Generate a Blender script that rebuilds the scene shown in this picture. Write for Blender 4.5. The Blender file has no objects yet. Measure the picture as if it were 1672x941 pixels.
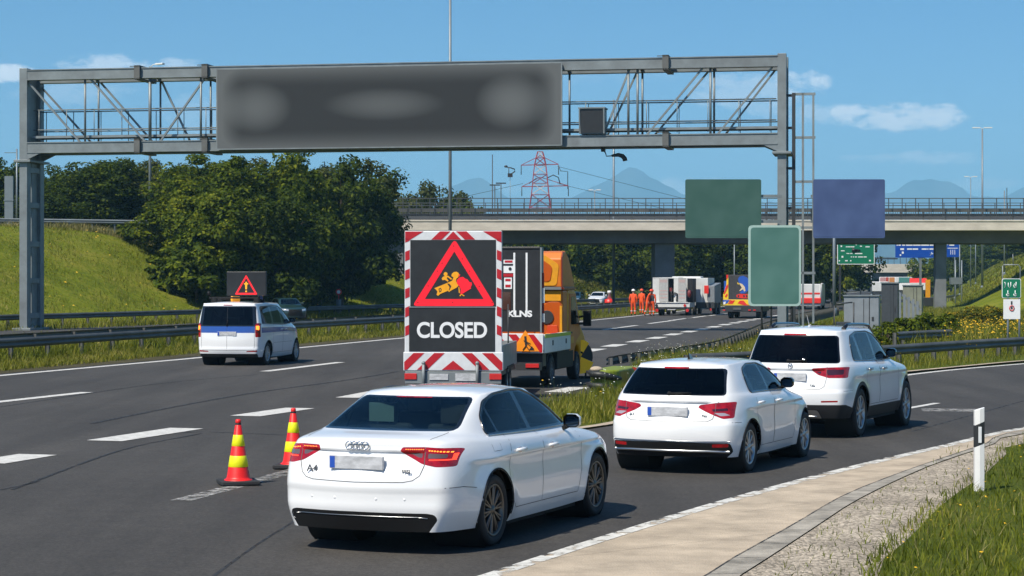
import bpy, bmesh, math, random
import numpy as np
from mathutils import Vector, Matrix
from mathutils.bvhtree import BVHTree
random.seed(7)
SC = bpy.context.scene
COL = SC.collection
R = math.radians
F, CX, CY, H = 3400.0, 836.0, 460.0, 2.5          # focal length and principal point in photo pixels, eye height
def P(px, py, Y):                                   # a point of the place from a sight line and its distance
    return Vector(((px-CX)/F*Y, Y, H-(py-CY)/F*Y))
def G(px, py, z=0.0):                               # a point on the flat ground
    Y = F*(H-z)/(py-CY)
    return Vector(((px-CX)/F*Y, Y, z))

# ---------------------------------------------------------------- materials
MATS = {}
def mat(name, col=(.5,.5,.5), rough=.5, metal=0., coat=0., var=0., vscale=8., bump=0., bscale=60., spec=.5,
        emit=None, estr=0., dirt=None, stretch=None):
    """Principled material with object-space noise in colour, roughness and bump."""
    if name in MATS: return MATS[name]
    m = bpy.data.materials.new(name); m.use_nodes = True
    nt = m.node_tree; N = nt.nodes; L = nt.links
    b = N['Principled BSDF']
    b.inputs['Base Color'].default_value = (*col, 1)
    b.inputs['Roughness'].default_value = rough
    b.inputs['Metallic'].default_value = metal
    b.inputs['Specular IOR Level'].default_value = spec
    if coat:
        b.inputs['Coat Weight'].default_value = coat; b.inputs['Coat Roughness'].default_value = .04
    if emit:
        b.inputs['Emission Color'].default_value = (*emit, 1); b.inputs['Emission Strength'].default_value = estr
    tc = N.new('ShaderNodeTexCoord')
    vec = tc.outputs['Object']
    if stretch:
        mp = N.new('ShaderNodeMapping'); mp.inputs['Scale'].default_value = stretch
        L.new(vec, mp.inputs['Vector']); vec = mp.outputs['Vector']
    v = var if var else .06
    n = N.new('ShaderNodeTexNoise'); n.inputs['Scale'].default_value = vscale; n.inputs['Detail'].default_value = 5
    n.inputs['Roughness'].default_value = .65
    L.new(vec, n.inputs['Vector'])
    cr = N.new('ShaderNodeValToRGB')
    cr.color_ramp.elements[0].position = .32; cr.color_ramp.elements[1].position = .7
    d = dirt if dirt else tuple(c*(1-v) for c in col)
    cr.color_ramp.elements[0].color = (*d, 1)
    cr.color_ramp.elements[1].color = (*[min(1, c*(1+v*.6)) for c in col], 1)
    L.new(n.outputs['Fac'], cr.inputs['Fac']); L.new(cr.outputs['Color'], b.inputs['Base Color'])
    if bump:
        n2 = N.new('ShaderNodeTexNoise'); n2.inputs['Scale'].default_value = bscale; n2.inputs['Detail'].default_value = 4
        L.new(vec, n2.inputs['Vector'])
        bp = N.new('ShaderNodeBump'); bp.inputs['Strength'].default_value = bump; bp.inputs['Distance'].default_value = .02
        L.new(n2.outputs['Fac'], bp.inputs['Height']); L.new(bp.outputs['Normal'], b.inputs['Normal'])
    MATS[name] = m
    return m

# ---------------------------------------------------------------- objects
def link(o, parent=None):
    COL.objects.link(o)
    if parent: o.parent = parent
    return o
def tag(o, label=None, cat=None, group=None, kind=None):
    if label: o['label'] = label
    if cat: o['category'] = cat
    if group: o['group'] = group
    if kind: o['kind'] = kind
    return o
def thing(name, label, cat, loc=(0,0,0), rotz=0., group=None, scale=None):
    o = bpy.data.objects.new(name, None); o.empty_display_size = .2
    o.location = loc; o.rotation_euler = (0, 0, rotz)
    if scale: o.scale = scale
    link(o); tag(o, label, cat, group)
    return o
def heading(h): return math.pi/2 - R(h)             # local +x points h degrees right of straight ahead
def dup(root, loc=None, rotz=None, label=None, scale=None, group=None):
    r = root.copy(); COL.objects.link(r)
    if loc is not None: r.location = loc
    if rotz is not None: r.rotation_euler = (0, 0, rotz)
    if scale is not None: r.scale = scale
    if label: r['label'] = label
    if group: r['group'] = group
    for ch in list(root.children):
        c = ch.copy(); COL.objects.link(c); c.parent = r
        for g in list(ch.children):
            d = g.copy(); COL.objects.link(d); d.parent = c
    return r

class MB:
    """collects shapes into one mesh"""
    def __init__(s): s.v = []; s.f = []; s.m = []; s.sm = []
    def add(s, verts, faces, mi=0, smooth=False):
        o = len(s.v); s.v += [tuple(v) for v in verts]
        for f in faces:
            s.f.append(tuple(i+o for i in f)); s.m.append(mi); s.sm.append(smooth)
        return s
    def box(s, x0, x1, y0, y1, z0, z1, mi=0):
        v = [(x, y, z) for x in (x0, x1) for y in (y0, y1) for z in (z0, z1)]
        return s.add(v, [(0,1,3,2), (4,6,7,5), (0,4,5,1), (2,3,7,6), (0,2,6,4), (1,5,7,3)], mi)
    def obox(s, c, a, b, d, mi=0):
        c, a, b, d = map(Vector, (c, a, b, d))
        v = [c+i*a+j*b+k*d for i in (-1, 1) for j in (-1, 1) for k in (-1, 1)]
        return s.add(v, [(0,1,3,2), (4,6,7,5), (0,4,5,1), (2,3,7,6), (0,2,6,4), (1,5,7,3)], mi)
    def bar(s, p0, p1, w, h=None, mi=0, up=(0, 0, 1)):
        p0, p1 = Vector(p0), Vector(p1); h = h or w
        t = (p1-p0); l = t.length
        if l < 1e-6: return s
        t /= l; u = Vector(up)
        if abs(t.dot(u)) > .98: u = Vector((1, 0, 0))
        a = t.cross(u).normalized(); b = a.cross(t)
        return s.obox((p0+p1)/2, t*l/2, a*w/2, b*h/2, mi)
    def tube(s, p0, p1, r, n=8, mi=0, r1=None, cap=True):
        return s.path([p0, p1], [r, r if r1 is None else r1], n, mi, cap)
    def path(s, pts, r, n=8, mi=0, cap=True):
        pts = [Vector(p) for p in pts]; k = len(pts)
        rr = r if isinstance(r, (list, tuple)) else [r]*k
        ref = Vector((0, 0, 1)); verts = []
        for i, p in enumerate(pts):
            t = (pts[min(i+1, k-1)]-pts[max(i-1, 0)]).normalized()
            u = ref if abs(t.dot(ref)) < .95 else Vector((1, 0, 0))
            a = t.cross(u).normalized(); b = a.cross(t)
            for q in range(n):
                an = 2*math.pi*q/n
                verts.append(p+(a*math.cos(an)+b*math.sin(an))*rr[i])
        o = len(s.v); s.v += [tuple(v) for v in verts]
        for i in range(k-1):
            for q in range(n):
                q2 = (q+1) % n
                s.f.append((o+i*n+q, o+i*n+q2, o+(i+1)*n+q2, o+(i+1)*n+q)); s.m.append(mi); s.sm.append(n > 5)
        if cap:
            s.f.append(tuple(o+q for q in range(n))); s.m.append(mi); s.sm.append(False)
            s.f.append(tuple(o+(k-1)*n+q for q in reversed(range(n)))); s.m.append(mi); s.sm.append(False)
        return s
    def lathe(s, prof, org=(0, 0, 0), axis='z', n=24, mi=0, cap=True, smooth=True):
        """prof: list of (radius, height along axis)"""
        org = Vector(org); verts = []
        for r, h in prof:
            for q in range(n):
                a = 2*math.pi*q/n; c, d = r*math.cos(a), r*math.sin(a)
                verts.append(org+Vector({'z': (c, d, h), 'y': (c, h, d), 'x': (h, c, d)}[axis]))
        o = len(s.v); s.v += [tuple(v) for v in verts]
        k = len(prof)
        for i in range(k-1):
            for q in range(n):
                q2 = (q+1) % n
                s.f.append((o+i*n+q, o+i*n+q2, o+(i+1)*n+q2, o+(i+1)*n+q)); s.m.append(mi); s.sm.append(smooth)
        if cap:
            if prof[0][0] > 1e-6: s.f.append(tuple(o+q for q in range(n))); s.m.append(mi); s.sm.append(False)
            if prof[-1][0] > 1e-6: s.f.append(tuple(o+(k-1)*n+q for q in range(n))); s.m.append(mi); s.sm.append(False)
        return s
    def prism(s, poly, a, b, plane='xz', mi=0):
        """polygon in a plane, thickened from a to b along the third axis"""
        n = len(poly)
        def pt(u, v, w): return {'xz': (u, w, v), 'yz': (w, u, v), 'xy': (u, v, w)}[plane]
        v = [pt(*p, a) for p in poly]+[pt(*p, b) for p in poly]
        f = [tuple(range(n)), tuple(range(2*n-1, n-1, -1))]+[(i, (i+1) % n, n+(i+1) % n, n+i) for i in range(n)]
        return s.add(v, f, mi)
    def ellipsoid(s, c, r, nu=16, nv=10, mi=0):
        prof = [(math.sin(math.pi*i/nv), -math.cos(math.pi*i/nv)) for i in range(nv+1)]
        o = len(s.v); s.lathe([(max(p[0], 1e-4), p[1]) for p in prof], (0, 0, 0), 'z', nu, mi, cap=False)
        for i in range(o, len(s.v)):
            x, y, z = s.v[i]; s.v[i] = (c[0]+x*r[0], c[1]+y*r[1], c[2]+z*r[2])
        return s
    def xform(s, M, start=0):
        for i in range(start, len(s.v)): s.v[i] = tuple(M @ Vector(s.v[i]))
        return s
    def build(s, name, mats, parent=None, bevel=0., seg=2, recalc=True):
        me = bpy.data.meshes.new(name)
        me.from_pydata(s.v, [], s.f)
        if not isinstance(mats, (list, tuple)): mats = [mats]
        for m in mats: me.materials.append(m)
        me.polygons.foreach_set('material_index', s.m)
        me.polygons.foreach_set('use_smooth', s.sm)
        if recalc:
            bm = bmesh.new(); bm.from_mesh(me); bmesh.ops.recalc_face_normals(bm, faces=bm.faces); bm.to_mesh(me); bm.free()
        me.update()
        o = bpy.data.objects.new(name, me)
        if bevel:
            b = o.modifiers.new('bevel', 'BEVEL'); b.width = bevel; b.segments = seg; b.limit_method = 'ANGLE'; b.angle_limit = R(40)
            b.harden_normals = False
        return link(o, parent)

def smooth_body(name, mb, mats, parent=None, lv=2, crease=0.):
    """a cage rounded by subdivision"""
    o = mb.build(name, mats, parent)
    for p in o.data.polygons: p.use_smooth = True
    m = o.modifiers.new('sub', 'SUBSURF'); m.levels = lv; m.render_levels = lv
    return o

def text_mesh(body, size, depth=.004, bold=0., mats=None, name='lettering', parent=None, loc=(0,0,0), rot=(R(90),0,0), sx=1., align='CENTER', spacing=1.):
    cu = bpy.data.curves.new('t', 'FONT'); cu.body = body; cu.size = size; cu.extrude = depth; cu.offset = bold
    cu.align_x = align; cu.align_y = 'CENTER'; cu.space_character = spacing
    o = bpy.data.objects.new('t', cu); COL.objects.link(o)
    dg = bpy.context.evaluated_depsgraph_get()
    me = bpy.data.meshes.new_from_object(o.evaluated_get(dg)); me.name = name
    bpy.data.objects.remove(o); bpy.data.curves.remove(cu)
    me.materials.clear(); me.materials.append(mats)
    ob = bpy.data.objects.new(name, me); ob.location = loc; ob.rotation_euler = rot; ob.scale = (sx, 1, 1)
    return link(ob, parent)

def sheet(name, left, right, z, m, kind='structure', parent=None, lift=None):
    """a ground strip between two polylines with the same number of points"""
    mb = MB(); n = len(left)
    for a in list(left)+list(right): mb.v.append((a[0], a[1], z if lift is None else z+lift(a)))
    for i in range(n-1): mb.f.append((i, i+1, n+i+1, n+i)); mb.m.append(0); mb.sm.append(True)
    o = mb.build(name, m, parent, recalc=False)
    for p in o.data.polygons:
        if p.normal.z < 0: p.flip()
    if kind: o['kind'] = kind
    return o
def resample(pts, n):
    pts = [Vector((p[0], p[1], 0)) for p in pts]
    d = [0]
    for a, b in zip(pts, pts[1:]): d.append(d[-1]+(b-a).length)
    xs = np.linspace(0, d[-1], n)
    X = np.interp(xs, d, [p.x for p in pts]); Y = np.interp(xs, d, [p.y for p in pts])
    return [Vector((x, y, 0)) for x, y in zip(X, Y)]
def smoothline(pts, n):
    """Catmull-Rom through points then even resampling"""
    p = [Vector((q[0], q[1], 0)) for q in pts]
    p = [2*p[0]-p[1]]+p+[2*p[-1]-p[-2]]
    out = []
    for i in range(1, len(p)-2):
        for k in range(12):
            t = k/12
            out.append(.5*((2*p[i])+(p[i+1]-p[i-1])*t+(2*p[i-1]-5*p[i]+4*p[i+1]-p[i+2])*t*t+(-p[i-1]+3*p[i]-3*p[i+1]+p[i+2])*t**3))
    out.append(p[-2])
    return resample(out, n)
def offset(line, d):
    """shift a ground polyline to its right by d metres"""
    out = []
    for i, p in enumerate(line):
        t = (line[min(i+1, len(line)-1)]-line[max(i-1, 0)]).normalized()
        out.append(Vector((p.x+t.y*d, p.y-t.x*d, 0)))
    return out
# ================================================================ cars
M_WHITE = mat('white_car_paint', (.80,.81,.82), .28, coat=1., var=.03, vscale=1.5)
def two_sided(m, inner):
    """dark lining on the inside of a body shell"""
    nt = m.node_tree; N = nt.nodes; L = nt.links
    out = N['Material Output']; b = N['Principled BSDF']
    d = N.new('ShaderNodeBsdfDiffuse'); d.inputs['Color'].default_value = (*inner, 1)
    g = N.new('ShaderNodeNewGeometry'); mx = N.new('ShaderNodeMixShader')
    L.new(g.outputs['Backfacing'], mx.inputs[0]); L.new(b.outputs[0], mx.inputs[1]); L.new(d.outputs[0], mx.inputs[2])
    L.new(mx.outputs[0], out.inputs['Surface'])
two_sided(M_WHITE, (.05,.05,.05))
def glass_mat(name, tint, through):
    if name in MATS: return MATS[name]
    m = bpy.data.materials.new(name); m.use_nodes = True
    nt = m.node_tree; N = nt.nodes; L = nt.links
    N.remove(N['Principled BSDF']); out = N['Material Output']
    t = N.new('ShaderNodeBsdfTransparent'); t.inputs['Color'].default_value = (*[c*through for c in tint], 1)
    g = N.new('ShaderNodeBsdfGlossy'); g.inputs['Roughness'].default_value = .015; g.inputs['Color'].default_value = (.95,.97,1,1)
    lw = N.new('ShaderNodeFresnel'); lw.inputs['IOR'].default_value = 1.36
    n = N.new('ShaderNodeTexNoise'); n.inputs['Scale'].default_value = 3
    tc = N.new('ShaderNodeTexCoord'); L.new(tc.outputs['Object'], n.inputs['Vector'])
    bp = N.new('ShaderNodeBump'); bp.inputs['Strength'].default_value = .02; bp.inputs['Distance'].default_value = .01
    L.new(n.outputs['Fac'], bp.inputs['Height']); L.new(bp.outputs['Normal'], g.inputs['Normal'])
    mx = N.new('ShaderNodeMixShader')
    L.new(lw.outputs[0], mx.inputs[0]); L.new(t.outputs[0], mx.inputs[1]); L.new(g.outputs[0], mx.inputs[2])
    L.new(mx.outputs[0], out.inputs['Surface'])
    MATS[name] = m; return m
M_TINT = glass_mat('tinted_car_glass', (.72,.95,.97), .5)
M_DARKGLASS = glass_mat('dark_privacy_glass', (.7,.9,.95), .07)
M_GLOSSBLK = mat('gloss_black_trim', (.008,.008,.009), .12, coat=.6)
M_PLASTIC = mat('black_plastic', (.009,.009,.0095), .6, bump=.1, bscale=200, spec=.25)
M_CLAD = mat('dark_grey_cladding', (.022,.022,.024), .55, bump=.1, bscale=150, spec=.3)
M_RUBBER = mat('tyre_rubber', (.016,.016,.017), .75, bump=.2, bscale=90, var=.25)
M_CHROME = mat('chrome', (.75,.76,.78), .12, metal=1.)
M_BADGE = mat('badge_metal', (.22,.22,.23), .3, metal=.8)
M_SILVER = mat('silver_trim', (.5,.51,.52), .3, metal=1.)
M_GAP = mat('panel_gap_dark', (.09,.09,.09), .8)
M_LAMP = mat('red_lamp_glass', (.36,.003,.006), .10, coat=.7, var=.5, vscale=14)
M_LAMPDK = mat('dark_red_lamp_glass', (.05,.006,.007), .12, coat=1.)
M_LAMPLIT = mat('lit_red_led', (.8,.03,.02), .2, emit=(1.,.06,.02), estr=1.3)
M_LAMPAMB = mat('lit_amber_led', (.8,.15,.02), .2, emit=(1.,.22,.02), estr=2.2)
M_LAMPGREY = mat('smoked_lamp_glass', (.12,.08,.08), .12, coat=1.)
M_LAMPSILV = mat('clear_lamp_glass', (.55,.48,.48), .15, coat=1., metal=.4)
M_HEAD = mat('headlight_glass', (.6,.63,.66), .08, coat=1., metal=.5)
M_RIM_DK = mat('dark_alloy', (.13,.12,.11), .35, metal=.9)
M_RIM = mat('silver_alloy', (.42,.42,.43), .32, metal=.9)
M_INT = mat('dark_cabin_trim', (.03,.03,.032), .85)
M_SEAT = mat('dark_seat_cloth', (.055,.055,.058), .9)
M_SEATLT = mat('pale_seat_cover', (.22,.30,.28), .8)
M_BLUE = mat('blue_plate_band', (.02,.08,.42), .4)
M_PLATE = mat('grey_number_plate', (.50,.51,.53), .4, var=.35, vscale=7, stretch=(1,1,2.2))
M_UNDER = mat('underbody_black', (.008,.008,.008), .9)

def cage(rings, A=(0, .5, .85), crown=.04, creases=()):
    """rings: dicts X,Y,Z + rb,fb (plan bulge) zb,zf (lift at the centre line) -> verts, faces, creases"""
    S = len(rings[0]['X'])-1; J = 6+S
    verts = []; idx = {}
    def V(p):
        verts.append(p); return len(verts)-1
    def half(rg):
        X, Y, Z = rg['X'], rg['Y'], rg['Z']; out = []
        for f in A: out.append((X[0]-rg.get('rb', 0)*(1-f*f), Y[0]*f, Z[0]+rg.get('zb', 0)*(1-f*f)))
        for k in range(S+1): out.append((X[k], Y[k], Z[k]))
        for f in reversed(A): out.append((X[S]+rg.get('fb', 0)*(1-f*f), Y[S]*f, Z[S]+rg.get('zf', 0)*(1-f*f)))
        return out
    ids = []
    for rg in rings:
        row = []
        for (x, y, z) in half(rg):
            a = V((x, y, z)); b = a if y < 1e-6 else V((x, -y, z))
            row.append((a, b))
        ids.append(row)
    faces = []; cr = []
    for r in range(len(rings)-1):
        for j in range(J):
            for s in (0, 1):
                q = (ids[r][j][s], ids[r][j+1][s], ids[r+1][j+1][s], ids[r+1][j][s])
                faces.append(q if s else q[::-1])
    top = rings[-1]; n = len(rings)-1
    grid = {}
    for k in range(S+1):
        for a in range(4):
            if k == 0: grid[k, a] = ids[n][a]
            elif k == S: grid[k, a] = ids[n][J-a]
            elif a == 3: grid[k, a] = ids[n][3+k]
            else:
                f = A[a]; t = k/S
                x = top['X'][k]-top.get('rb', 0)*(1-f*f)*(1-t)+top.get('fb', 0)*(1-f*f)*t
                y = top['Y'][k]*f; z = top['Z'][k]+crown*(1-f*f)
                i = V((x, y, z)); grid[k, a] = (i, i if y < 1e-6 else V((x, -y, z)))
    for k in range(S):
        for a in range(3):
            for s in (0, 1):
                q = (grid[k, a][s], grid[k, a+1][s], grid[k+1, a+1][s], grid[k+1, a][s])
                faces.append(q if not s else q[::-1])
    for (r, j0, j1, w) in creases:
        for j in range(j0, j1 if j1 >= 0 else J+1+j1):
            for s in (0, 1): cr.append((ids[r][j][s], ids[r][j+1][s], w))
    return verts, faces, cr

class Shell:
    """a smooth car body whose windows, lamps and doors are cut out as parts of their own"""
    def __init__(s, rings, L, W, Ht, crown=.04, creases=(), push=None, lv=3):
        v, f, cr = cage(rings, crown=crown, creases=creases)
        me = bpy.data.meshes.new('cage'); me.from_pydata(v, [], f); me.update()
        if cr:
            at = me.attributes.new('crease_edge', 'FLOAT', 'EDGE')
            ek = {tuple(sorted(e.vertices)): e.index for e in me.edges}
            for a, b, w in cr:
                k = tuple(sorted((a, b)))
                if k in ek: at.data[ek[k]].value = w
        o = bpy.data.objects.new('cage', me); COL.objects.link(o)
        md = o.modifiers.new('s', 'SUBSURF'); md.levels = lv; md.render_levels = lv
        dg = bpy.context.evaluated_depsgraph_get()
        m2 = bpy.data.meshes.new_from_object(o.evaluated_get(dg))
        bpy.data.objects.remove(o); bpy.data.meshes.remove(me)
        n = len(m2.vertices); co = np.empty(n*3); m2.vertices.foreach_get('co', co); co = co.reshape(-1, 3)
        co[:, 0] = (co[:, 0]-co[:, 0].min())/(co[:, 0].max()-co[:, 0].min())*L
        co[:, 1] *= W/2/co[:, 1].max(); 
        z0 = co[:, 2].min(); co[:, 2] = z0+(co[:, 2]-z0)*(Ht-z0)/(co[:, 2].max()-z0)
        if push: co = push(co)
        m2.vertices.foreach_set('co', co.ravel()); m2.update()
        bm = bmesh.new(); bm.from_mesh(m2); bpy.data.meshes.remove(m2)
        bmesh.ops.recalc_face_normals(bm, faces=bm.faces); bm.normal_update()
        s.co = [v.co.copy() for v in bm.verts]; s.no = [v.normal.copy() for v in bm.verts]
        s.tri = [tuple(v.index for v in f.verts) for f in bm.faces]
        # faces as loose polygons: [points, centre, normal, part number]
        s.faces = [[[v.co.copy() for v in f.verts], f.calc_center_median(), f.normal.copy(), 0] for f in bm.faces]
        bm.free()
        s.bvh = BVHTree.FromPolygons(s.co, s.tri)
        s.parts = {}
    def normal_at(s, p):
        loc, no, fi, d = s.bvh.find_nearest(p)
        if fi is None: return Vector((0, 0, 1))
        ids = s.tri[fi]; w = [1/(1e-5+(s.co[i]-loc).length**2) for i in ids]
        n = Vector((0, 0, 0))
        for i, ww in zip(ids, w): n += s.no[i]*ww
        return n.normalized()
    AX = {'y': (0, 2), 'x': (1, 2), 'z': (0, 1)}
    def cut(s, poly, axis, name, sel=None, over=None):
        """carve a polygon seen along an axis; its faces become part `name`"""
        a, b = s.AX[axis]
        lo = [min(p[i] for p in poly)-.004 for i in (0, 1)]; hi = [max(p[i] for p in poly)+.004 for i in (0, 1)]
        m = .22
        la, ha, lb, hb = lo[0]-m, hi[0]+m, lo[1]-m, hi[1]+m
        ov = None if over is None else {s.parts.get(n, 0) for n in over}
        cand = []; rest = []
        for f in s.faces:
            c = f[1]
            if c[a] < la or c[a] > ha or c[b] < lb or c[b] > hb or (ov is not None and f[3] not in ov) or (sel and not sel(c, f[2])):
                rest.append(f)
            else: cand.append(f)
        for i in range(len(poly)):
            p, q = poly[i], poly[(i+1) % len(poly)]
            nx, ny = q[1]-p[1], -(q[0]-p[0]); l = math.hypot(nx, ny)
            if l < 1e-6: continue
            nx /= l; ny /= l; k = nx*p[0]+ny*p[1]
            # only faces near this edge of the polygon need splitting
            e0, e1 = min(p[0], q[0])-.01, max(p[0], q[0])+.01; g0, g1 = min(p[1], q[1])-.01, max(p[1], q[1])+.01
            out = []
            for f in cand:
                pts = f[0]
                d = [nx*v[a]+ny*v[b]-k for v in pts]
                if min(d) > -1e-5 or max(d) < 1e-5: out.append(f); continue
                us = [v[a] for v in pts]; ws = [v[b] for v in pts]
                if max(us) < e0 or min(us) > e1 or max(ws) < g0 or min(ws) > g1: out.append(f); continue
                A_, B_ = [], []
                n = len(pts)
                for j in range(n):
                    v, w = pts[j], pts[(j+1) % n]; dv, dw = d[j], d[(j+1) % n]
                    if abs(dv) < 1e-5: dv = 0
                    if abs(dw) < 1e-5: dw = 0
                    if dv >= 0: A_.append(v)
                    if dv <= 0: B_.append(v)
                    if dv*dw < 0:
                        x = v.lerp(w, dv/(dv-dw)); A_.append(x); B_.append(x)
                for Q in (A_, B_):
                    if len(Q) >= 3:
                        c = Vector((0, 0, 0))
                        for v in Q: c += v
                        out.append([Q, c/len(Q), f[2], f[3]])
            cand = out
        k = s.parts.setdefault(name, len(s.parts)+1)
        for f in cand:
            if inside(poly, f[1][a], f[1][b]): f[3] = k
        s.faces = rest+cand
    def hit(s, axis, side, u, v):
        a, b = s.AX[axis]; i = 3-a-b
        o = [0, 0, 0]; d = [0, 0, 0]; o[a] = u; o[b] = v; o[i] = 6.*side; d[i] = -side
        if axis == 'x' : o[i] = -3. if side < 0 else 9.
        if axis == 'z': o[i] = 4.; d[i] = -1
        for e in (0, .0017, -.0023, .006):
            q = Vector(o); q[a] += e; q[b] += e*.7
            loc, no, fi, dd = s.bvh.ray_cast(q, Vector(d))
            if loc is not None: break
        if loc is None: return None, None
        return loc, s.normal_at(loc)
    def ribbon(s, mb, pts, axis, side, w, off=.0015, mi=0, closed=False, step=.05, tube=False):
        """a thin strip that follows the body along a drawn line"""
        P2 = [Vector(p) for p in pts]
        if closed: P2.append(P2[0])
        dense = []
        for p, q in zip(P2, P2[1:]):
            n = max(1, int((q-p).length/step))
            for k in range(n): dense.append(p.lerp(q, k/n))
        dense.append(P2[-1])
        H_ = [s.hit(axis, side, p[0], p[1]) for p in dense]
        H_ = [h for h in H_ if h[0] is not None]
        if len(H_) < 2: return
        if tube:
            mb.path([h[0]+h[1]*off for h in H_], w/2, 6, mi); return
        vs = []
        for i, (l, n) in enumerate(H_):
            t = (H_[min(i+1, len(H_)-1)][0]-H_[max(i-1, 0)][0])
            if t.length < 1e-6: t = Vector((0, 0, 1))
            c = n.cross(t.normalized()); c.normalize()
            vs += [l+c*w/2+n*off, l-c*w/2+n*off]
        mb.add(vs, [(2*i, 2*i+1, 2*i+3, 2*i+2) for i in range(len(H_)-1)], mi, True)
    def finish(s, root, spec, body_name='body', body_mat=None, drop=()):
        """split by part; spec: part -> (object name, material, group by side?)"""
        groups = {}
        inv = {v: k for k, v in s.parts.items()}
        for f in s.faces: groups.setdefault(inv.get(f[3], ''), []).append(f)
        made = {}
        for nm, fs in groups.items():
            if nm in drop: continue
            on, m, split = spec[nm] if nm else (body_name, body_mat, False)
            sets = [fs]
            if split:
                sets = [[f for f in fs if f[1].y > 0], [f for f in fs if f[1].y <= 0]]
            for st in sets:
                if not st: continue
                vm = {}; vs = []; fc = []
                for f in st:
                    q = []
                    for v in f[0]:
                        key = (round(v.x, 4), round(v.y, 4), round(v.z, 4))
                        if key not in vm: vm[key] = len(vs); vs.append(v)
                        if not q or vm[key] != q[-1]: q.append(vm[key])
                    if len(set(q)) >= 3 and len(set(q)) == len(q): fc.append(q)
                me = bpy.data.meshes.new(on); me.from_pydata(vs, [], fc); me.materials.append(m)
                me.polygons.foreach_set('use_smooth', [True]*len(fc)); me.update()
                me.normals_split_custom_set_from_vertices([s.normal_at(v) for v in vs])
                o = bpy.data.objects.new(on, me); link(o, root)
                made.setdefault(nm, []).append(o)
        return made

def inside(poly, x, y):
    r = False; n = len(poly)
    for i in range(n):
        x1, y1 = poly[i]; x2, y2 = poly[(i+1) % n]
        if (y1 > y) != (y2 > y) and x < (x2-x1)*(y-y1)/(y2-y1)+x1: r = not r
    return r
def rnd(poly, rad=.03, n=4):
    """round the corners of a polygon"""
    out = []; N = len(poly)
    for i in range(N):
        p0, p1, p2 = Vector(poly[i-1]), Vector(poly[i]), Vector(poly[(i+1) % N])
        d0, d1 = p0-p1, p2-p1
        r0 = min(rad, d0.length*.45); r1 = min(rad, d1.length*.45)
        a, b = p1+d0.normalized()*r0, p1+d1.normalized()*r1
        for k in range(n+1):
            t = k/n; out.append(tuple(a*(1-t)**2+p1*2*t*(1-t)+b*t*t))
    return out
def arc(cx, cz, r, a0, a1, n=24): return [(cx+r*math.cos(R(a0+(a1-a0)*k/n)), cz+r*math.sin(R(a0+(a1-a0)*k/n))) for k in range(n+1)]
def mirror_y(poly): return [(-p[0], p[1]) for p in poly]

def make_wheel(root, r, w, rim_r, m_rim, spokes, x, y, style='double'):
    """wheel at (x, y): y<0 is the right-hand side; outer face looks away from the car"""
    e = bpy.data.objects.new('wheel', None); e.location = (x, y, r); link(e, root)
    if y > 0: e.rotation_euler = (0, 0, math.pi)
    key = ('wheel', r, w, rim_r, m_rim.name, spokes, style)
    if key in WHEELS:
        for src in WHEELS[key]:
            c = src.copy(); COL.objects.link(c); c.parent = e
        return e
    t = MB(); h = w/2
    prof = [(rim_r, -h*.8), (rim_r+.02, -h*.97), (r*.86, -h), (r*.95, -h*.93), (r*.992, -h*.72), (r, -h*.4)]
    prof = prof+[(a, -b) for a, b in reversed(prof)]
    t.lathe(prof, (0, 0, 0), 'y', 48, cap=False)
    for g in (-.45, -.15, .15, .45):
        t.lathe([(r*1.0005, h*g-.006), (r*1.0005, h*g+.006)], (0,0,0), 'y', 48, 1, cap=False)
    ty = t.build('tyre', [M_RUBBER, M_UNDER], e, recalc=False)
    b = MB()
    b.lathe([(rim_r+.004, -h*.90), (rim_r-.004, -h*.92), (rim_r-.018, -h*.86), (rim_r-.022, -h*.4), (rim_r-.03, h*.7)], (0,0,0), 'y', 40, 0, cap=False)
    yo = -h*.78
    b.lathe([(.001, yo-.012), (.026, yo-.012), (.034, yo-.004), (.07, yo+.004), (.08, yo+.04)], (0,0,0), 'y', 20, 0, cap=False)
    for k in range(spokes):
        a0 = 2*math.pi*k/spokes+.16
        offs = (-.085, .085) if style == 'double' else (0,)
        for d in offs:
            a = a0+d*.5; a2 = a0+d*1.15
            p0 = Vector((math.cos(a)*.045, yo+.006, math.sin(a)*.045)); p1 = Vector((math.cos(a2)*(rim_r-.012), yo+.004, math.sin(a2)*(rim_r-.012)))
            tt = (p1-p0).normalized(); n = Vector((0, 1, 0)); c = tt.cross(n)
            w0, w1 = (.012, .010) if style == 'double' else (.022, .017)
            v = []
            for p, ww in ((p0, w0), (p1, w1)):
                v += [p+c*ww, p+c*ww*.5-n*.008, p-c*ww*.5-n*.008, p-c*ww, p-c*ww+n*.03, p+c*ww+n*.03]
            b.add(v, [(i, (i+1) % 6, 6+(i+1) % 6, 6+i) for i in range(6)])
    rm = b.build('rim', m_rim, e)
    d = MB(); d.lathe([(.001, yo+.045), (rim_r-.03, yo+.045)], (0,0,0), 'y', 32, 0, cap=False)
    d.lathe([(.001, yo+.035), (rim_r*.62, yo+.035)], (0,0,0), 'y', 32, 1, cap=False)
    bd = d.build('brake_disc', [M_UNDER, M_CLAD], e)
    WHEELS[key] = [ty, rm, bd]
    return e
WHEELS = {}

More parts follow.
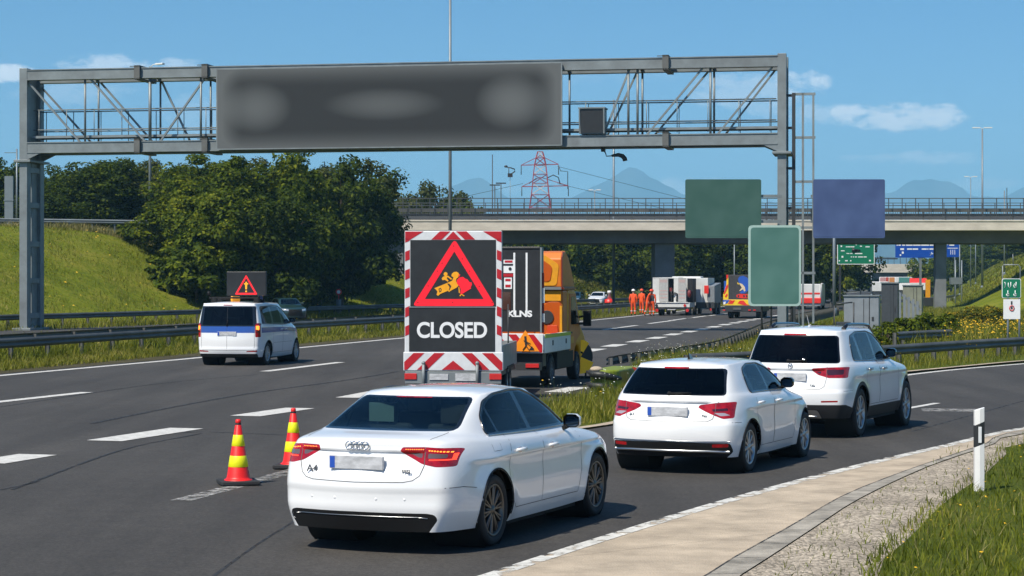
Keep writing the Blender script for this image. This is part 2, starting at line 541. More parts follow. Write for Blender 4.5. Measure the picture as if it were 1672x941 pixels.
def seat(root, x, y, z, m, w=.5, h=.62, head=True, hm=None):
    b = MB()
    b.box(x-.02, x+.5, y-w/2, y+w/2, z, z+.14)
    o = len(b.v); b.box(-.06, .06, y-w/2, y+w/2, z+.08, z+h); b.xform(Matrix.Translation((x, 0, 0)) @ Matrix.Shear('XY', 4, (-.0, 0)) if False else Matrix.Translation((x, 0, 0)), o)
    for i in range(o, len(b.v)):
        v = b.v[i]; b.v[i] = (v[0]-(v[2]-z)*.22, v[1], v[2])
    s_ = b.build('seat', m, root, bevel=.05, seg=3)
    if head:
        b = MB(); zz = z+h+.09; xx = x-(zz-z)*.22
        b.box(xx-.05, xx+.05, y-.13, y+.13, zz-.08, zz+.1)
        b.tube((xx, y-.06, zz-.14), (xx, y-.06, zz-.06), .008); b.tube((xx, y+.06, zz-.14), (xx, y+.06, zz-.06), .008)
        b.build('headrest', hm or m, s_, bevel=.045, seg=3)
def door_mirror(root, x, y, z, m, side, sx=1.):
    b = MB(); r = bpy.data.objects.new('door_mirror', None); r.location = (x, y, z); r.scale = (.82, .78, .84); link(r, root)
    yo = -1 if side < 0 else 1
    v = []
    for (xx, sc) in ((-.085, .94), (-.02, 1.0), (.06, .8), (.10, .35)):
        for k in range(12):
            a = 2*math.pi*k/12; ca, sa = math.cos(a), math.sin(a)
            sq = (abs(ca)**4+abs(sa)**4)**-.25
            v.append((xx*sx, yo*(.135+ca*.115*sc*sq), sa*.085*sc*sq+.075))
    n = 12; f = [(i*n+k, i*n+(k+1) % n, (i+1)*n+(k+1) % n, (i+1)*n+k) for i in range(3) for k in range(n)]
    f += [tuple(range(3*n, 4*n))]
    b.add(v, f, 0, True)
    b.bar((.0, 0, -.02), (.0, yo*.1, .03), .07, .05, 1)
    b.build('mirror_housing', [m, M_PLASTIC], r)
    g = MB(); g.add([(-.0865*sx, yo*(.145+(q[1]/yo-.135)*.80), .068+(q[2]-.075)*.74) for q in v[:12]], [tuple(range(12))])
    g.build('mirror_glass', M_MIRRORGL, r)
    return r
M_MIRRORGL = mat('mirror_glass', (.10,.13,.15), .06, metal=1.)
def door_handle(parent, sh, x, z, side, m, L=.20):
    p, n = sh.hit('y', side, x, z)
    b = MB(); b.path([p+Vector((-L/2, side*.004, 0)), p+Vector((-L/2+.03, side*.03, .004)), p+Vector((L/2-.03, side*.032, .006)), p+Vector((L/2, side*.004, .004))], [.012, .016, .016, .012], 8)
    b.ellipsoid(tuple(p+Vector((0, 0, -.004))), (L*.36, .006, .03), 12, 8, 1)
    b.ellipsoid(tuple(p+Vector((L*.2, side*.004, -.02))), (.012, .006, .012), 10, 6, 0)
    b.build('handle', [m, M_LAMPSILV], parent)

def common(root, c):
    """underbody, wheels, arch liners"""
    b = MB(); x0, x1 = c['x0'], c['x1']; y = c['W']/2-.16
    b.box(c['xr']+c['r']+.12, c['xf']-c['r']-.12, -y-.06, y+.06, c['clear'], c['clear']+.2)
    b.box(x0, c['xr']-c['r']-.05, -y, y, c['clear']+.06, c['clear']+.25)
    b.box(c['xf']+c['r']+.05, x1, -y, y, c['clear']+.05, c['clear']+.2)
    b.box(x0+.1, x1-.1, -.42, .42, c['clear']+.02, c['clear']+.3)
    for xw in (c['xr'], c['xf']):
        for s in (-1, 1):
            ra = c['ra']+.012
            b.lathe([(ra, s*.40), (ra, s*(c['W']/2-.05))], (xw, 0, c['r']+c.get('zw', .01)), 'y', 40, 0, cap=False)
            b.lathe([(.001, s*.42), (ra, s*.42)], (xw, 0, c['r']+.01), 'y', 32, 0, cap=False)
        b.tube((xw, -c['W']/2+.2, c['r']), (xw, c['W']/2-.2, c['r']), .05, 8)
    b.build('underbody', M_UNDER, root)
    for xw in (c['xr'], c['xf']):
        for s in (-1, 1): make_wheel(root, c['r'], c['tw'], c['rim'], c['mrim'], c['spokes'], xw, s*(c['W']/2-c['tw']/2-.02), c['style'])
def flare(co, xw, zw, ra, amt, width=.16):
    d = np.hypot(co[:, 0]-xw, co[:, 2]-zw)
    k = np.where(np.abs(co[:, 1]) > .5, amt*np.exp(-np.clip(d-ra, 0, 9)**2/width**2*2.2), 0)
    co[:, 1] += np.sign(co[:, 1])*k
    return co
def tornado(co, z, d, x0, x1):
    k = (1-sstep(z-.004, z+.012, co[:, 2]))*sstep(z-.28, z-.06, co[:, 2])*sstep(x0, x0+.3, co[:, 0])*(1-sstep(x1-.3, x1, co[:, 0]))*(np.abs(co[:, 1]) > .6)
    co[:, 1] -= np.sign(co[:, 1])*d*k
    return co
def sstep(a, b, x):
    t = np.clip((x-a)/(b-a), 0, 1); return t*t*(3-2*t)
def ring(X, Y, Z, **k): return dict(X=X, Y=Y, Z=Z, **k)
def white_sedan(loc, rot, scale):
    root = thing('sedan_car', 'white saloon car with four ring badge and lit rear lamps, closest car on the ramp', 'car', loc, rot, 'white cars queueing on the ramp', scale)
    X = [.24,.58,1.06,1.55,2.0,2.5,3.0,3.45,3.85,4.25,4.50]
    rings = [
     ring(X, [.72,.80,.83,.84,.84,.84,.84,.84,.83,.79,.64], [.21,.20,.20,.19,.19,.19,.19,.2,.22,.22,.22], rb=.13, fb=.2),
     ring(X, [.80,.88,.905,.895,.89,.89,.89,.90,.905,.86,.70], [.40,.38,.36,.34,.33,.33,.33,.34,.36,.38,.38], rb=.22, fb=.22),
     ring(X, [.80,.885,.905,.895,.89,.89,.89,.90,.905,.86,.70], [.62]*11, rb=.235, fb=.22),
     ring([.26]+X[1:], [.78,.875,.905,.905,.905,.905,.905,.905,.90,.85,.68], [.80,.81,.81,.80,.795,.785,.78,.77,.76,.72,.66], rb=.2, fb=.2),
     ring([.28]+X[1:], [.755,.84,.88,.893,.896,.896,.893,.885,.865,.81,.65], [.92,.92,.915,.90,.89,.88,.87,.855,.83,.78,.72], rb=.19, fb=.19),
     ring([.30]+X[1:-1]+[4.44], [.70,.79,.84,.856,.86,.86,.855,.84,.81,.75,.60], [1.0,1.0,.985,.965,.955,.945,.935,.915,.885,.835,.775], rb=.18, fb=.16, zb=.025),
     ring([.47,.70,1.05,1.5,2.0,2.5,3.0,3.38,3.65,4.0,4.25], [.66,.75,.79,.805,.81,.81,.805,.78,.74,.67,.54], [1.045,1.04,1.015,.99,.975,.965,.96,.955,.93,.885,.835], rb=.15, fb=.12, zb=.02),
     ring([.74,.92,1.2,1.55,2.0,2.45,2.9,3.1,3.2,3.3,3.36], [.645,.72,.76,.775,.78,.78,.77,.755,.735,.71,.66], [1.07,1.05,1.03,1.01,.995,.985,.985,.985,.985,.99,1.0], rb=.10, fb=.2),
     ring([1.08,1.2,1.38,1.63,2.0,2.4,2.75,2.88,2.95,3.0,3.03], [.60,.645,.675,.69,.69,.69,.68,.67,.655,.635,.60], [1.235,1.225,1.215,1.21,1.21,1.21,1.21,1.21,1.21,1.21,1.21], rb=.09, fb=.17),
     ring([1.42,1.5,1.6,1.76,2.0,2.3,2.5,2.58,2.62,2.65,2.67], [.545,.575,.595,.605,.61,.605,.58,.57,.56,.55,.525], [1.36,1.375,1.385,1.393,1.397,1.395,1.388,1.38,1.375,1.37,1.365], rb=.09, fb=.12),
    ]
    rw, xr, xf = .33, 1.10, 3.85
    def push(co):
        co = flare(co, xr, rw, .36, .022, .2); co = flare(co, xf, rw, .36, .018, .16)
        co = tornado(co, .795, .016, .5, 4.3)
        # number plate recess under the boot lip
        m = (co[:, 0] < .6) & (np.abs(co[:, 1]) < .75)
        k = (1-sstep(.905, .925, co[:, 2]))*sstep(.66, .80, co[:, 2])*(1-sstep(.5, .66, np.abs(co[:, 1])))
        co[:, 0] += np.where(m, .028*k, 0)
        k = (1-sstep(.555, .575, co[:, 2]))*sstep(.40, .5, co[:, 2])
        co[:, 0] += np.where(co[:, 0] < .5, .012*k, 0)
        k = sstep(.95, .99, co[:, 2])*(1-sstep(1.02, 1.05, co[:, 2]))   # boot lip
        co[:, 0] -= np.where((co[:, 0] < .4), .012*k, 0)
        return co
    sh = Shell(rings, 4.76, 1.826, 1.427, crown=.045, creases=[(3, 4, -5, .55), (5, 0, 3, .75), (5, -4, -1, .3)] , push=push, lv=3)
    low = lambda c, n: abs(c.y) > .55
    rear = lambda c, n: c.x < .75
    for xw in (xr, xf): sh.cut(arc(xw, rw+.01, .365, 0, 360, 40)[:-1], 'y', 'hole', low)
    # side glass
    dlo = rnd([(1.14,1.01),(1.22,1.17),(1.42,1.30),(1.68,1.362),(2.1,1.385),(2.42,1.372),(2.68,1.31),(3.0,1.16),(3.27,.992),(2.3,.992)], .05, 3)
    up = lambda c, n: abs(c.y) > .35 and c.z > .9
    sh.cut(dlo, 'y', 'frame', up)
    sh.cut(rnd([(1.19,1.025),(1.25,1.15),(1.37,1.235),(1.415,1.025)], .02, 2), 'y', 'glass', up, ['frame'])
    sh.cut(rnd([(1.455,1.022),(1.41,1.255),(1.55,1.312),(1.72,1.345),(2.10,1.360),(2.18,1.015)], .02, 2), 'y', 'glass', up, ['frame'])
    sh.cut(rnd([(2.27,1.013),(2.19,1.360),(2.42,1.348),(2.66,1.288),(2.98,1.135),(3.14,1.012)], .02, 2), 'y', 'glass', up, ['frame'])
    # doors
    sh.cut([(1.50,1.008),(2.285,.992),(2.30,.6),(2.29,.31),(1.60,.31),(1.47,.40),(1.40,.55),(1.41,.70),(1.46,.85)], 'y', 'reardoor', low)
    sh.cut([(2.295,.992),(3.29,.985),(3.36,.8),(3.35,.55),(3.28,.31),(2.30,.31),(2.31,.6)], 'y', 'frontdoor', low)
    # rear screen and windscreen
    sh.cut(rnd([(-.665,1.07),(.665,1.07),(.56,1.345),(-.56,1.345)], .05, 3), 'x', 'screenframe', lambda c, n: .4 < c.x < 1.9 and c.z > 1.0)
    sh.cut(rnd([(-.635,1.085),(.635,1.085),(.535,1.333),(-.535,1.333)], .04, 3), 'x', 'rearscreen', lambda c, n: .4 < c.x < 1.9 and c.z > 1.0, ['screenframe'])
    sh.cut(rnd([(-.66,1.02),(.66,1.02),(.50,1.345),(-.50,1.345)], .05, 3), 'x', 'windscreen', lambda c, n: 2.3 < c.x < 3.7 and c.z > .98)
    # lamps
    lamp = rnd([(.39,.915),(.405,.958),(.60,.960),(.78,.945),(.825,.935),(.825,.785),(.70,.785),(.58,.812)], .018, 3)
    for q in (lamp, mirror_y(lamp)): sh.cut(q, 'x', 'lamp', rear)
    g1 = rnd([(.47,.905),(.58,.905),(.58,.865),(.545,.868)], .01, 2); g2 = rnd([(.63,.905),(.77,.895),(.77,.862),(.63,.86)], .012, 2)
    for q in (g1, mirror_y(g1), g2, mirror_y(g2)): sh.cut(q, 'x', 'lampgrey', rear, ['lamp'])
    l2 = [(.64,.842),(.815,.843),(.815,.90),(.795,.90),(.795,.853),(.64,.852)]
    for q in (l2, mirror_y(l2)): sh.cut(q, 'x', 'lamplit', rear, ['lamp'])
    for k in range(9):
        y0 = .435+k*.018; q = [(y0,.936),(y0+.010,.936),(y0+.010,.942),(y0,.942)]
        for qq in (q, mirror_y(q)): sh.cut(qq, 'x', 'lampamb', rear, ['lamp'])
    for k in range(8):
        y0 = .63+k*.021; z0 = .932-k*.0022; q = [(y0,z0-.008),(y0+.013,z0-.009),(y0+.013,z0+.001),(y0,z0+.001)]
        for qq in (q, mirror_y(q)): sh.cut(qq, 'x', 'lampamb', rear, ['lamp'])
    # dark diffuser
    sh.cut(rnd([(-.72,.32),(-.70,.365),(-.64,.378),(0,.383),(.64,.378),(.70,.365),(.72,.32),(.58,.12),(-.58,.12)], .02, 2), 'x', 'diffuser', rear)
    hl = rnd([(.42,.62),(.45,.72),(.80,.76),(.80,.66)], .03, 2)
    for q in (hl, mirror_y(hl)): sh.cut(q, 'x', 'headlight', lambda c, n: c.x > 3.9)
    sh.cut(rnd([(-.38,.36),(.38,.36),(.36,.70),(-.36,.70)], .04, 2), 'x', 'grille', lambda c, n: c.x > 4.2)
    trim = MB(); gap = MB()
    for s in (-1, 1):
        sh.ribbon(trim, dlo, 'y', s, .022, .002, 0, True, .03, True)
        sh.ribbon(trim, [(1.14,1.004),(1.6,.997),(2.3,.986),(3.27,.985)], 'y', s, .02, .004, 1, False, .05, True)
        for d in ([(1.50,1.0),(1.46,.85),(1.41,.70),(1.40,.55),(1.47,.40),(1.60,.31),(2.29,.31),(2.30,.6),(2.288,.985)],
                  [(2.29,.31),(3.28,.31),(3.35,.55),(3.36,.8),(3.30,.97)]): sh.ribbon(gap, d, 'y', s, .007)
        sh.ribbon(gap, [(.22,.60),(.45,.60),(.66,.575)], 'y', s, .006)
        sh.ribbon(gap, [(1.07,.98),(1.07,.87),(1.25,.87),(1.25,.985)], 'y', s, .005)
        sh.ribbon(gap, [(4.2,.63),(4.35,.7)], 'y', s, .006)
        sh.ribbon(gap, [(s*.60,1.01),(s*.60,.955),(s*.605,.80),(s*.575,.71),(s*.52,.668),(s*.44,.652),(0,.645)], 'x', -1, .007)
        sh.ribbon(gap, [(.30,s*.60),(.42,s*.615),(.64,s*.63)], 'z', 1, .007)
        sh.ribbon(gap, [(3.42,s*.70),(3.9,s*.70),(4.3,s*.62)], 'z', 1, .007)
        sh.ribbon(gap, arc(xr, rw+.01, .372, -12, 192, 30), 'y', s, .014, .004, 1, False, .04, True)
        sh.ribbon(gap, arc(xf, rw+.01, .372, -12, 192, 30), 'y', s, .014, .004, 1, False, .04, True)
    sh.ribbon(trim, [(-.64,.335),(-.56,.345),(0,.349),(.56,.345),(.64,.335)], 'x', -1, .007, .004, 1, False, .05, True)
    sh.ribbon(trim, [(-.18,1.335),(.18,1.335)], 'x', -1, .022, .004, 2)
    for y in (-.45,.45,-.2,.2): 
        p, n = sh.hit('x', -1, y, .50); 
        if p: gap.ellipsoid(tuple(p), (.004,.012,.012), 8, 6, 1)
    trim.build('window_trim', [M_GLOSSBLK, M_SILVER, M_LAMP], root, recalc=False)
    gap.build('panel_gap', [M_GAP, M_WHITE], root, recalc=False)
    hit = sh.hit
    pl, pn = hit('x', -1, 0, .815)
    badge_p, bn = hit('x', -1, 0, .965)
    left_p, _ = hit('x', -1, .455, .745); right_p, _ = hit('x', -1, -.46, .745)
    made = sh.finish(root, {'frame': ('window_frame', M_GLOSSBLK, True), 'glass': ('side_window', M_TINT, True), 'reardoor': ('door', M_WHITE, True),
        'frontdoor': ('door', M_WHITE, True), 'screenframe': ('rear_screen_border', M_GLOSSBLK, False), 'rearscreen': ('rear_screen', M_TINT, False),
        'windscreen': ('windscreen', M_TINT, False), 'lamp': ('rear_lamp', M_LAMP, True), 'lampgrey': ('lamp_insert', M_LAMPGREY, True), 'lamplit': ('light_strip', M_LAMPLIT, True),
        'lampamb': ('light_strip', M_LAMPAMB, True), 'diffuser': ('bumper_insert', M_PLASTIC, False), 'headlight': ('headlight', M_HEAD, True), 'grille': ('grille', M_PLASTIC, False)},
        'body', M_WHITE, drop=('hole',))
    for k in ('lampgrey', 'lamplit', 'lampamb'):
        for i, o in enumerate(made.get(k, [])): o.parent = made['lamp'][i]
    sh.bvh = sh.bvh
    for s, i in ((1, 0), (-1, 1)):
        door_handle(made['reardoor'][i], sh, 1.68, .845, s, M_WHITE, .2); door_handle(made['frontdoor'][i], sh, 2.52, .835, s, M_WHITE, .2)
        door_mirror(root, 3.02, s*.83, .975, M_WHITE, s, .8)
    # plate, badge, lettering
    b = MB(); x = min(hit('x', -1, .0, .76)[0].x, hit('x', -1, .2, .87)[0].x, pl.x)-.012
    b.box(x-.006, x+.03, -.26, .26, pl.z-.057, pl.z+.057, 0); b.box(x-.008, x-.004, .205, .255, pl.z-.052, pl.z+.052, 1)
    b.build('number_plate', [M_PLATE, M_BLUE], root, bevel=.003)
    b = MB()
    for k in range(4):
        yc = (k-1.5)*.052
        b.path([(badge_p.x-.018, badge_p.y+yc+.034*math.cos(a), badge_p.z+.034*math.sin(a)) for a in np.linspace(0, 2*math.pi, 25)], .0055, 6, cap=False)
    b.build('ring_badge', M_CHROME, root)
    RX = (R(90), 0, R(-90))
    text_mesh('A4', .085, .003, .001, M_BADGE, 'badge_letters', root, left_p-Vector((.022,0,0)), RX, 1.1)
    text_mesh('TFSI', .045, .003, .001, M_BADGE, 'badge_letters', root, right_p-Vector((.022,0,0)), RX, 1.1)
    b = MB()
    for yy in (.585, .665): b.lathe([(.030,-.03),(.035,-.035),(.035,.12),(.027,.12),(.027,-.02)], (.21, yy, .315), 'x', 20, 0, cap=False); b.lathe([(.001,.06),(.028,.06)], (.21,yy,.315), 'x', 16, 1, cap=False)
    b.build('exhaust_pipe', [M_BADGE, M_UNDER], root)
    # cabin
    b = MB(); b.box(.75, 3.4, -.66, .66, .45, .62); b.box(.62, 1.25, -.60, .60, .62, 1.03); b.box(3.05, 3.45, -.62, .62, .6, .97)
    for s in (-1,1): b.box(1.2, 3.2, s*.70-.05, s*.70+.05, .45, .93)
    b.build('cabin_lining', M_INT, root, bevel=.04)
    seat(root, 1.55, .38, .60, M_SEAT, .58, .48, True, M_SEATLT); seat(root, 1.55, -.36, .60, M_SEAT, .58, .48)
    seat(root, 2.45, .37, .52, M_SEAT, .52, .62); seat(root, 2.45, -.37, .52, M_SEAT, .52, .66)
    b = MB(); b.path([(2.85+.05*math.sin(a), .37+.18*math.cos(a), .93+.17*math.sin(a)) for a in np.linspace(0, 2*math.pi, 21)], .016, 6, cap=False)
    b.box(2.85,2.92,.24,.5,.91,.94); b.build('steering_wheel', M_SEAT, root)
    common(root, dict(x0=.5, x1=4.3, W=1.826, xr=xr, xf=xf, r=rw, ra=.365, clear=.15, tw=.235, rim=.235, mrim=M_RIM_DK, spokes=10, style='double'))
    return root
TT = [0,.06,.16,.28,.4,.52,.64,.75,.85,.94,1.]
def lev(x0, x1, zr, zs, zf, wr, ws, wf, rb, fb, **k):
    X = [x0+t*(x1-x0) for t in TT]
    Y = [wr, wr+(ws-wr)*.75]+[ws]*5+[ws-(ws-wf)*.03, ws-(ws-wf)*.12, ws-(ws-wf)*.5, wf]
    Z = [zr+(zs-zr)*(t/.4) if t < .4 else zs+(zf-zs)*((t-.4)/.6)**1.5 for t in TT]
    return ring(X, Y, Z, rb=rb, fb=fb, **k)
def hatch(c):
    """an estate-shaped car or van built from one table of measures"""
    root = thing(c['name'], c['label'], c['cat'], c['loc'], c['rot'], c.get('group'), c.get('scale'))
    rw, xr, xf, ra = c['r'], c['xr'], c['xf'], c['ra']; W = c['W']
    paint = c.get('paint', M_WHITE)
    def push(co):
        co = flare(co, xr, rw, ra, c.get('fl', .018), .2); co = flare(co, xf, rw, ra, c.get('fl', .018), .17)
        if 'tor' in c: co = tornado(co, c['tor'], .015, .5, c['L']-.45)
        if 'recess' in c:
            z0, z1, yw, d = c['recess']
            m = (co[:, 0] < .6)
            k = (1-sstep(z1-.008, z1+.012, co[:, 2]))*sstep(z0, z0+.10, co[:, 2])*(1-sstep(yw, yw+.12, np.abs(co[:, 1])))
            co[:, 0] += np.where(m, d*k, 0)
        if 'step' in c:                                   # bumper stands proud of the tailgate
            z, d = c['step']; k = 1-sstep(z-.01, z+.015, co[:, 2])
            co[:, 0] -= np.where(co[:, 0] < .5, d*k, 0)
        return co
    sh = Shell(c['lev'], c['L'], W, c['H'], crown=c.get('crown', .045), creases=c.get('creases', []), push=push, lv=c.get('lv', 3))
    low = lambda a, n: abs(a.y) > .5
    rear = lambda a, n: a.x < .85 and n.x < .3
    front = lambda a, n: a.x > c['L']-1.0
    up = lambda a, n: abs(a.y) > .3 and a.z > c['zbelt']-.15
    if c.get('clad'):
        sh.cut(c['clad'], 'y', 'clad', lambda a, n: True)
        for xw in (xr, xf): sh.cut(arc(xw, rw+.01, ra+.055, 0, 360, 40)[:-1], 'y', 'clad', low)
    for xw in (xr, xf): sh.cut(arc(xw, rw+.01, ra, 0, 360, 40)[:-1], 'y', 'hole', low)
    sh.cut(c['dlo'], 'y', 'frame', up)
    for g in c['glass']: sh.cut(g, 'y', 'glass', up, ['frame'])
    nd = 0
    for d in c['doors']:
        nd += 1; sh.cut(d, 'y', 'door%d' % nd, low, ['']) if not c.get('clad') else sh.cut(d, 'y', 'door%d' % nd, low, ['', 'none'])
    for (poly, nm, over) in c['rearcuts']:
        for q in ((poly, mirror_y(poly)) if min(p[0] for p in poly) > 0 else (poly,)): sh.cut(q, 'x', nm, rear, over)
    for (poly, nm, over) in c.get('sidecuts', []): sh.cut(poly, 'y', nm, low, over)
    ws = c['screen']; sh.cut(ws[0], 'x', 'windscreen', lambda a, n: ws[1] < a.x < ws[2] and a.z > ws[3])
    for q in (c['head'], mirror_y(c['head'])): sh.cut(q, 'x', 'headlight', front)
    sh.cut(c['grille'], 'x', 'grille', front)
    trim = MB(); gap = MB()
    for s in (-1, 1):
        sh.ribbon(trim, c['dlo'], 'y', s, .02, .002, 0, True, .04, True)
        for d in c['doors']: sh.ribbon(gap, d, 'y', s, .007, closed=True)
        for g in c.get('gaps', []): sh.ribbon(gap, [(s*p[0], p[1]) for p in g], 'x', -1, .007)
        for g in c.get('sidegaps', []): sh.ribbon(gap, g, 'y', s, .006)
        if not c.get('clad'):
            for xw in (xr, xf): sh.ribbon(gap, arc(xw, rw+.01, ra+.007, -12, 192, 30), 'y', s, .014, .004, 1, False, .04, True)
        for g in c.get('silver', []): sh.ribbon(trim, g, 'y', s, .018, .004, 1, False, .05, True)
    for g, w in c.get('rearsilver', []): sh.ribbon(trim, g, 'x', -1, w, .004, 1, False, .05, True)
    if 'brake' in c: sh.ribbon(trim, c['brake'], 'x', -1, .024, .006, 2)
    trim.build('window_trim', [M_GLOSSBLK, M_SILVER, M_LAMP], root, recalc=False)
    gap.build('panel_gap', [M_GAP, paint], root, recalc=False)
    spec = {'frame': ('window_frame', M_GLOSSBLK, True), 'glass': ('side_window', c['gl'], True), 'windscreen': ('windscreen', M_TINT, False),
        'rearframe': ('rear_screen_border', M_GLOSSBLK, False), 'rearscreen': ('rear_screen', c['rgl'], False), 'lamp': ('rear_lamp', M_LAMP, True),
        'lampdk': ('lamp_insert', M_LAMPDK, True), 'lampsilv': ('lamp_insert', M_LAMPSILV, True), 'lamplit': ('light_strip', M_LAMPLIT, True), 'lampamb': ('light_strip', M_LAMPAMB, True),
        'reflector': ('reflector', M_LAMP, True), 'insert': ('bumper_insert', M_PLASTIC, False), 'clad': ('cladding', M_CLAD, False), 'headlight': ('headlight', M_HEAD, True),
        'grille': ('grille', M_PLASTIC, False), 'stripe': ('blue_stripe', c.get('stripe', M_BLUE), False), 'silvplate': ('skid_plate', M_RIM, False)}
    for i in range(nd): spec['door%d' % (i+1)] = ('door', paint, True)
    made = sh.finish(root, spec, 'body', paint, drop=('hole',))
    for k in ('lampdk', 'lampsilv', 'lamplit', 'lampamb'):
        for i, o in enumerate(made.get(k, [])):
            if 'lamp' in made: o.parent = made['lamp'][min(i, len(made['lamp'])-1)]
    for i in range(nd):
        hx, hz = c['handles'][i]
        for s, j in ((1, 0), (-1, 1)): door_handle(made['door%d' % (i+1)][j], sh, hx, hz, s, c.get('hm', paint), .18)
    mx, mz = c['mirror']
    for s in (-1, 1):
        p, n = sh.hit('y', s, mx, mz-.03); door_mirror(root, mx, p.y-s*.03, mz, c.get('mm', paint), s)
    if 'plate' in c:
        y, z = c['plate']; p, n = sh.hit('x', -1, y, z); p.x = min(sh.hit('x', -1, y+.02, z+d_)[0].x for d_ in (-.057, 0, .057))+.012
        b = MB(); b.box(p.x-.022, p.x+.02, y-.26, y+.26, z-.057, z+.057, 0); b.box(p.x-.024, p.x-.02, y+.205, y+.255, z-.052, z+.052, 1)
        b.build('number_plate', [M_PLATE, M_BLUE], root, bevel=.003)
    if 'wiper' in c:
        (y0, z0), (y1, z1) = c['wiper']; p, _ = sh.hit('x', -1, y0, z0); q, _ = sh.hit('x', -1, y1, z1)
        b = MB(); b.path([p+Vector((-.02,0,0)), q+Vector((-.025,0,0))], [.016, .008], 6); b.ellipsoid(tuple(p), (.03,.03,.03), 10, 6); b.build('rear_wiper', M_PLASTIC, root)
    for (tx, y, z, size, m) in c.get('text', []):
        p, _ = sh.hit('x', -1, y, z)
        if p is None: continue
        text_mesh(tx, size, .003, .001, m, 'badge_letters', root, p-Vector((.012,0,0)), (R(90),0,R(-90)), 1.1)
    if 'badge' in c:
        y, z, r = c['badge']; p, _ = sh.hit('x', -1, y, z); b = MB()
        b.path([(p.x-.012, y+r*math.cos(a), z+r*math.sin(a)) for a in np.linspace(0, 2*math.pi, 25)], .007, 6, cap=False)
        b.ellipsoid((p.x-.008, y, z), (.006, r*.5, r*.4), 12, 6)
        b.build('round_badge', M_CHROME, root)
    if 'fin' in c:
        p, n = sh.hit('z', 1, c['fin'], 0); b = MB()
        b.add([(p.x-.09,-.018,p.z-.01),(p.x-.09,.018,p.z-.01),(p.x+.08,.012,p.z-.01),(p.x+.08,-.012,p.z-.01),(p.x-.09,-.004,p.z+.075),(p.x-.09,.004,p.z+.075),(p.x-.05,0,p.z+.07)],
              [(0,1,5,4),(1,2,6,5),(2,3,6),(3,0,4,6),(4,5,6)], 0); b.build('antenna_fin', c.get('finm', M_GLOSSBLK), root)
    if 'whip' in c:
        p, n = sh.hit('z', 1, c['whip'], 0); b = MB(); b.tube(p, p+Vector((-.14,0,.16)), .007, 6, r1=.003); b.ellipsoid(tuple(p), (.04,.02,.02), 8, 6); b.build('antenna', M_PLATE, root)
    if 'rails' in c:
        x0, x1, yy = c['rails']
        for s in (-1, 1):
            pts = []
            for k in range(9):
                x = x0+(x1-x0)*k/8; p, n = sh.hit('z', 1, x, s*yy); pts.append(p+Vector((0, 0, .0 if k in (0, 8) else .055)))
            b = MB(); b.path(pts, [.034]+[.028]*7+[.034], 8); b.build('roof_rail', M_GLOSSBLK, root)
    b = MB(); zb = c['zbelt']; w = c['W']/2
    b.box(.55, xf-.2, -w+.24, w-.24, rw+.1, rw+.28); b.box(c['cowl']-.35, c['cowl'], -w+.28, w-.28, .6, zb)
    for s in (-1,1): b.box(.6, c['cowl']-.2, s*(w-.21)-.04, s*(w-.21)+.04, .45, zb-.05)
    b.build('cabin_lining', M_INT, root, bevel=.04)
    for (x, y, z, h) in c['seats']: seat(root, x, y, z, M_SEAT, .5, h)
    common(root, dict(x0=.45, x1=c['L']-.35, W=W, xr=xr, xf=xf, r=rw, ra=ra, clear=c.get('clear', .17), tw=c.get('tw', .215), rim=c['rim'], mrim=c.get('mrim', M_RIM), spokes=c.get('sp', 10), style=c.get('style', 'single')))
    return root, sh

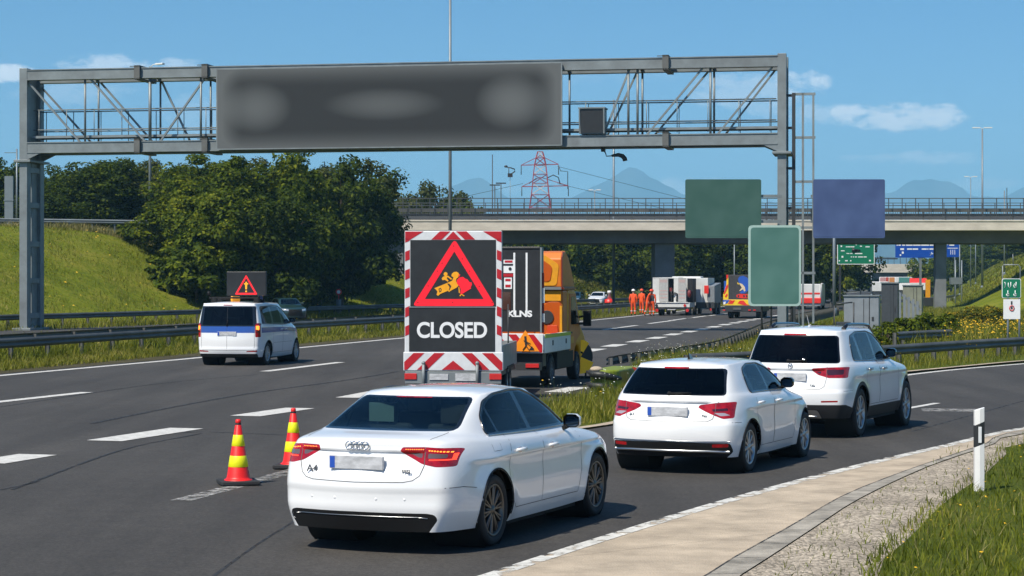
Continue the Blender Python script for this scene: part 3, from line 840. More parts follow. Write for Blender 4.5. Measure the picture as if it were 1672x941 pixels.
def small_hatchback(loc, rot, scale):
    r, sh = hatch(dict(name='hatchback_car', label='small white hatchback with blurred plate, middle car of the three on the ramp', cat='car', loc=loc, rot=rot, scale=scale, group='white cars queueing on the ramp',
        L=4.02, W=1.74, H=1.42, r=.315, xr=.77, xf=3.24, ra=.345, zbelt=1.0, cowl=2.9, rim=.215, sp=10, style='single', gl=M_TINT, rgl=M_DARKGLASS, fl=.02, lv=3,
        lev=[lev(.26,3.72,.22,.19,.22,.72,.80,.62,.15,.2), lev(.24,3.74,.38,.34,.38,.78,.85,.68,.23,.22), lev(.24,3.74,.62,.62,.62,.79,.855,.68,.235,.22),
             lev(.27,3.74,.80,.78,.68,.765,.866,.66,.21,.2), lev(.29,3.74,.93,.90,.74,.73,.845,.63,.19,.19), lev(.30,3.68,.985,.95,.79,.70,.82,.58,.18,.17),
             lev(.32,3.25,1.01,.97,.88,.69,.79,.56,.17,.15), lev(.34,2.80,1.04,1.0,.985,.68,.765,.64,.17,.2), lev(.47,2.46,1.2,1.2,1.2,.625,.69,.59,.15,.16), lev(.60,2.12,1.35,1.372,1.35,.54,.59,.52,.16,.12)],
        creases=[(3,4,-5,.55),(9,0,3,.6)], recess=(.66,.90,.45,.03), step=(.655,.018), tor=.80,
        dlo=rnd([(.93,.995),(.95,1.2),(1.05,1.30),(1.3,1.352),(1.72,1.348),(2.05,1.275),(2.4,1.13),(2.66,.985)], .05, 3),
        glass=[rnd([(.965,1.015),(.98,1.18),(1.03,1.245),(1.10,1.015)], .02, 2), rnd([(1.13,1.013),(1.06,1.265),(1.10,1.288),(1.3,1.33),(1.66,1.325),(1.72,1.008)], .02, 2), rnd([(1.79,1.006),(1.73,1.325),(2.04,1.255),(2.36,1.12),(2.54,1.0)], .02, 2)],
        doors=[[(1.03,.995),(1.76,.99),(1.77,.6),(1.755,.31),(1.18,.31),(1.10,.45),(1.06,.6),(1.02,.8)], [(1.775,.99),(2.66,.98),(2.73,.8),(2.72,.5),(2.68,.31),(1.77,.31),(1.785,.6)]],
        handles=[(1.16,.865),(1.95,.855)],
        rearcuts=[(rnd([(-.69,.985),(.69,.985),(.60,1.315),(-.60,1.315)], .05, 3), 'rearframe', None), (rnd([(-.665,1.0),(.665,1.0),(.575,1.30),(-.575,1.30)], .04, 3), 'rearscreen', ['rearframe']),
            (rnd([(.37,.84),(.39,.87),(.6,.90),(.79,.91),(.79,.71),(.68,.70),(.46,.79)], .02, 3), 'lamp', None), (rnd([(.57,.775),(.69,.775),(.755,.745),(.65,.735)], .01, 2), 'lampsilv', ['lamp']), (rnd([(.54,.82),(.72,.835),(.73,.80),(.56,.79)], .01, 2), 'lampdk', ['lamp']),
            (rnd([(-.78,.29),(-.76,.40),(0,.415),(.76,.40),(.78,.29),(.6,.10),(-.6,.10)], .03, 2), 'insert', None), (rnd([(.56,.345),(.74,.35),(.74,.39),(.56,.385)], .01, 2), 'reflector', None)],
        gaps=[[(.585,.90),(.585,.78),(.56,.70),(.50,.668),(0,.662)], [(.66,.985),(.61,.90)]], sidegaps=[[(.24,.655),(.42,.65)]],
        rearsilver=[([(-.74,.29),(-.5,.30),(0,.302),(.5,.30),(.74,.29)], .035), ([(-.76,.42),(0,.428),(.76,.42)], .012)], brake=[(-.16,1.318),(.16,1.318)],
        screen=(rnd([(-.64,1.02),(.64,1.02),(.50,1.335),(-.50,1.335)], .05, 3), 1.9, 3.1, .99), head=rnd([(.40,.58),(.42,.68),(.76,.74),(.76,.62)], .03, 2), grille=rnd([(-.38,.3),(.38,.3),(.36,.62),(-.36,.62)], .04, 2),
        mirror=(2.42,1.0), mm=M_GLOSSBLK, plate=(.0,.785), wiper=((.0,1.005),(-.28,1.02)), fin=.95,
        text=[('A1', .49, .74, .05, M_SILVER), ('TDI', -.46, .735, .04, M_SILVER)],
        seats=[(1.15,.33,.55,.52),(1.15,-.33,.55,.52),(1.95,.34,.5,.6),(1.95,-.34,.5,.64)]))
    return r
def suv_car(loc, rot, scale):
    r, sh = hatch(dict(name='sport_utility_car', label='tall white estate car with roof rails and dark lower cladding, foremost of the queue', cat='car', loc=loc, rot=rot, scale=scale, group='white cars queueing on the ramp',
        L=4.63, W=1.83, H=1.63, r=.36, xr=.95, xf=3.78, ra=.395, zbelt=1.1, cowl=3.3, rim=.245, sp=10, style='single', gl=M_TINT, rgl=M_DARKGLASS, fl=.02, lv=3, clear=.22,
        lev=[lev(.28,4.36,.30,.27,.28,.74,.83,.66,.13,.2), lev(.24,4.40,.46,.42,.46,.80,.89,.72,.23,.22), lev(.24,4.40,.72,.70,.72,.815,.90,.72,.235,.22),
             lev(.27,4.40,.90,.87,.80,.80,.908,.71,.20,.2), lev(.28,4.40,1.02,.985,.88,.775,.895,.69,.18,.18), lev(.29,4.33,1.075,1.04,.93,.755,.87,.65,.17,.16),
             lev(.31,3.8,1.10,1.065,1.0,.745,.84,.62,.165,.15), lev(.33,3.22,1.13,1.10,1.10,.735,.815,.68,.16,.2), lev(.43,2.86,1.34,1.34,1.34,.69,.75,.64,.15,.17), lev(.53,2.50,1.545,1.56,1.54,.605,.665,.58,.15,.13)],
        creases=[(3,4,-5,.4),(9,0,3,.6)], recess=(.72,1.005,.46,.03), step=(.70,.02), tor=.885, crown=.05,
        clad=[(-.1,0),(-.1,.50),(.30,.50),(.55,.44),(1.3,.43),(3.4,.43),(4.2,.44),(4.8,.44),(4.8,0)],
        dlo=rnd([(.74,1.135),(.80,1.36),(.92,1.49),(1.3,1.545),(1.9,1.545),(2.3,1.49),(2.7,1.34),(3.08,1.10),(2.1,1.10)], .05, 3),
        glass=[rnd([(.785,1.15),(.84,1.35),(.94,1.46),(1.06,1.485),(1.16,1.13)], .02, 2), rnd([(1.27,1.125),(1.18,1.50),(1.3,1.525),(1.92,1.522),(1.98,1.12)], .02, 2), rnd([(2.06,1.118),(2.0,1.518),(2.28,1.468),(2.66,1.325),(2.94,1.118)], .02, 2)],
        doors=[[(1.22,1.12),(2.01,1.10),(2.03,.7),(2.02,.46),(1.42,.46),(1.36,.6),(1.30,.72),(1.24,.85)], [(2.025,1.10),(3.08,1.09),(3.20,.9),(3.22,.6),(3.2,.46),(2.03,.46),(2.045,.7)]],
        handles=[(1.42,.985),(2.25,.97)], hm=M_SILVER,
        rearcuts=[(rnd([(-.745,1.10),(.745,1.10),(.655,1.505),(-.655,1.505)], .05, 3), 'rearframe', None), (rnd([(-.72,1.115),(.72,1.115),(.635,1.49),(-.635,1.49)], .04, 3), 'rearscreen', ['rearframe']),
            (rnd([(.33,1.0),(.35,1.03),(.6,1.045),(.845,1.05),(.845,.89),(.60,.89),(.44,.93)], .02, 3), 'lamp', None), (rnd([(.56,1.01),(.80,1.015),(.80,.94),(.58,.93)], .015, 2), 'lampdk', ['lamp']),
            (rnd([(.60,.955),(.70,.955),(.70,.98),(.60,.975)], .008, 2), 'lamplit', ['lamp']), (rnd([(.40,.975),(.48,.985),(.48,.955),(.46,.95)], .01, 2), 'lampdk', ['lamp']),
            (rnd([(-.50,.24),(-.44,.42),(.44,.42),(.50,.24)], .04, 3), 'silvplate', ['clad']), (rnd([(.50,.535),(.74,.54),(.74,.565),(.50,.56)], .008, 2), 'reflector', None)],
        gaps=[[(.565,1.09),(.565,.88),(.54,.77),(.48,.73),(0,.715)]], sidegaps=[[(.24,.70),(.5,.70)]],
        rearsilver=[([(-.42,.33),(0,.335),(.42,.33)], .02)], brake=[(-.18,1.515),(.18,1.515)],
        screen=(rnd([(-.68,1.13),(.68,1.13),(.56,1.53),(-.56,1.53)], .05, 3), 2.3, 3.6, 1.1), head=rnd([(.42,.74),(.44,.86),(.80,.90),(.80,.78)], .03, 2), grille=rnd([(-.40,.45),(.40,.45),(.40,.80),(-.40,.80)], .04, 2),
        mirror=(2.80,1.13), mm=M_GLOSSBLK, plate=(.0,.90), wiper=((.05,1.13),(-.25,1.14)), whip=1.1, badge=(.0,1.06,.036), rails=(.95,2.6,.60),
        text=[('220', -.36, .78, .05, M_SILVER)],
        seats=[(1.5,.36,.68,.6),(1.5,-.36,.68,.6),(2.35,.36,.65,.66),(2.35,-.36,.65,.66)]))
    return r
M_VANBLUE = mat('blue_livery_stripe', (.015,.075,.36), .3, coat=.8)
M_SCREEN = mat('black_display_face', (.016,.017,.019), .45, var=.3, vscale=4)
M_SIGNRED = mat('red_sign_face', (.72,.015,.02), .4, emit=(1,.02,.03), estr=.35)
M_SIGNAMB = mat('amber_sign_face', (.85,.36,.02), .4, emit=(1,.4,.02), estr=.3)
M_AMBER = mat('amber_beacon', (.9,.42,.02), .15, coat=.6, emit=(1,.45,.03), estr=.25)
def patrol_van(loc, rot, scale):
    r, sh = hatch(dict(name='patrol_van', label='white van with blue stripe and a warning display on its roof', cat='van', loc=loc, rot=rot, scale=scale,
        L=4.45, W=1.80, H=1.80, r=.325, xr=.85, xf=3.60, ra=.36, zbelt=1.12, cowl=3.55, rim=.215, sp=12, style='single', gl=M_DARKGLASS, rgl=M_DARKGLASS, fl=.012, lv=3, clear=.18, tw=.205,
        lev=[lev(.20,4.20,.24,.21,.24,.78,.82,.64,.09,.2), lev(.16,4.24,.42,.38,.42,.82,.875,.70,.15,.22), lev(.15,4.24,.70,.70,.68,.835,.88,.70,.145,.22),
             lev(.15,4.22,.92,.90,.80,.84,.885,.69,.13,.2), lev(.15,4.20,1.06,1.03,.90,.84,.88,.67,.12,.18), lev(.155,4.12,1.12,1.09,.98,.835,.87,.63,.12,.16),
             lev(.16,3.85,1.16,1.12,1.06,.83,.86,.64,.12,.16), lev(.17,3.50,1.22,1.17,1.13,.82,.85,.70,.12,.2), lev(.20,3.05,1.46,1.44,1.42,.785,.80,.66,.11,.18), lev(.24,2.62,1.70,1.71,1.68,.70,.715,.60,.11,.14)],
        creases=[(9,0,3,.7),(2,0,4,.3)], step=(.50,.02), crown=.05,
        dlo=rnd([(.36,1.17),(.42,1.60),(.52,1.66),(1.5,1.675),(2.1,1.66),(2.5,1.56),(2.95,1.36),(3.25,1.16),(2.2,1.13)], .05, 3),
        glass=[rnd([(.42,1.19),(.47,1.59),(.55,1.635),(1.24,1.65),(1.26,1.18)], .03, 2), rnd([(1.38,1.18),(1.36,1.65),(2.08,1.635),(2.16,1.17)], .03, 2), rnd([(2.26,1.16),(2.18,1.63),(2.47,1.535),(2.9,1.34),(3.1,1.17)], .02, 2)],
        doors=[[(1.32,1.14),(2.19,1.12),(2.21,.8),(2.20,.34),(1.30,.34),(1.31,.8)], [(2.205,1.12),(3.16,1.13),(3.22,.8),(3.2,.5),(3.14,.34),(2.21,.34),(2.225,.8)]],
        handles=[(2.05,.99),(2.38,.99)],
        rearcuts=[(rnd([(-.80,1.10),(.80,1.10),(.74,1.67),(-.74,1.67)], .04, 3), 'rearframe', None), (rnd([(-.70,1.13),(.70,1.13),(.655,1.64),(-.655,1.64)], .04, 3), 'rearscreen', ['rearframe']),
            ([(-.75,.92),(.75,.92),(.75,1.10),(-.75,1.10)], 'stripe', ['']), 
            (rnd([(.755,.80),(.75,1.14),(.80,1.20),(.865,1.19),(.865,.80)], .02, 3), 'lamp', None), (rnd([(.775,1.02),(.775,1.12),(.845,1.12),(.845,1.0)], .01, 2), 'lampamb', ['lamp']), (rnd([(.775,.93),(.775,.97),(.845,.97),(.845,.93)], .01, 2), 'lampdk', ['lamp']),
            (rnd([(-.80,.18),(-.80,.335),(.80,.335),(.80,.18)], .03, 2), 'insert', None), (rnd([(.52,.385),(.54,.415),(.80,.435),(.80,.39)], .008, 2), 'reflector', None)],
        sidecuts=[([(.30,.92),(.30,1.07),(1.31,1.06),(2.2,1.05),(3.2,1.02),(4.0,.92),(3.9,.86),(3.2,.90),(2.2,.92)], 'stripe', ['', 'door1', 'door2'])],
        gaps=[[(.73,1.09),(.735,.6),(.72,.44),(0,.43)], [(0,1.64),(0,.43)]], sidegaps=[[(.5,.58),(1.28,.58)], [(.42,1.135),(1.3,1.115)], [(1.35,.62),(3.1,.62)]],
        brake=[(-.12,1.70),(.12,1.70)],
        screen=(rnd([(-.70,1.17),(.70,1.17),(.60,1.66),(-.60,1.66)], .05, 3), 2.5, 3.8, 1.1), head=rnd([(.40,.76),(.44,.90),(.78,.98),(.78,.80)], .03, 2), grille=rnd([(-.5,.4),(.5,.4),(.4,.72),(-.4,.72)], .04, 2),
        mirror=(3.02,1.17), mm=M_PLASTIC, plate=(.0,.90), stripe=M_VANBLUE, wiper=((.0,1.13),(-.02,1.28)),
        text=[('SERVIS', .06, .52, .57, M_SILVER), ('CADDY', .05, -.5, .57, M_SILVER)] if False else [],
        seats=[(1.7,.36,.7,.62),(1.7,-.36,.7,.62),(2.45,.38,.66,.68),(2.45,-.38,.66,.68)]))
    # beacon bar and the display it carries
    b = MB(); z = 1.80
    b.bar((.75,-.66,z+.10), (.75,.66,z+.10), .07, .05); b.bar((1.25,-.66,z+.06), (1.25,.66,z+.06), .06, .05)
    for y in (-.6,.6): b.box(.68,.84,y-.07,y+.07,z-.06,z+.10); b.box(1.2,1.32,y-.05,y+.05,z-.05,z+.07); b.bar((.75,y*.6-.2,z+.1),(.75,y*.6-.2,z+.2),.05)
    b.build('roof_bar', M_PLASTIC, r, bevel=.008)
    b = MB(); x0 = .70; b.box(x0,x0+.10,-.87,.23,z+.16,z+.84,0)
    d = b.build('warning_display', [M_SCREEN], r, bevel=.012)
    t = MB(); cz = z+.19
    o = [(-.265,0),(.265,0),(.0,.47)]; 
    def tri(s, w):
        c = (0, .157); return [(c[0]+(p[0]-c[0])*s, c[1]+(p[1]-c[1])*s) for p in o]
    A_, B_ = rnd(tri(1,0), .03, 3), rnd(tri(.74,0), .02, 3)
    n = len(A_); t.add([(x0-.006, -.32-p[0]*1.2, cz+p[1]*1.2) for p in A_]+[(x0-.006, -.32-p[0]*1.2, cz+p[1]*1.2) for p in B_], [(i, (i+1) % n, n+(i+1) % n, n+i) for i in range(n)])
    t.build('red_triangle', M_SIGNRED, d)
    t = MB(); o_ = 0
    t.prism([(-.022,cz+.13),(.022,cz+.13),(.03,cz+.25),(.06,cz+.25),(.06,cz+.275),(.02,cz+.285),(.02,cz+.315),(-.02,cz+.315),(-.02,cz+.285),(-.06,cz+.275),(-.06,cz+.25),(-.03,cz+.25)], x0-.009, x0-.002, 'yz')
    t.prism([(-.022,cz+.06),(.022,cz+.06),(.022,cz+.10),(-.022,cz+.10)], x0-.009, x0-.002, 'yz')
    t.v = [(x, y-.32, cz+(zz-cz)*1.15) for x, y, zz in t.v]; t.build('exclamation_mark', M_SIGNAMB, d)
    for y in (.68,): 
        b = MB(); b.lathe([(.05,0),(.055,.04),(.03,.06)], (.72,y,z+.06), 'z', 12); b.tube((.72,y,z+.1),(.72,y+.04,z+.19),.012,6); b.ellipsoid((.72,y+.05,z+.22),(.07,.055,.075),12,8); b.build('work_lamp', M_PLASTIC, r)
    b = MB(); b.lathe([(.06,0),(.06,.09),(.045,.14),(.0,.16)], (.95,-.64,z+.06), 'z', 14); b.build('blue_beacon', mat('blue_beacon', (.03,.09,.3), .15, coat=.6), r)
    b = MB(); b.tube((.98,-.7,z+.15),(.98,-.7,z+.26),.012,6); b.lathe([(.03,.0),(.085,.05),(.085,.13),(.04,.17)], (.98,-.7,z+.25), 'z', 12); b.build('amber_beacon', M_AMBER, r)
    b = MB(); b.box(.95,1.12,-.02,.20,z+.0,z+.14); b.build('yellow_lamp_box', M_SIGNAMB, r, bevel=.02)
    p, _ = sh.hit('x', -1, .40, .56)
    return r
# ================================================================ light, sky, camera
SUN_AZ, SUN_EL = 40., 52.                       # sun stands behind the camera to the left
w = bpy.data.worlds.new('World'); SC.world = w; w.use_nodes = True
nt = w.node_tree; N = nt.nodes; L = nt.links; bg = N['Background']
def math_node(op, a, b=None, clamp=False):
    n = N.new('ShaderNodeMath'); n.operation = op; n.use_clamp = clamp
    for i, v in enumerate((a, b)):
        if v is None: continue
        if isinstance(v, (int, float)): n.inputs[i].default_value = v
        else: L.new(v, n.inputs[i])
    return n.outputs[0]
tc = N.new('ShaderNodeTexCoord'); sp = N.new('ShaderNodeSeparateXYZ'); L.new(tc.outputs['Generated'], sp.inputs[0])
X_, Y_, Z_ = sp.outputs
cb = N.new('ShaderNodeCombineXYZ'); L.new(X_, cb.inputs[0]); L.new(Y_, cb.inputs[1])
L.new(math_node('ADD', math_node('MULTIPLY', math_node('MAXIMUM', Z_, 0.), 1.25), .03), cb.inputs[2])
sky = N.new('ShaderNodeTexSky'); sky.sky_type = 'NISHITA'; sky.sun_disc = False
sky.sun_elevation = R(SUN_EL); sky.sun_rotation = R(180+SUN_AZ); sky.dust_density = .3; sky.air_density = .9; sky.ozone_density = 2.3
L.new(cb.outputs[0], sky.inputs[0])
hs = N.new('ShaderNodeHueSaturation'); hs.inputs['Saturation'].default_value = 1.33; L.new(sky.outputs[0], hs.inputs['Color'])
# fair-weather clouds low over the horizon, placed by compass bearing and height
YY = math_node('MAXIMUM', Y_, .05)
U = math_node('DIVIDE', X_, YY); V = math_node('DIVIDE', Z_, YY)
cu = N.new('ShaderNodeCombineXYZ'); L.new(U, cu.inputs[0]); L.new(math_node('MULTIPLY', V, 1.9), cu.inputs[1])
def noise(scale, detail, rough):
    n = N.new('ShaderNodeTexNoise'); n.inputs['Scale'].default_value = scale; n.inputs['Detail'].default_value = detail
    n.inputs['Roughness'].default_value = rough; L.new(cu.outputs[0], n.inputs['Vector']); return n.outputs['Fac']
NA = noise(75, 12, .66); NB = noise(17, 5, .55)
tot = sh = None
for (px, py, rx, ry, st) in [(175,108,95,26,.55),(15,122,60,20,.75),(292,108,50,18,.45),(120,150,120,30,.22),(330,190,90,50,.18),(1235,150,130,45,.35),(1312,132,55,26,.62),(1350,185,120,24,.35),
                             (1478,192,130,28,.95),(1395,184,45,17,.75),(1545,188,60,22,.8),(1520,258,110,14,.35),(1430,258,80,10,.3),(1120,310,110,26,.45),(780,310,90,14,.2),(900,120,260,24,.06),(1600,300,80,12,.25)]:
    u0, v0, a, b = (px-CX)/F, (CY-py)/F, rx/F, ry/F
    e = math_node('ADD', math_node('POWER', math_node('ABSOLUTE', math_node('DIVIDE', math_node('SUBTRACT', U, u0), a)), 2.),
                  math_node('POWER', math_node('ABSOLUTE', math_node('DIVIDE', math_node('SUBTRACT', V, v0), b)), 2.))
    e1 = math_node('SUBTRACT', 1., e, True); m = math_node('MULTIPLY', math_node('MINIMUM', math_node('MULTIPLY', e1, 3.), 1.), st)
    tot = m if tot is None else math_node('MAXIMUM', tot, m); sh = e1 if sh is None else math_node('MAXIMUM', sh, e1)
puff = math_node('MULTIPLY', math_node('ADD', math_node('ADD', sh, math_node('MULTIPLY', math_node('SUBTRACT', NA, .5), 3.2)), math_node('SUBTRACT', math_node('MULTIPLY', NB, .9), .72)), 1.5, True)
dens = math_node('MULTIPLY', puff, math_node('MULTIPLY', tot, 1.35, True), True)
cm = N.new('ShaderNodeMixRGB'); L.new(dens, cm.inputs[0]); L.new(hs.outputs[0], cm.inputs[1])
SKY_STR = .094
cm.inputs[2].default_value = (.80/SKY_STR, .84/SKY_STR, .90/SKY_STR, 1)
L.new(cm.outputs[0], bg.inputs[0]); bg.inputs[1].default_value = SKY_STR
w.cycles.sampling_method = 'MANUAL'; w.cycles.sample_map_resolution = 256
sl = bpy.data.lights.new('sun', 'SUN'); sl.energy = 4.4; sl.angle = R(.5); sl.color = (1., .93, .80)
so = bpy.data.objects.new('sun', sl); COL.objects.link(so)
sd = Vector((math.sin(R(SUN_AZ))*math.cos(R(SUN_EL)), math.cos(R(SUN_AZ))*math.cos(R(SUN_EL)), -math.sin(R(SUN_EL))))
so.rotation_euler = sd.to_track_quat('-Z', 'Y').to_euler(); so.location = (-20, -20, 40)
cd = bpy.data.cameras.new('camera'); cam = bpy.data.objects.new('camera', cd); COL.objects.link(cam); SC.camera = cam
cam.location = (0, 0, H); cam.rotation_euler = (R(90), 0, 0); cd.sensor_width = 36; cd.lens = 36*F/1672; cd.shift_y = -(470.5-CY)/1672
cd.clip_start = .1; cd.clip_end = 30000
vs = SC.view_settings; vs.view_transform = 'Standard'; vs.look = 'None'; vs.exposure = .45; vs.gamma = 1; vs.use_curve_mapping = False
SC.cycles.max_bounces = 6; SC.cycles.transparent_max_bounces = 12; SC.cycles.volume_bounces = 1; SC.cycles.use_denoising = True
SC.cycles.caustics_reflective = False; SC.cycles.caustics_refractive = False

# ================================================================ ground materials
def asphalt(name, base, patch):
    m = bpy.data.materials.new(name); m.use_nodes = True; nt = m.node_tree; N = nt.nodes; L = nt.links; b = N['Principled BSDF']
    tc = N.new('ShaderNodeTexCoord'); v = tc.outputs['Object']
    def nz(scale, det, src=v, rough=.6):
        n = N.new('ShaderNodeTexNoise'); n.inputs['Scale'].default_value = scale; n.inputs['Detail'].default_value = det; n.inputs['Roughness'].default_value = rough
        L.new(src, n.inputs['Vector']); return n
    mp = N.new('ShaderNodeMapping'); mp.inputs['Rotation'].default_value = (0, 0, R(12)); mp.inputs['Scale'].default_value = (.55, .035, 1); L.new(v, mp.inputs['Vector'])
    lanes = nz(1.6, 4, mp.outputs[0]); big = nz(.09, 4); fine = nz(20, 5, rough=.85); mid = nz(3.2, 6, rough=.8); grit = nz(130, 2, rough=.9); spots = nz(1.1, 6, rough=.75); pale = nz(.45, 8, rough=.8)
    def ramp(n, p0, p1, c0, c1):
        r = N.new('ShaderNodeValToRGB'); r.color_ramp.elements[0].position = p0; r.color_ramp.elements[1].position = p1
        r.color_ramp.elements[0].color = (*[c0]*3, 1); r.color_ramp.elements[1].color = (*[c1]*3, 1); L.new(n.outputs['Fac'], r.inputs['Fac']); return r.outputs[0]
    def mul(a, c):
        x = N.new('ShaderNodeMixRGB'); x.blend_type = 'MULTIPLY'; x.inputs[0].default_value = 1; L.new(a, x.inputs[1]) if not isinstance(a, tuple) else setattr(x.inputs[1], 'default_value', a); L.new(c, x.inputs[2]); return x.outputs[0]
    c = mul((*base, 1), ramp(lanes, .3, .7, .76, 1.22)); c = mul(c, ramp(big, .3, .7, .85, 1.15)); c = mul(c, ramp(mid, .3, .7, .80, 1.2)); c = mul(c, ramp(fine, .30, .70, .45, 1.6)); c = mul(c, ramp(grit, .3, .75, .6, 1.55)); c = mul(c, ramp(spots, .60, .72, 1.0, .72)); c = mul(c, ramp(pale, .62, .80, 1.0, 1.35))
    L.new(c, b.inputs['Base Color']); b.inputs['Roughness'].default_value = .82; b.inputs['Specular IOR Level'].default_value = .35
    bp = N.new('ShaderNodeBump'); bp.inputs['Strength'].default_value = .55; bp.inputs['Distance'].default_value = .006; L.new(grit.outputs['Fac'], bp.inputs['Height']); L.new(bp.outputs[0], b.inputs['Normal'])
    return m
M_ROAD = asphalt('asphalt', (.0500,.0460,.0418), 0)
M_LINE = mat('white_road_paint', (.62,.61,.585), .7, var=.25, vscale=3, bump=.2, bscale=120)
def worn_paint(name, col, lo, hi, scale):
    m = mat(name, col, .75, var=.3, vscale=6); nt = m.node_tree; N = nt.nodes; L = nt.links
    tc = N.new('ShaderNodeTexCoord'); n = N.new('ShaderNodeTexNoise'); n.inputs['Scale'].default_value = scale; n.inputs['Detail'].default_value = 7; n.inputs['Roughness'].default_value = .7
    L.new(tc.outputs['Object'], n.inputs['Vector']); mr = N.new('ShaderNodeMapRange'); mr.inputs['From Min'].default_value = lo; mr.inputs['From Max'].default_value = hi
    L.new(n.outputs['Fac'], mr.inputs['Value']); L.new(mr.outputs[0], N['Principled BSDF'].inputs['Alpha']); return m
M_LINE = worn_paint('white_road_paint_worn', (.58,.57,.54), .27, .40, 9)
M_WORN = worn_paint('worn_road_paint', (.46,.45,.43), .43, .66, 7)
M_WORN2 = worn_paint('patchy_edge_paint', (.62,.61,.57), .42, .50, 3.6)
M_DKLINE = worn_paint('dark_tar_and_line', (.022,.022,.023), .30, .55, 2.5)
M_CONC = mat('beige_concrete', (.48,.395,.295), .88, var=.2, vscale=1.6, bump=.6, bscale=55, dirt=(.31,.255,.19))
M_KERB = mat('grey_kerb_slab', (.34,.31,.26), .88, var=.45, vscale=2.2, bump=.6, bscale=45, dirt=(.17,.155,.13))
M_GRAVEL = None
def gravel():
    m = bpy.data.materials.new('gravel'); m.use_nodes = True; nt = m.node_tree; N = nt.nodes; L = nt.links; b = N['Principled BSDF']
    tc = N.new('ShaderNodeTexCoord'); vo = N.new('ShaderNodeTexVoronoi'); vo.inputs['Scale'].default_value = 36; L.new(tc.outputs['Object'], vo.inputs['Vector'])
    r = N.new('ShaderNodeValToRGB'); e = r.color_ramp.elements; e[0].color = (.15,.13,.10,1); e[1].color = (.54,.47,.39,1); e[0].position = .05; e[1].position = .95
    sx = N.new('ShaderNodeSeparateColor'); L.new(vo.outputs['Color'], sx.inputs[0]); L.new(sx.outputs[0], r.inputs[0])
    n = N.new('ShaderNodeTexNoise'); n.inputs['Scale'].default_value = 1.3; n.inputs['Detail'].default_value = 5; L.new(tc.outputs['Object'], n.inputs['Vector'])
    r2 = N.new('ShaderNodeValToRGB'); r2.color_ramp.elements[0].color = (.70,.68,.64,1); r2.color_ramp.elements[1].color = (1.12,1.1,1.05,1); r2.color_ramp.elements[0].position = .35; r2.color_ramp.elements[1].position = .65; L.new(n.outputs['Fac'], r2.inputs[0])
    x = N.new('ShaderNodeMixRGB'); x.blend_type = 'MULTIPLY'; x.inputs[0].default_value = 1; L.new(r.outputs[0], x.inputs[1]); L.new(r2.outputs[0], x.inputs[2]); L.new(x.outputs[0], b.inputs['Base Color'])
    b.inputs['Roughness'].default_value = .9
    bp = N.new('ShaderNodeBump'); bp.inputs['Strength'].default_value = .9; bp.inputs['Distance'].default_value = .015; bp.invert = True; L.new(vo.outputs['Distance'], bp.inputs['Height']); L.new(bp.outputs[0], b.inputs['Normal'])
    return m
M_GRAVEL = gravel()
def turf(name, c0, c1, c2, s1=.25, s2=3.5):
    m = bpy.data.materials.new(name); m.use_nodes = True; nt = m.node_tree; N = nt.nodes; L = nt.links; b = N['Principled BSDF']
    tc = N.new('ShaderNodeTexCoord')
    def nz(s, d):
        n = N.new('ShaderNodeTexNoise'); n.inputs['Scale'].default_value = s; n.inputs['Detail'].default_value = d; n.inputs['Roughness'].default_value = .7; L.new(tc.outputs['Object'], n.inputs['Vector']); return n.outputs['Fac']
    r = N.new('ShaderNodeValToRGB'); e = r.color_ramp.elements; e[0].position = .33; e[1].position = .68; e[0].color = (*c0,1); e[1].color = (*c2,1); k = e.new(.5); k.color = (*c1,1)
    a = nz(s1, 6); f = nz(s2, 8); mx = N.new('ShaderNodeMath'); mx.operation = 'ADD'; h = N.new('ShaderNodeMath'); h.operation = 'MULTIPLY'; h.inputs[1].default_value = .5
    L.new(a, mx.inputs[0]); L.new(f, mx.inputs[1]); L.new(mx.outputs[0], h.inputs[0]); L.new(h.outputs[0], r.inputs[0]); L.new(r.outputs[0], b.inputs['Base Color']); b.inputs['Roughness'].default_value = .95; b.inputs['Specular IOR Level'].default_value = .1
    bp = N.new('ShaderNodeBump'); bp.inputs['Strength'].default_value = 1.; bp.inputs['Distance'].default_value = .15; L.new(f, bp.inputs['Height']); L.new(bp.outputs[0], b.inputs['Normal'])
    return m
M_TURF = turf('meadow_turf', (.045,.068,.008), (.090,.115,.014), (.16,.155,.035))
M_SLOPE = turf('embankment_turf', (.060,.088,.006), (.140,.168,.010), (.27,.235,.04), .16, 2.4)
M_SOIL = turf('verge_soil', (.05,.045,.025), (.09,.08,.045), (.14,.125,.075), .6, 6)

# ================================================================ ground, roads, markings
def far_x(Y): return -13.3+.2125*Y
LE = [(-27,0),(-22.6,20),(-18,37),(-13.6,55.2),(-10.3,68),(-6.9,83.3),(4.84,132.8),(8.46,149),(19.3,200),(40.6,300),(83,500),(190,1000)]
LE = smoothline(LE, 90)
mb = MB(); S_ = 16000
mb.add([(-S_,-200,-.035),(S_,-200,-.035),(S_,14000,-.035),(-S_,14000,-.035)], [(0,1,2,3)]); g = mb.build('ground', M_TURF); g['kind'] = 'structure'
RR = [(-6.0,2),(-3.6,8),(-1.7,14),(-.08,17.9),(.98,20.4),(2.56,23.9),(4.66,28.1),(6.69,31.8),(8.7,35.4),(13,41.2),(20,49),(31,59),(46,70)]    # outer white line of the ramp
RR = smoothline(RR, 90)
RL = [(-6.9,10),(-4.1,22),(-1.4,33),(.9,34.4),(1.9,36.4),(5.5,45.2),(10.4,55.9),(15.7,63.9),(26,77),(40,91)]                                  # inner line of the ramp
GL = [(-8.2,2),(-6.4,10),(-3.6,24),(-1.6,33.3),(.2,40),(.74,42.5),(1.65,45.6),(2.6,50),(3.2,60),(4.2,67),(8.2,86),(13.0,109),(23.0,153),(33,203),(53,300),(96,500),(204,1000)]
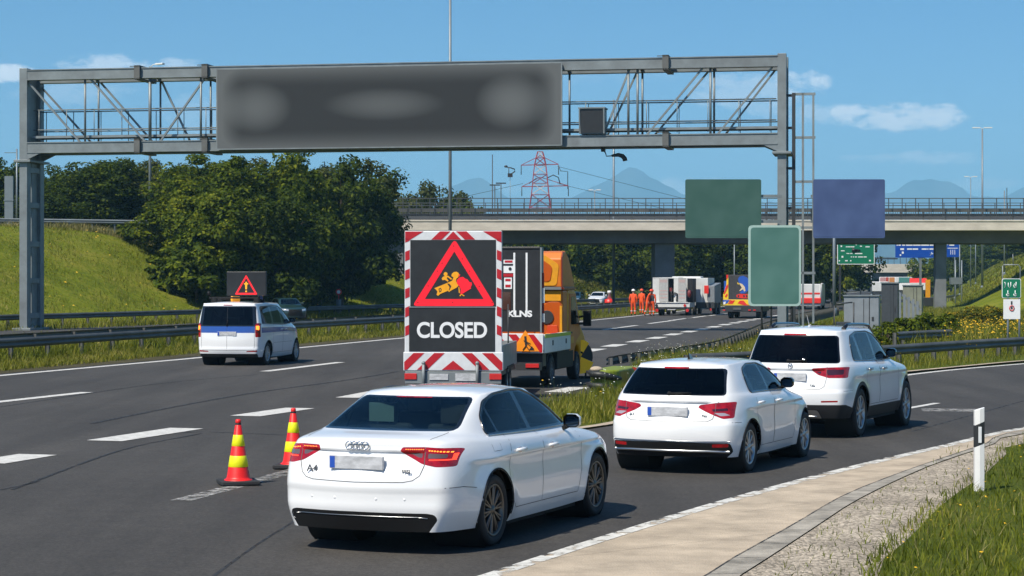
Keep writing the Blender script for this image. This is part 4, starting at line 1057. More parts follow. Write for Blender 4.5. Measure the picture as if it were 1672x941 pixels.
sheet('road', offset(LE, -.9), resample(GL, 90), 0, M_ROAD)
rl = resample(RL, 120); sheet('ramp_road', rl, resample(RR, 120), .004, M_ROAD)
# opposite carriageway beyond the central barriers
OP = [(-40,40),(-27.5,95),(-21.5,112),(-4.5,160),(9.5,205),(33,300),(76,500),(183,1000)]
op = smoothline(OP, 60); sheet('opposite_road', offset(op, -3.2), offset(op, 4.2), 0, M_ROAD)
mk = MB()
def line(pts, wd, z=.008, mb_=None):
    mb_ = mb_ or mk; l = [Vector((p[0], p[1], 0)) for p in pts]; a = offset(l, -wd/2); b = offset(l, wd/2); n = len(l); o = len(mb_.v)
    mb_.v += [(p.x, p.y, z) for p in a]+[(p.x, p.y, z) for p in b]
    for i in range(n-1): mb_.f.append((o+i, o+n+i, o+n+i+1, o+i+1)); mb_.m.append(0); mb_.sm.append(False)
line([p for p in LE], .30)
for a, b in [((-60,757),(62,743)),((135,720.5),(305,700)),((365,680),(490,667)),((535,650),(622,640)),]:
    A_, B_ = G(*a), G(*b); A_.x += .35*(A_.y/34); line([A_, B_], .62)
    # ends cut square to the line keep the long parallelogram of a lane divider
fd = [G(*q) for q in [(967,572),(1003,564.5),(1041,557.6),(1072,552),(1099,546.4),(1125,541.8),(1146.5,538),(1166,534),(1184,530.4),(1200,527.6),(1213,525.2),(1226,522.9),(1238,521)]]
for i, c in enumerate(fd):
    l = .27*(fd[min(i+1, 12)]-fd[max(i-1, 0)]).length*(1 if 0 < i < 12 else 2); d = Vector((.2125,1,0)).normalized()
    line([c-d*l*.5, c+d*l*.5], .62)
line([G(-40,661), G(142,641)], .32); line([G(432,607), G(556,592)], .32)
for (x, y, dx) in [(1014,535,12),(1081,526,11),(1112,521.4,8),(1137,518.3,9),(1172,514,8)]:
    c = G(x, y); d = Vector((.22,1,0)).normalized(); line([c-d*5.5, c+d*5.5], .30)
line([G(1243,519), G(1290,512.5)], .35)
A_, B_ = G(905,641), G(945,633); line([A_, B_], .5)
ll = smoothline(RL[4:], 60); line(offset(ll, .3), .22, .010)
line([G(1480,668), G(1530,659)], .16, .010)
mo = mk.build('road_markings', M_LINE, recalc=False); mo['kind'] = 'structure'
mk2 = MB(); line([(-3.77,23.7),(-2.98,27),(-1.6,34)], .26, .010, mk2); line([G(1505,670), G(1600,671)], .9, .010, mk2)
mo = mk2.build('worn_road_markings', M_WORN, recalc=False); mo['kind'] = 'structure'
mk3 = MB(); line(RR, .17, .010, mk3); mo = mk3.build('ramp_edge_line', M_WORN2, recalc=False); mo['kind'] = 'structure'
mk4 = MB()
for pts, wd in [([G(340,948), G(420,890), G(480,852), G(500,835)], .035), ([G(150,692), G(300,662), G(420,641), G(560,622), G(650,607)], .10), ([G(20,800), G(200,735), G(330,708)], .05), ([G(300,707), G(340,706), G(470,711)], .05), ([G(560,735),G(700,690)], .04),
                ([G(0,620+45), G(250,628), G(420,612)], .05), ([G(920,583), G(1060,584)], .12), ([(-9,10),(-7.2,20),(-5.9,26)], .03), ([G(1490,705), G(1672,655)], .05)]:  # the short level line by the island is only a thin dark strip
    line(smoothline(pts, 14), wd, .006, mk4)
mo = mk4.build('tar_seams_and_dark_line', M_DKLINE, recalc=False); mo['kind'] = 'structure'
# beside the ramp: concrete gutter, kerb slabs, gravel, grass
KI = [(-3.6,2),(-1.6,8),(.3,13.6)]+[tuple(G(*q))[:2] for q in [(1160,941),(1200,915),(1296,861),(1376,814),(1456,781),(1520,758),(1609,728),(1672,706)]]+[(13.6,40.4),(21,48.2),(33,58.6),(47,69)]
KO = [(-3.2,2),(-1.2,8),(.7,13.4)]+[tuple(G(*q))[:2] for q in [(1214,941),(1240,925),(1332,864),(1396,822),(1472,784),(1536,757),(1618,730),(1678,710)]]+[(13.9,40.2),(21.4,48.),(33.4,58.4),(47.3,68.8)]
GE = [(-1.2,2),(1.,8),(2.6,13.2)]+[tuple(G(*q))[:2] for q in [(1405,941),(1433,905),(1465,877),(1504,838),(1545,806),(1584,781),(1625,747),(1672,724)]]+[(14.6,40),(22,47.6),(34,58),(48,68)]
ki, ko, ge = (smoothline(q, 80) for q in (KI, KO, GE))
sheet('concrete_gutter', offset(resample(RR, 80), -.05), ki, .006, M_CONC)
sheet('kerb', [p for p in ki], ko, .030, M_KERB)
gj = MB()
for i in range(2, 79, 1):
    a, b = ki[i], ko[i]; t = (ki[i]-ki[i-1]).normalized()*.012; gj.add([(a.x, a.y, .034), (b.x, b.y, .034), (b.x+t.x, b.y+t.y, .034), (a.x+t.x, a.y+t.y, .034)], [(0,1,2,3)])
for i in range(3, 79, 3):
    a, b = RR[i], ki[i]; t = Vector((.006, .012, 0)); gj.add([(a.x, a.y, .0105), (b.x, b.y, .0105), (b.x+t.x, b.y+t.y, .0105), (a.x+t.x, a.y+t.y, .0105)], [(0,1,2,3)])
line(ki, .018, .033, gj)
jo = gj.build('kerb_joints', M_DKLINE, recalc=False); jo['kind'] = 'structure'
sheet('gravel_shoulder', ko, offset(ge, 1.2), .018, M_GRAVEL)
# verge strip left of the motorway edge line and the traffic island
sheet('verge', offset(LE, -3.4), offset(LE, -.55), .006, M_SOIL)
ISL = [(-1.1,34.0),(.2,39.6),(.80,42.5),(1.75,45.4),(2.8,50),(3.4,60),(4.6,67.2),(8.8,86),(13.6,109),(23.6,153),(33.6,203)]
ISR = [(-.6,33.5),(.85,34.8),(1.5,36.2),(3.2,40.4),(5.1,45.6),(7.4,51.),(10.,56.3),(15.3,64.5),(25.5,77.6),(39.5,91.6),(60,112)]
isl = resample(ISL, 60); isr = resample(ISR, 60)
sheet('traffic_island', isl, isr, .022, M_TURF)
sheet('island_kerb', isr, offset(isr, .22), .026, M_CONC)

def hill_left(x, y):                                 # motorway bank that carries the overpass on the left
    dx, dy = x+26.6, y-108; d = dx*-.944+dy*.33; s = dx*.33+dy*.944
    t = min(1, max(0, (d-1.2)/17.5)); h = 6.3*(t*t*(3-2*t)*.55+t*.45)
    return h
def grid_mesh(name, x0, x1, nx, y0, y1, ny, fn, m, kind='structure', keep=None):
    mb = MB(); ids = {}
    for j in range(ny+1):
        for i in range(nx+1):
            x = x0+(x1-x0)*i/nx; y = y0+(y1-y0)*j/ny; mb.v.append((x, y, fn(x, y)))
    for j in range(ny):
        for i in range(nx):
            a = j*(nx+1)+i; q = (a, a+1, a+nx+2, a+nx+1)
            if keep and not keep(*(sum(mb.v[k][c] for k in q)/4 for c in (0, 1))): continue
            mb.f.append(q); mb.m.append(0); mb.sm.append(True)
    o = mb.build(name, m, recalc=False); o['kind'] = kind; return o
def hl(x, y): return hill_left(x, y)+.12*min(1, hill_left(x, y))*math.sin(x*.9+y*.5)*math.sin(y*.37-x*.2)-.04
ABX = lambda y: -10.5+.33*(y-185)
grid_mesh('embankment', -110, 6, 116, 88, 300, 106, hl, M_SLOPE, keep=lambda x, y: hill_left(x, y) > .0005 and (y < 186 or x < -9.5))
def hill_right(x, y):
    t = min(1, max(0, (x-(41.5+.205*(y-200)))/15)); f = min(1, max(0, (y-148)/45)); return 7.*t*t*(3-2*t)*f*f*(3-2*f)
grid_mesh('hillside', 26, 260, 90, 148, 700, 92, lambda x, y: hill_right(x, y)-.05+.25*math.sin(x*.3)*math.sin(y*.2)*min(1, hill_right(x, y)), M_SLOPE, keep=lambda x, y: hill_right(x, y) > .002)

# ---------------------------------------------------------------- far mountains and the air before them
M_ROCK = mat('mountain_rock_and_forest', (.085,.105,.11), .95, var=.5, vscale=.002, dirt=(.045,.07,.075))
def ridge(name, Y, px0, px1, prof, depth, n=170):
    """prof: list of (px, py) of the skyline; the slope falls away before and behind it"""
    rng = random.Random(len(prof)*7+int(Y)); mb = MB(); rows = 9; xs = np.linspace(px0, px1, n)
    hs = np.interp(xs, [p[0] for p in prof], [p[1] for p in prof])
    for r in range(rows):
        t = r/(rows-1)*2-1                            # -1 front foot .. 1 back foot
        for i, x in enumerate(xs):
            top = P(x, hs[i]+rng.uniform(-.8,.8)+1.6*math.sin(i*1.3)+1.1*math.sin(i*2.9+1)*rng.uniform(.4,1), Y); k = (1-abs(t))**1.15
            z = max(-1, (top.z)*k*(1+.10*math.sin(i*.9+r*2.1)*(abs(t) > .01)))
            mb.v.append((top.x*(1+t*.02), Y+t*depth+80*math.sin(i*.7+r), z if abs(t) < .99 else -2))
    for r in range(rows-1):
        for i in range(n-1): mb.f.append((r*n+i, r*n+i+1, (r+1)*n+i+1, (r+1)*n+i)); mb.m.append(0); mb.sm.append(True)
    o = mb.build(name, M_ROCK, recalc=False); o['kind'] = 'structure'; return o
ridge('mountains', 11000, -300, 2100, [(-300,400),(600,360),(690,335),(745,300),(765,292),(782,290),(800,301),(835,325),(880,322),(920,327),(955,312),(985,298),(1015,280),(1030,276),(1042,274),(1060,285),(1090,305),(1125,322),(1200,334),(1300,330),(1400,325),(1450,316),(1480,300),(1497,294),(1518,291),(1540,297),(1570,309),(1600,322),(1640,320),(1672,305),(1720,290),(1800,330),(2100,380)], 1000, 200)
ridge('foothills', 5200, -300, 2100, [(-300,430),(500,395),(700,380),(900,372),(1100,385),(1300,392),(1430,398),(1500,392),(1560,400),(1620,385),(1700,365),(1900,380),(2100,400)], 520)
mb = MB(); mb.box(-9000, 9000, -60, 12600, -4, 640); hz = mb.build('haze', [bpy.data.materials.new('thin_air')]); hz['kind'] = 'stuff'
m = hz.data.materials[0]; m.use_nodes = True; nt_ = m.node_tree; nt_.nodes.remove(nt_.nodes['Principled BSDF'])
pv = nt_.nodes.new('ShaderNodeVolumePrincipled'); pv.inputs['Color'].default_value = (.34,.70,1.,1); pv.inputs['Density'].default_value = 1.55e-4; pv.inputs['Anisotropy'].default_value = .0
nt_.links.new(pv.outputs[0], nt_.nodes['Material Output'].inputs['Volume']); hz.display_type = 'WIRE'
# ================================================================ steel, rails, gantry, bridge
M_GALV = mat('galvanised_steel', (.215,.245,.255), .5, metal=.3, var=.2, vscale=1.1, dirt=(.165,.18,.185))
M_GALVD = mat('dull_galvanised_rail', (.125,.125,.118), .55, metal=.35, var=.35, vscale=.9)
M_GRATE = mat('dark_walkway_grating', (.07,.075,.08), .6, metal=.4)
M_POLE = mat('pale_grey_pole', (.19,.22,.245), .45, metal=.3, var=.12, vscale=1)
M_DARKST = mat('dark_painted_steel', (.03,.032,.035), .5)
M_WHITEP = mat('white_paint', (.74,.74,.73), .45, var=.08, vscale=2)
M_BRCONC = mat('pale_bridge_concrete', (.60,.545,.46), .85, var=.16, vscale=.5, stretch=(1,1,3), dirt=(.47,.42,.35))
M_BRDARK = mat('shaded_girder_concrete', (.14,.135,.13), .85, var=.3, vscale=.4)  # shade below the deck is put into this dark colour
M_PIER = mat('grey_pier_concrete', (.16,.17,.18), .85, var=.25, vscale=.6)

def guard_rail(label, pts, top=.75, n=None, sp=2.0, flip=1, m=M_GALVD, end=True, group='guard rails beside the roads'):
    ln = smoothline(pts, max(2, int(sum((Vector(b)-Vector(a)).length for a, b in zip([(*p[:2], 0) for p in pts], [(*p[:2], 0) for p in pts][1:]))/sp)+1))
    zf = [p[2] if len(p) > 2 else 0 for p in pts]
    zz = np.interp(np.linspace(0, 1, len(ln)), np.linspace(0, 1, len(zf)), zf)
    o0 = Vector((ln[0].x, ln[0].y, zz[0])); r = thing('guard_rail', label, 'guard rail', o0, 0, group)
    prof = [(.0,0),(.02,-.02),(.075,-.06),(.075,-.11),(.015,-.145),(.015,-.165),(.075,-.20),(.075,-.25),(.02,-.29),(0,-.31)]
    b = MB(); k = len(prof)
    for i, p in enumerate(ln):
        t = (ln[min(i+1, len(ln)-1)]-ln[max(i-1, 0)]).normalized(); nr = Vector((t.y, -t.x, 0))*flip
        for d, h in prof: q = p+nr*d; b.v.append((q.x-o0.x, q.y-o0.y, zz[i]+top+h-o0.z))
    for i in range(len(ln)-1):
        for j in range(k-1): b.f.append((i*k+j, i*k+j+1, (i+1)*k+j+1, (i+1)*k+j)); b.m.append(0); b.sm.append(True)
    b.build('beam', m, r, recalc=False)
    pm = None; cnt = 0
    step = max(1, int(len(ln)/95)+0)
    for i in range(0, len(ln), step):
        t = (ln[min(i+1, len(ln)-1)]-ln[max(i-1, 0)]).normalized()
        if pm is None:
            q = MB(); q.box(-.012,.012,-.06,.06,-.25,top-.03); q.box(-.05,.05,.055,.065,-.25,top-.03); q.box(-.05,.05,-.065,-.055,-.25,top-.03)
            po = q.build('post', m, r); pm = po.data
        else: po = bpy.data.objects.new('post', pm); link(po, r)
        nr = Vector((t.y, -t.x, 0))*flip*-.07
        po.location = (ln[i].x-o0.x+nr.x, ln[i].y-o0.y+nr.y, zz[i]-o0.z); po.rotation_euler = (0, 0, math.atan2(t.y, t.x))
    return r
NR = [(-21,42),(-15.7,64),(-11.2,84),(-5.99,104),(2,137),(14,189),(32,270)]
guard_rail('long steel guard rail beside the motorway edge behind the patrol van', NR, sp=2.6)
MR = [tuple(p)[:2] for p in offset(smoothline(NR, 40), -2.7)]
guard_rail('second guard rail in the grass just behind the motorway edge rail', MR[4:], .72, sp=3.2, flip=-1)
FR = [(-37,82),(-26.6,108),(-17.6,134),(-8.7,160),(1.5,190),(16,232),(40,300)]
guard_rail('guard rail at the foot of the grassy bank beyond the opposite lanes', FR, .78, sp=2.6)
guard_rail('guard rail seen from its back with close posts along the traffic island', [(2.9,62.5,-.42),(4.0,66,-.30),(5.6,70,-.05),(7.6,76.5),(11.3,94),(15.5,115),(24.2,155)], .66, sp=1.15, flip=-1)
guard_rail('guard rail along the inner edge of the ramp in front of the tall estate car', [(4.6,54.2),(5.6,55.2),(8.5,58.4),(11.2,61.8),(17.4,70.8),(27.5,83),(42,98),(60,114)], .62, sp=1.35)
guard_rail('short bent length of guard rail in the flower meadow', [(13.6,73.6),(14.0,74.4),(15.2,76.2),(16.4,77.8)], .72, sp=.9)
guard_rail('guard rail on top of the grassy bank below the trees', [(-70,136,6.15),(-50,143,6.15),(-36.0,149.5,6.2),(-30.5,151.5,6.2),(-24.5,154,6.15)], .85, sp=1.6, m=M_GALV)
guard_rail('distant guard rail beyond the bridge near the white lorry', [(27,176),(34,192),(44,222),(60,280)], .78, sp=4)

# ---------------------------------------------------------------- sign gantry
GLp = Vector(((41-CX)/F*107, 107, 0)); GRp = Vector(((1277-CX)/F*100, 100, 0))
ge_ = (GRp-GLp); GLEN = ge_.length; ge_.normalize(); gn = Vector((-ge_.y, ge_.x, 0))      # local y points away from the camera
GROT = math.atan2(ge_.y, ge_.x)
def gp(px, py, y=0.):
    """photo sight line onto the gantry plane (local coordinates)"""
    d = Vector(((px-CX)/F, 1, -(py-CY)/F)); o = GLp+gn*y-Vector((0, 0, H))
    t = (o.x*gn.x+o.y*gn.y)/(d.x*gn.x+d.y*gn.y); p = d*t+Vector((0, 0, H)); q = p-GLp
    return Vector((q.dot(ge_), y, p.z))
gan = thing('sign_gantry', 'grey lattice sign gantry spanning the motorway with a walkway inside', 'gantry', GLp, GROT)
ZT, ZT0, ZB, ZB0, DEP = 13.34, 12.84, 9.62, 9.10, 1.7
def chord(name, y, z0, z1):
    b = MB(); b.box(.2, GLEN-.2, y-.22, y+.22, z0, z1); b.box(.2, GLEN-.2, y-.26, y+.26, z1-.03, z1+.02); b.box(.2, GLEN-.2, y-.26, y+.26, z0-.02, z0+.03); b.build('chord_beam', M_GALV, gan)
for y in (0, DEP):
    chord('top', y, ZT0, ZT); chord('bottom', y, ZB0, ZB)
for x in (0, GLEN):
    b = MB(); s = 1 if x == 0 else -1
    for y in (0, DEP):
        b.box(x-.21, x+.21, y-.24, y+.24, 0, ZT+.1)
    b.box(x-.02, x+.02, .2, DEP-.2, 8.8, ZT); b.box(x-.06, x+.06, .7, DEP-.2, .0, 8.62); 
    for z in (.6, 2.4, 4.3, 6.3, 8.1): b.box(x-.17, x+.17, .2, DEP-.2, z, z+.28)
    b.box(x-.45, x+.45, -.42, DEP+.42, 8.62, 8.74); b.box(x-.5, x+.5, -.5, DEP+.5, -.05, .12)
    for y in (-.23, DEP+.0):
        b.prism([(x+s*.2, 8.74), (x+s*.2, ZB0), (x+s*1.0, ZB0)], y, y+.05, 'xz')
    b.build('post', M_GALV, gan, bevel=.012)
def fv(px, y, r, nm='upright'):
    x = gp(px, 180, y).x; b = MB(); b.tube((x, y, ZB-.01), (x, y, ZT0+.01), r, 8); b.build(nm, M_GALV, gan)
for px in (139, 245, 328, 1026, 1041, 1160): fv(px, -.05, .085 if px == 245 else .06)
for px in (61, 161, 262, 344, 930, 1049, 1166): fv(px, DEP, .055)
def dg(px0, px1, y, r=.056):                        # from the bottom chord to the top chord
    b = MB(); b.bar((gp(px0, 240, y).x, y, ZB), (gp(px1, 120, y).x, y, ZT0), r*2, r*1.6); b.build('diagonal', M_GALV, gan)
for a, b_ in ((131,44),(237,148),(262,336),(1056,1148),(1172,1262),(985,1028)): dg(a, b_, -.02)
for a, b_ in ((152,62),(252,164),(312,264),(1066,1157),(1182,1266),(990,1040)): dg(a, b_, DEP)
for px in (61, 161, 262, 344, 930, 1049, 1166):      # cross ties between the two trusses
    x = gp(px, 180, DEP).x; b = MB(); b.bar((x, 0, ZT0+.15), (x, DEP, ZT0+.15), .14); b.bar((x, 0, ZB0+.15), (x, DEP, ZB0+.15), .16); b.build('cross_tie', M_GALV, gan)
b = MB()
for y, zz in ((.38, (10.30, 11.32)), (1.32, (10.28, 11.30))):
    for z in zz: b.tube((.3, y, z), (GLEN-.3, y, z), .035, 6)
for i in range(26):
    x = .6+i*(GLEN-1.2)/25
    for y in (.38, 1.32): b.tube((x, y, 9.75), (x, y, 11.32), .022, 6)
b.build('handrail', M_GALV, gan)
b = MB(); b.box(.25, GLEN-.25, .3, 1.4, 9.93, 9.955); b.build('walkway', M_GRATE, gan); b = MB(); b.box(.25, GLEN-.25, .24, .30, 9.87, 9.99); b.box(.25, GLEN-.25, 1.4, 1.46, 9.87, 9.99); b.build('walkway_edge', M_GALV, gan)
for px in (228, 338, 1088):
    for z0, z1 in ((ZT0, ZT), (ZB0, ZB)):
        x = gp(px, 180).x; b = MB(); b.box(x-.15, x+.15, -.42, DEP+.3, z0-.10, z0-.02); b.box(x-.15, x+.15, -.42, -.27, z0-.10, z1+.12); b.box(x-.15, x+.15, -.42, DEP+.3, z1+.03, z1+.12); b.box(x-.15, x+.15, DEP+.27, DEP+.36, z0-.10, z1+.12); b.box(x-.42, x+.15, -.30, -.27, z1+.06, z1+.10)
        b.build('splice_clamp', M_GALVD, gan)
# the message board hung on its front
def vms_face():
    m = bpy.data.materials.new('unlit_message_matrix'); m.use_nodes = True; nt = m.node_tree; N = nt.nodes; L = nt.links; b = N['Principled BSDF']
    tc = N.new('ShaderNodeTexCoord'); s = N.new('ShaderNodeSeparateXYZ'); L.new(tc.outputs['Object'], s.inputs[0])
    def mth(op, a, c=None, cl=False):
        n = N.new('ShaderNodeMath'); n.operation = op; n.use_clamp = cl
        for i, v in enumerate((a, c)):
            if v is None: continue
            if isinstance(v, (int, float)): n.inputs[i].default_value = v
            else: L.new(v, n.inputs[i])
        return n.outputs[0]
    tot = None
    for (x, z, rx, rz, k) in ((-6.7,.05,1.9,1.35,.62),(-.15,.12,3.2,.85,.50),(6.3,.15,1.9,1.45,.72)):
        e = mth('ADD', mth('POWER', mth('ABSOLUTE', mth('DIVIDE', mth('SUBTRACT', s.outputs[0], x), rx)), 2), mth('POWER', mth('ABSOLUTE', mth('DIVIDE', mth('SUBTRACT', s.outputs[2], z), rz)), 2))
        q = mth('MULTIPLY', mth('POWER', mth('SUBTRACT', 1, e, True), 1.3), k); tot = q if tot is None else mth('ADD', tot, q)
    # rim: the grey turns lighter towards the frame
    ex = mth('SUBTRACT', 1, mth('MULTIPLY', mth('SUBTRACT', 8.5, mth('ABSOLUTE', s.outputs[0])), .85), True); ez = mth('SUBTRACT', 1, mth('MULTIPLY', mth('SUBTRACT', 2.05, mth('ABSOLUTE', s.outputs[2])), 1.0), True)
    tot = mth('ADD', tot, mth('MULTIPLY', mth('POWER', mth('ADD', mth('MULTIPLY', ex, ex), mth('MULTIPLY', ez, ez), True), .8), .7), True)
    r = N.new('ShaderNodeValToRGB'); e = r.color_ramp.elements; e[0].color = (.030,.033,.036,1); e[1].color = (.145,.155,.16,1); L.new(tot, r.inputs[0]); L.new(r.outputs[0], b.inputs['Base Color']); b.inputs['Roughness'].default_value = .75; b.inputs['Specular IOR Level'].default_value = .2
    return m
a_, c_ = gp(354, 113, -.55), gp(917, 240, -.55); z0, z1 = 9.14, 13.16; xm = (a_.x+c_.x)/2
vw = (c_.x-a_.x)/2
vms = thing('message_board', 'wide dark variable message board hung on the front of the gantry', 'message board', GLp+ge_*xm+gn*-.55+Vector((0,0,(z0+z1)/2)), GROT)
hz_ = (z1-z0)/2
b = MB(); b.box(-vw, vw, .02, .28, -hz_, hz_); b.build('housing', M_GALV, vms, bevel=.02)
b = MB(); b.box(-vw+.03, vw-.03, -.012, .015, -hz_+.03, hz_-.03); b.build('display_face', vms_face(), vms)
b = MB()
for s in (-1, 1): b.box(-vw, vw, -.016, .018, s*hz_-.03, s*hz_+.03); b.box(s*vw-.03, s*vw+.03, -.016, .018, -hz_, hz_)
b.build('frame', M_GALV, vms)
b = MB()
b.box(-vw+.3, vw-.3, .16, .24, -hz_-.05, -hz_)
for i in range(9): b.box(-vw+.8+i*(2*vw-1.6)/8-.06, -vw+.8+i*(2*vw-1.6)/8+.06, .05, .4, -hz_-.07, -hz_+.004)
b.build('bracket', M_DARKST, vms)
# small cabinet and camera on the gantry
a_, c_ = gp(946, 178, -.5), gp(985, 219, -.5); zc = (a_.z+c_.z)/2
cab = thing('detector_cabinet', 'small square black faced cabinet on the lower chord of the gantry', 'cabinet', GLp+ge_*((a_.x+c_.x)/2)+gn*-.35+Vector((0,0,ZB+.02)), GROT)
w2 = .60; b = MB(); b.box(-w2, w2, 0, 1.0, .06, 1.30); b.box(-w2-.06, w2+.06, -.10, 1.0, 1.28, 1.34)
for s in (-1, 1): b.prism([(-.10,1.3),(.0,.06),(.06,.06),(.06,1.3)], s*w2-.03, s*w2+.03, 'yz')
b.build('housing', M_GALV, cab)
b = MB(); b.box(-w2+.06, w2-.06, -.03, .0, .10, 1.24); b.build('front_panel', M_SCREEN, cab)
b = MB(); b.box(-.4,-.3,.1,.8,-.0,.06); b.box(.3,.4,.1,.8,0,.06); b.build('foot', M_DARKST, cab)
p0 = GLp+ge_*gp(985, 240, .6).x+gn*.6
cm_ = thing('traffic_camera', 'dark tube shaped camera hanging on a bent arm below the gantry', 'camera', Vector((p0.x, p0.y, ZB0-.03)), GROT)
b = MB(); b.box(-.1,.1,-.1,.1,-.2,0.02); b.path([(0,0,-.1),(.12,0,-.28),(.16,0,-.42),(.5,0,-.40),(.62,0,-.36)], .03, 6); b.tube((.55,0,-.18),(.55,0,-.40),.02,6); b.build('bracket', M_DARKST, cm_)
b = MB(); b.path([(.42,0,-.40),(.75,0,-.36),(.95,0,-.42),(1.06,0,-.55),(1.08,0,-.66)], [.06,.10,.115,.12,.12], 10); b.build('housing', M_DARKST, cm_)
# access ladder beside the right post
xl = [gp(px, 250, .2).x-GLEN for px in (1296, 1311, 1328)]
lad = thing('access_ladder', 'tall steel access ladder with bracing beside the right gantry post', 'ladder', GRp, GROT)
zt = gp(1300, 152, .2).z; b = MB(); b.bar((xl[0],.2,0),(xl[0],.2,zt),.22,.16,1); b.bar((xl[1],.2,0),(xl[1],.2,zt),.12,.1); b.bar((xl[2],.2,0),(xl[2],.2,zt),.10,.1)
b.build('stile', [M_GALV, M_DARKST], lad)
for py in (154, 225, 297, 372, 446): z = gp(1300, py, .2).z; b = MB(); b.bar((xl[0]-.05,.2,z),(xl[2]+.1,.2,z),.12,.12); b.build('rung', M_GALV, lad)
for py in (156, 209, 275, 340): z = gp(1300, py, .2).z; b = MB(); b.bar((.2,.2,z),(xl[0],.2,z),.12,.12); b.build('tie_bar', M_DARKST, lad)

# ---------------------------------------------------------------- road bridge
BY, BX0, BX1 = 185., -11.3, 95.
br = thing('road_bridge', 'long flat concrete road bridge crossing over the motorway', 'bridge', (0, BY, 0))
zc0 = lambda px, py: H-(py-CY)/F*BY
D0, D1, D2 = 5.95, 7.05, 7.98
b = MB(); b.box(BX0-8, BX1, 0, 11.5, D1, D2); b.box(BX0-8, BX1, -.06, .0, D2-.14, D2+.0); b.build('deck', M_BRCONC, br, bevel=.02)
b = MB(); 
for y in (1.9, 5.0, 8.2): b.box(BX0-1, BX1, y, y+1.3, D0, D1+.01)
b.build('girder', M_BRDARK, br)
def pier(px, wpx, dp):
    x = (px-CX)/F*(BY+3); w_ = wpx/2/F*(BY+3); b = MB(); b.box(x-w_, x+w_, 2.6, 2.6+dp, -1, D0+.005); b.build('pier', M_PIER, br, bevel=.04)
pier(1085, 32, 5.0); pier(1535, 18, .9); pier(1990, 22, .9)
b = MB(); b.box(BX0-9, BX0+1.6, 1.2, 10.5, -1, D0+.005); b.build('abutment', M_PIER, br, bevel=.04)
b = MB(); 
for z in (D2+1.92, D2+1.28): b.bar((BX0-8,.2,z),(BX1,.2,z),.07,.07)
n = int((BX1-BX0+8)/1.2)
for i in range(n): x = BX0-8+i*1.2; b.bar((x,.2,D2),(x,.2,D2+1.92),.07,.09, up=(0,1,0))
for k in range(n*6): x = BX0-8+k*.2; b.bar((x,.2,D2+.1),(x,.2,D2+1.0),.035, up=(0,1,0))
b.bar((BX0-8,.2,D2+1.0),(BX1,.2,D2+1.0),.07); b.bar((BX0-8,.2,D2+.12),(BX1,.2,D2+.12),.05)
b.build('parapet', M_DARKRAIL if 'M_DARKRAIL' in globals() else mat('dark_bridge_railing', (.085,.09,.095), .5, metal=.4), br)
b = MB(); 
for z in (.45, .85): b.bar((BX0-8,.75,D2+z),(BX1,.75,D2+z),.10,.26)
for i in range(int((BX1-BX0)/2)): b.bar((BX0+i*2,.8,D2),(BX0+i*2,.8,D2+.95),.10)
b.build('guard_rail', M_GALVD, br)
b = MB(); 
for z in (D2+1.1, D2+1.92): b.bar((BX0-8,11.2,z),(BX1,11.2,z),.06)
for i in range(n): x = BX0-8+i*1.2; b.bar((x,11.2,D2),(x,11.2,D2+1.92),.06, up=(0,1,0))
b.bar((BX0-8,11.0,D2+.6),(BX1,11.0,D2+.6),.08,.5); b.build('parapet', MATS['dark_bridge_railing'], br)
b = MB(); a_ = [(-11.4,186.5,3.0),(-8.2,184.5,.5)]
b.bar(P(612,446,186)-Vector((0,BY,0)), P(665,475,184)-Vector((0,BY,0)), .5, .3); b.build('slope_edging', M_BRCONC, br)
# second bridge far down the road
fb = thing('far_road_bridge', 'small distant concrete bridge over the motorway between the sign boards', 'bridge', (0, 440, 0))
x0, x1 = (1330-CX)/F*440, (1560-CX)/F*440; b = MB(); b.box(x0, x1, 0, 9, 4.4, 6.2); b.build('deck', M_BRCONC, fb, bevel=.02)
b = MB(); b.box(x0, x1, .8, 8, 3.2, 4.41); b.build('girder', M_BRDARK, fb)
for px in (1352, 1512): b = MB(); x = (px-CX)/F*440; b.box(x-3, x+3, 1, 8, -1, 4.4); b.build('pier', M_PIER, fb)
b = MB(); b.bar((x0,.1,7.6),(x1,.1,7.6),.1)
for i in range(24): x = x0+i*(x1-x0)/23; b.bar((x,.1,6.2),(x,.1,7.6),.1, up=(0,1,0))
b.build('parapet', MATS['dark_bridge_railing'], fb)

# ---------------------------------------------------------------- poles and lamps
def pole(name, label, cat, base, top, r, group='light poles along the roads', heads=(), m=M_POLE):
    o = thing(name, label, cat, base, 0, group); b = MB(); b.tube((0,0,-.3),(0,0,top), r, 10, r1=r*.62); b.lathe([(r*1.5,-.2),(r*1.5,.5),(r*1.1,.6)], (0,0,0), 'z', 10); b.build('shaft', m, o)
    for (dx, dy, L_) in heads:
        b = MB(); b.path([(0,0,top-.1),(dx*.5,dy*.5,top+.12),(dx,dy,top+.15)], .035, 6); d = Vector((dx,dy,0)).normalized()
        b.obox(Vector((dx,dy,top+.14))+d*L_/2, d*L_/2, Vector((-d.y,d.x,0))*.14, (0,0,.06), 0); b.build('lamp_head', M_WHITEP, o, bevel=.03)
    return o
pole('light_pole', 'tall grey pole rising behind the message board and the closed sign', 'light pole', Vector(((735-CX)/F*116, 116, 0)), 21, .11)
pole('light_pole', 'grey lamp pole on the grassy bank left of the big trees', 'light pole', Vector((*P(245,388,153).xy, 5.8)), 12.5, .12, heads=[(.5,-.3,.7)])
pole('light_pole', 'slim pole in front of the woods left of the orange workers', 'light pole', Vector((*P(1002,400,196).xy, 0)), 19.6, .14)
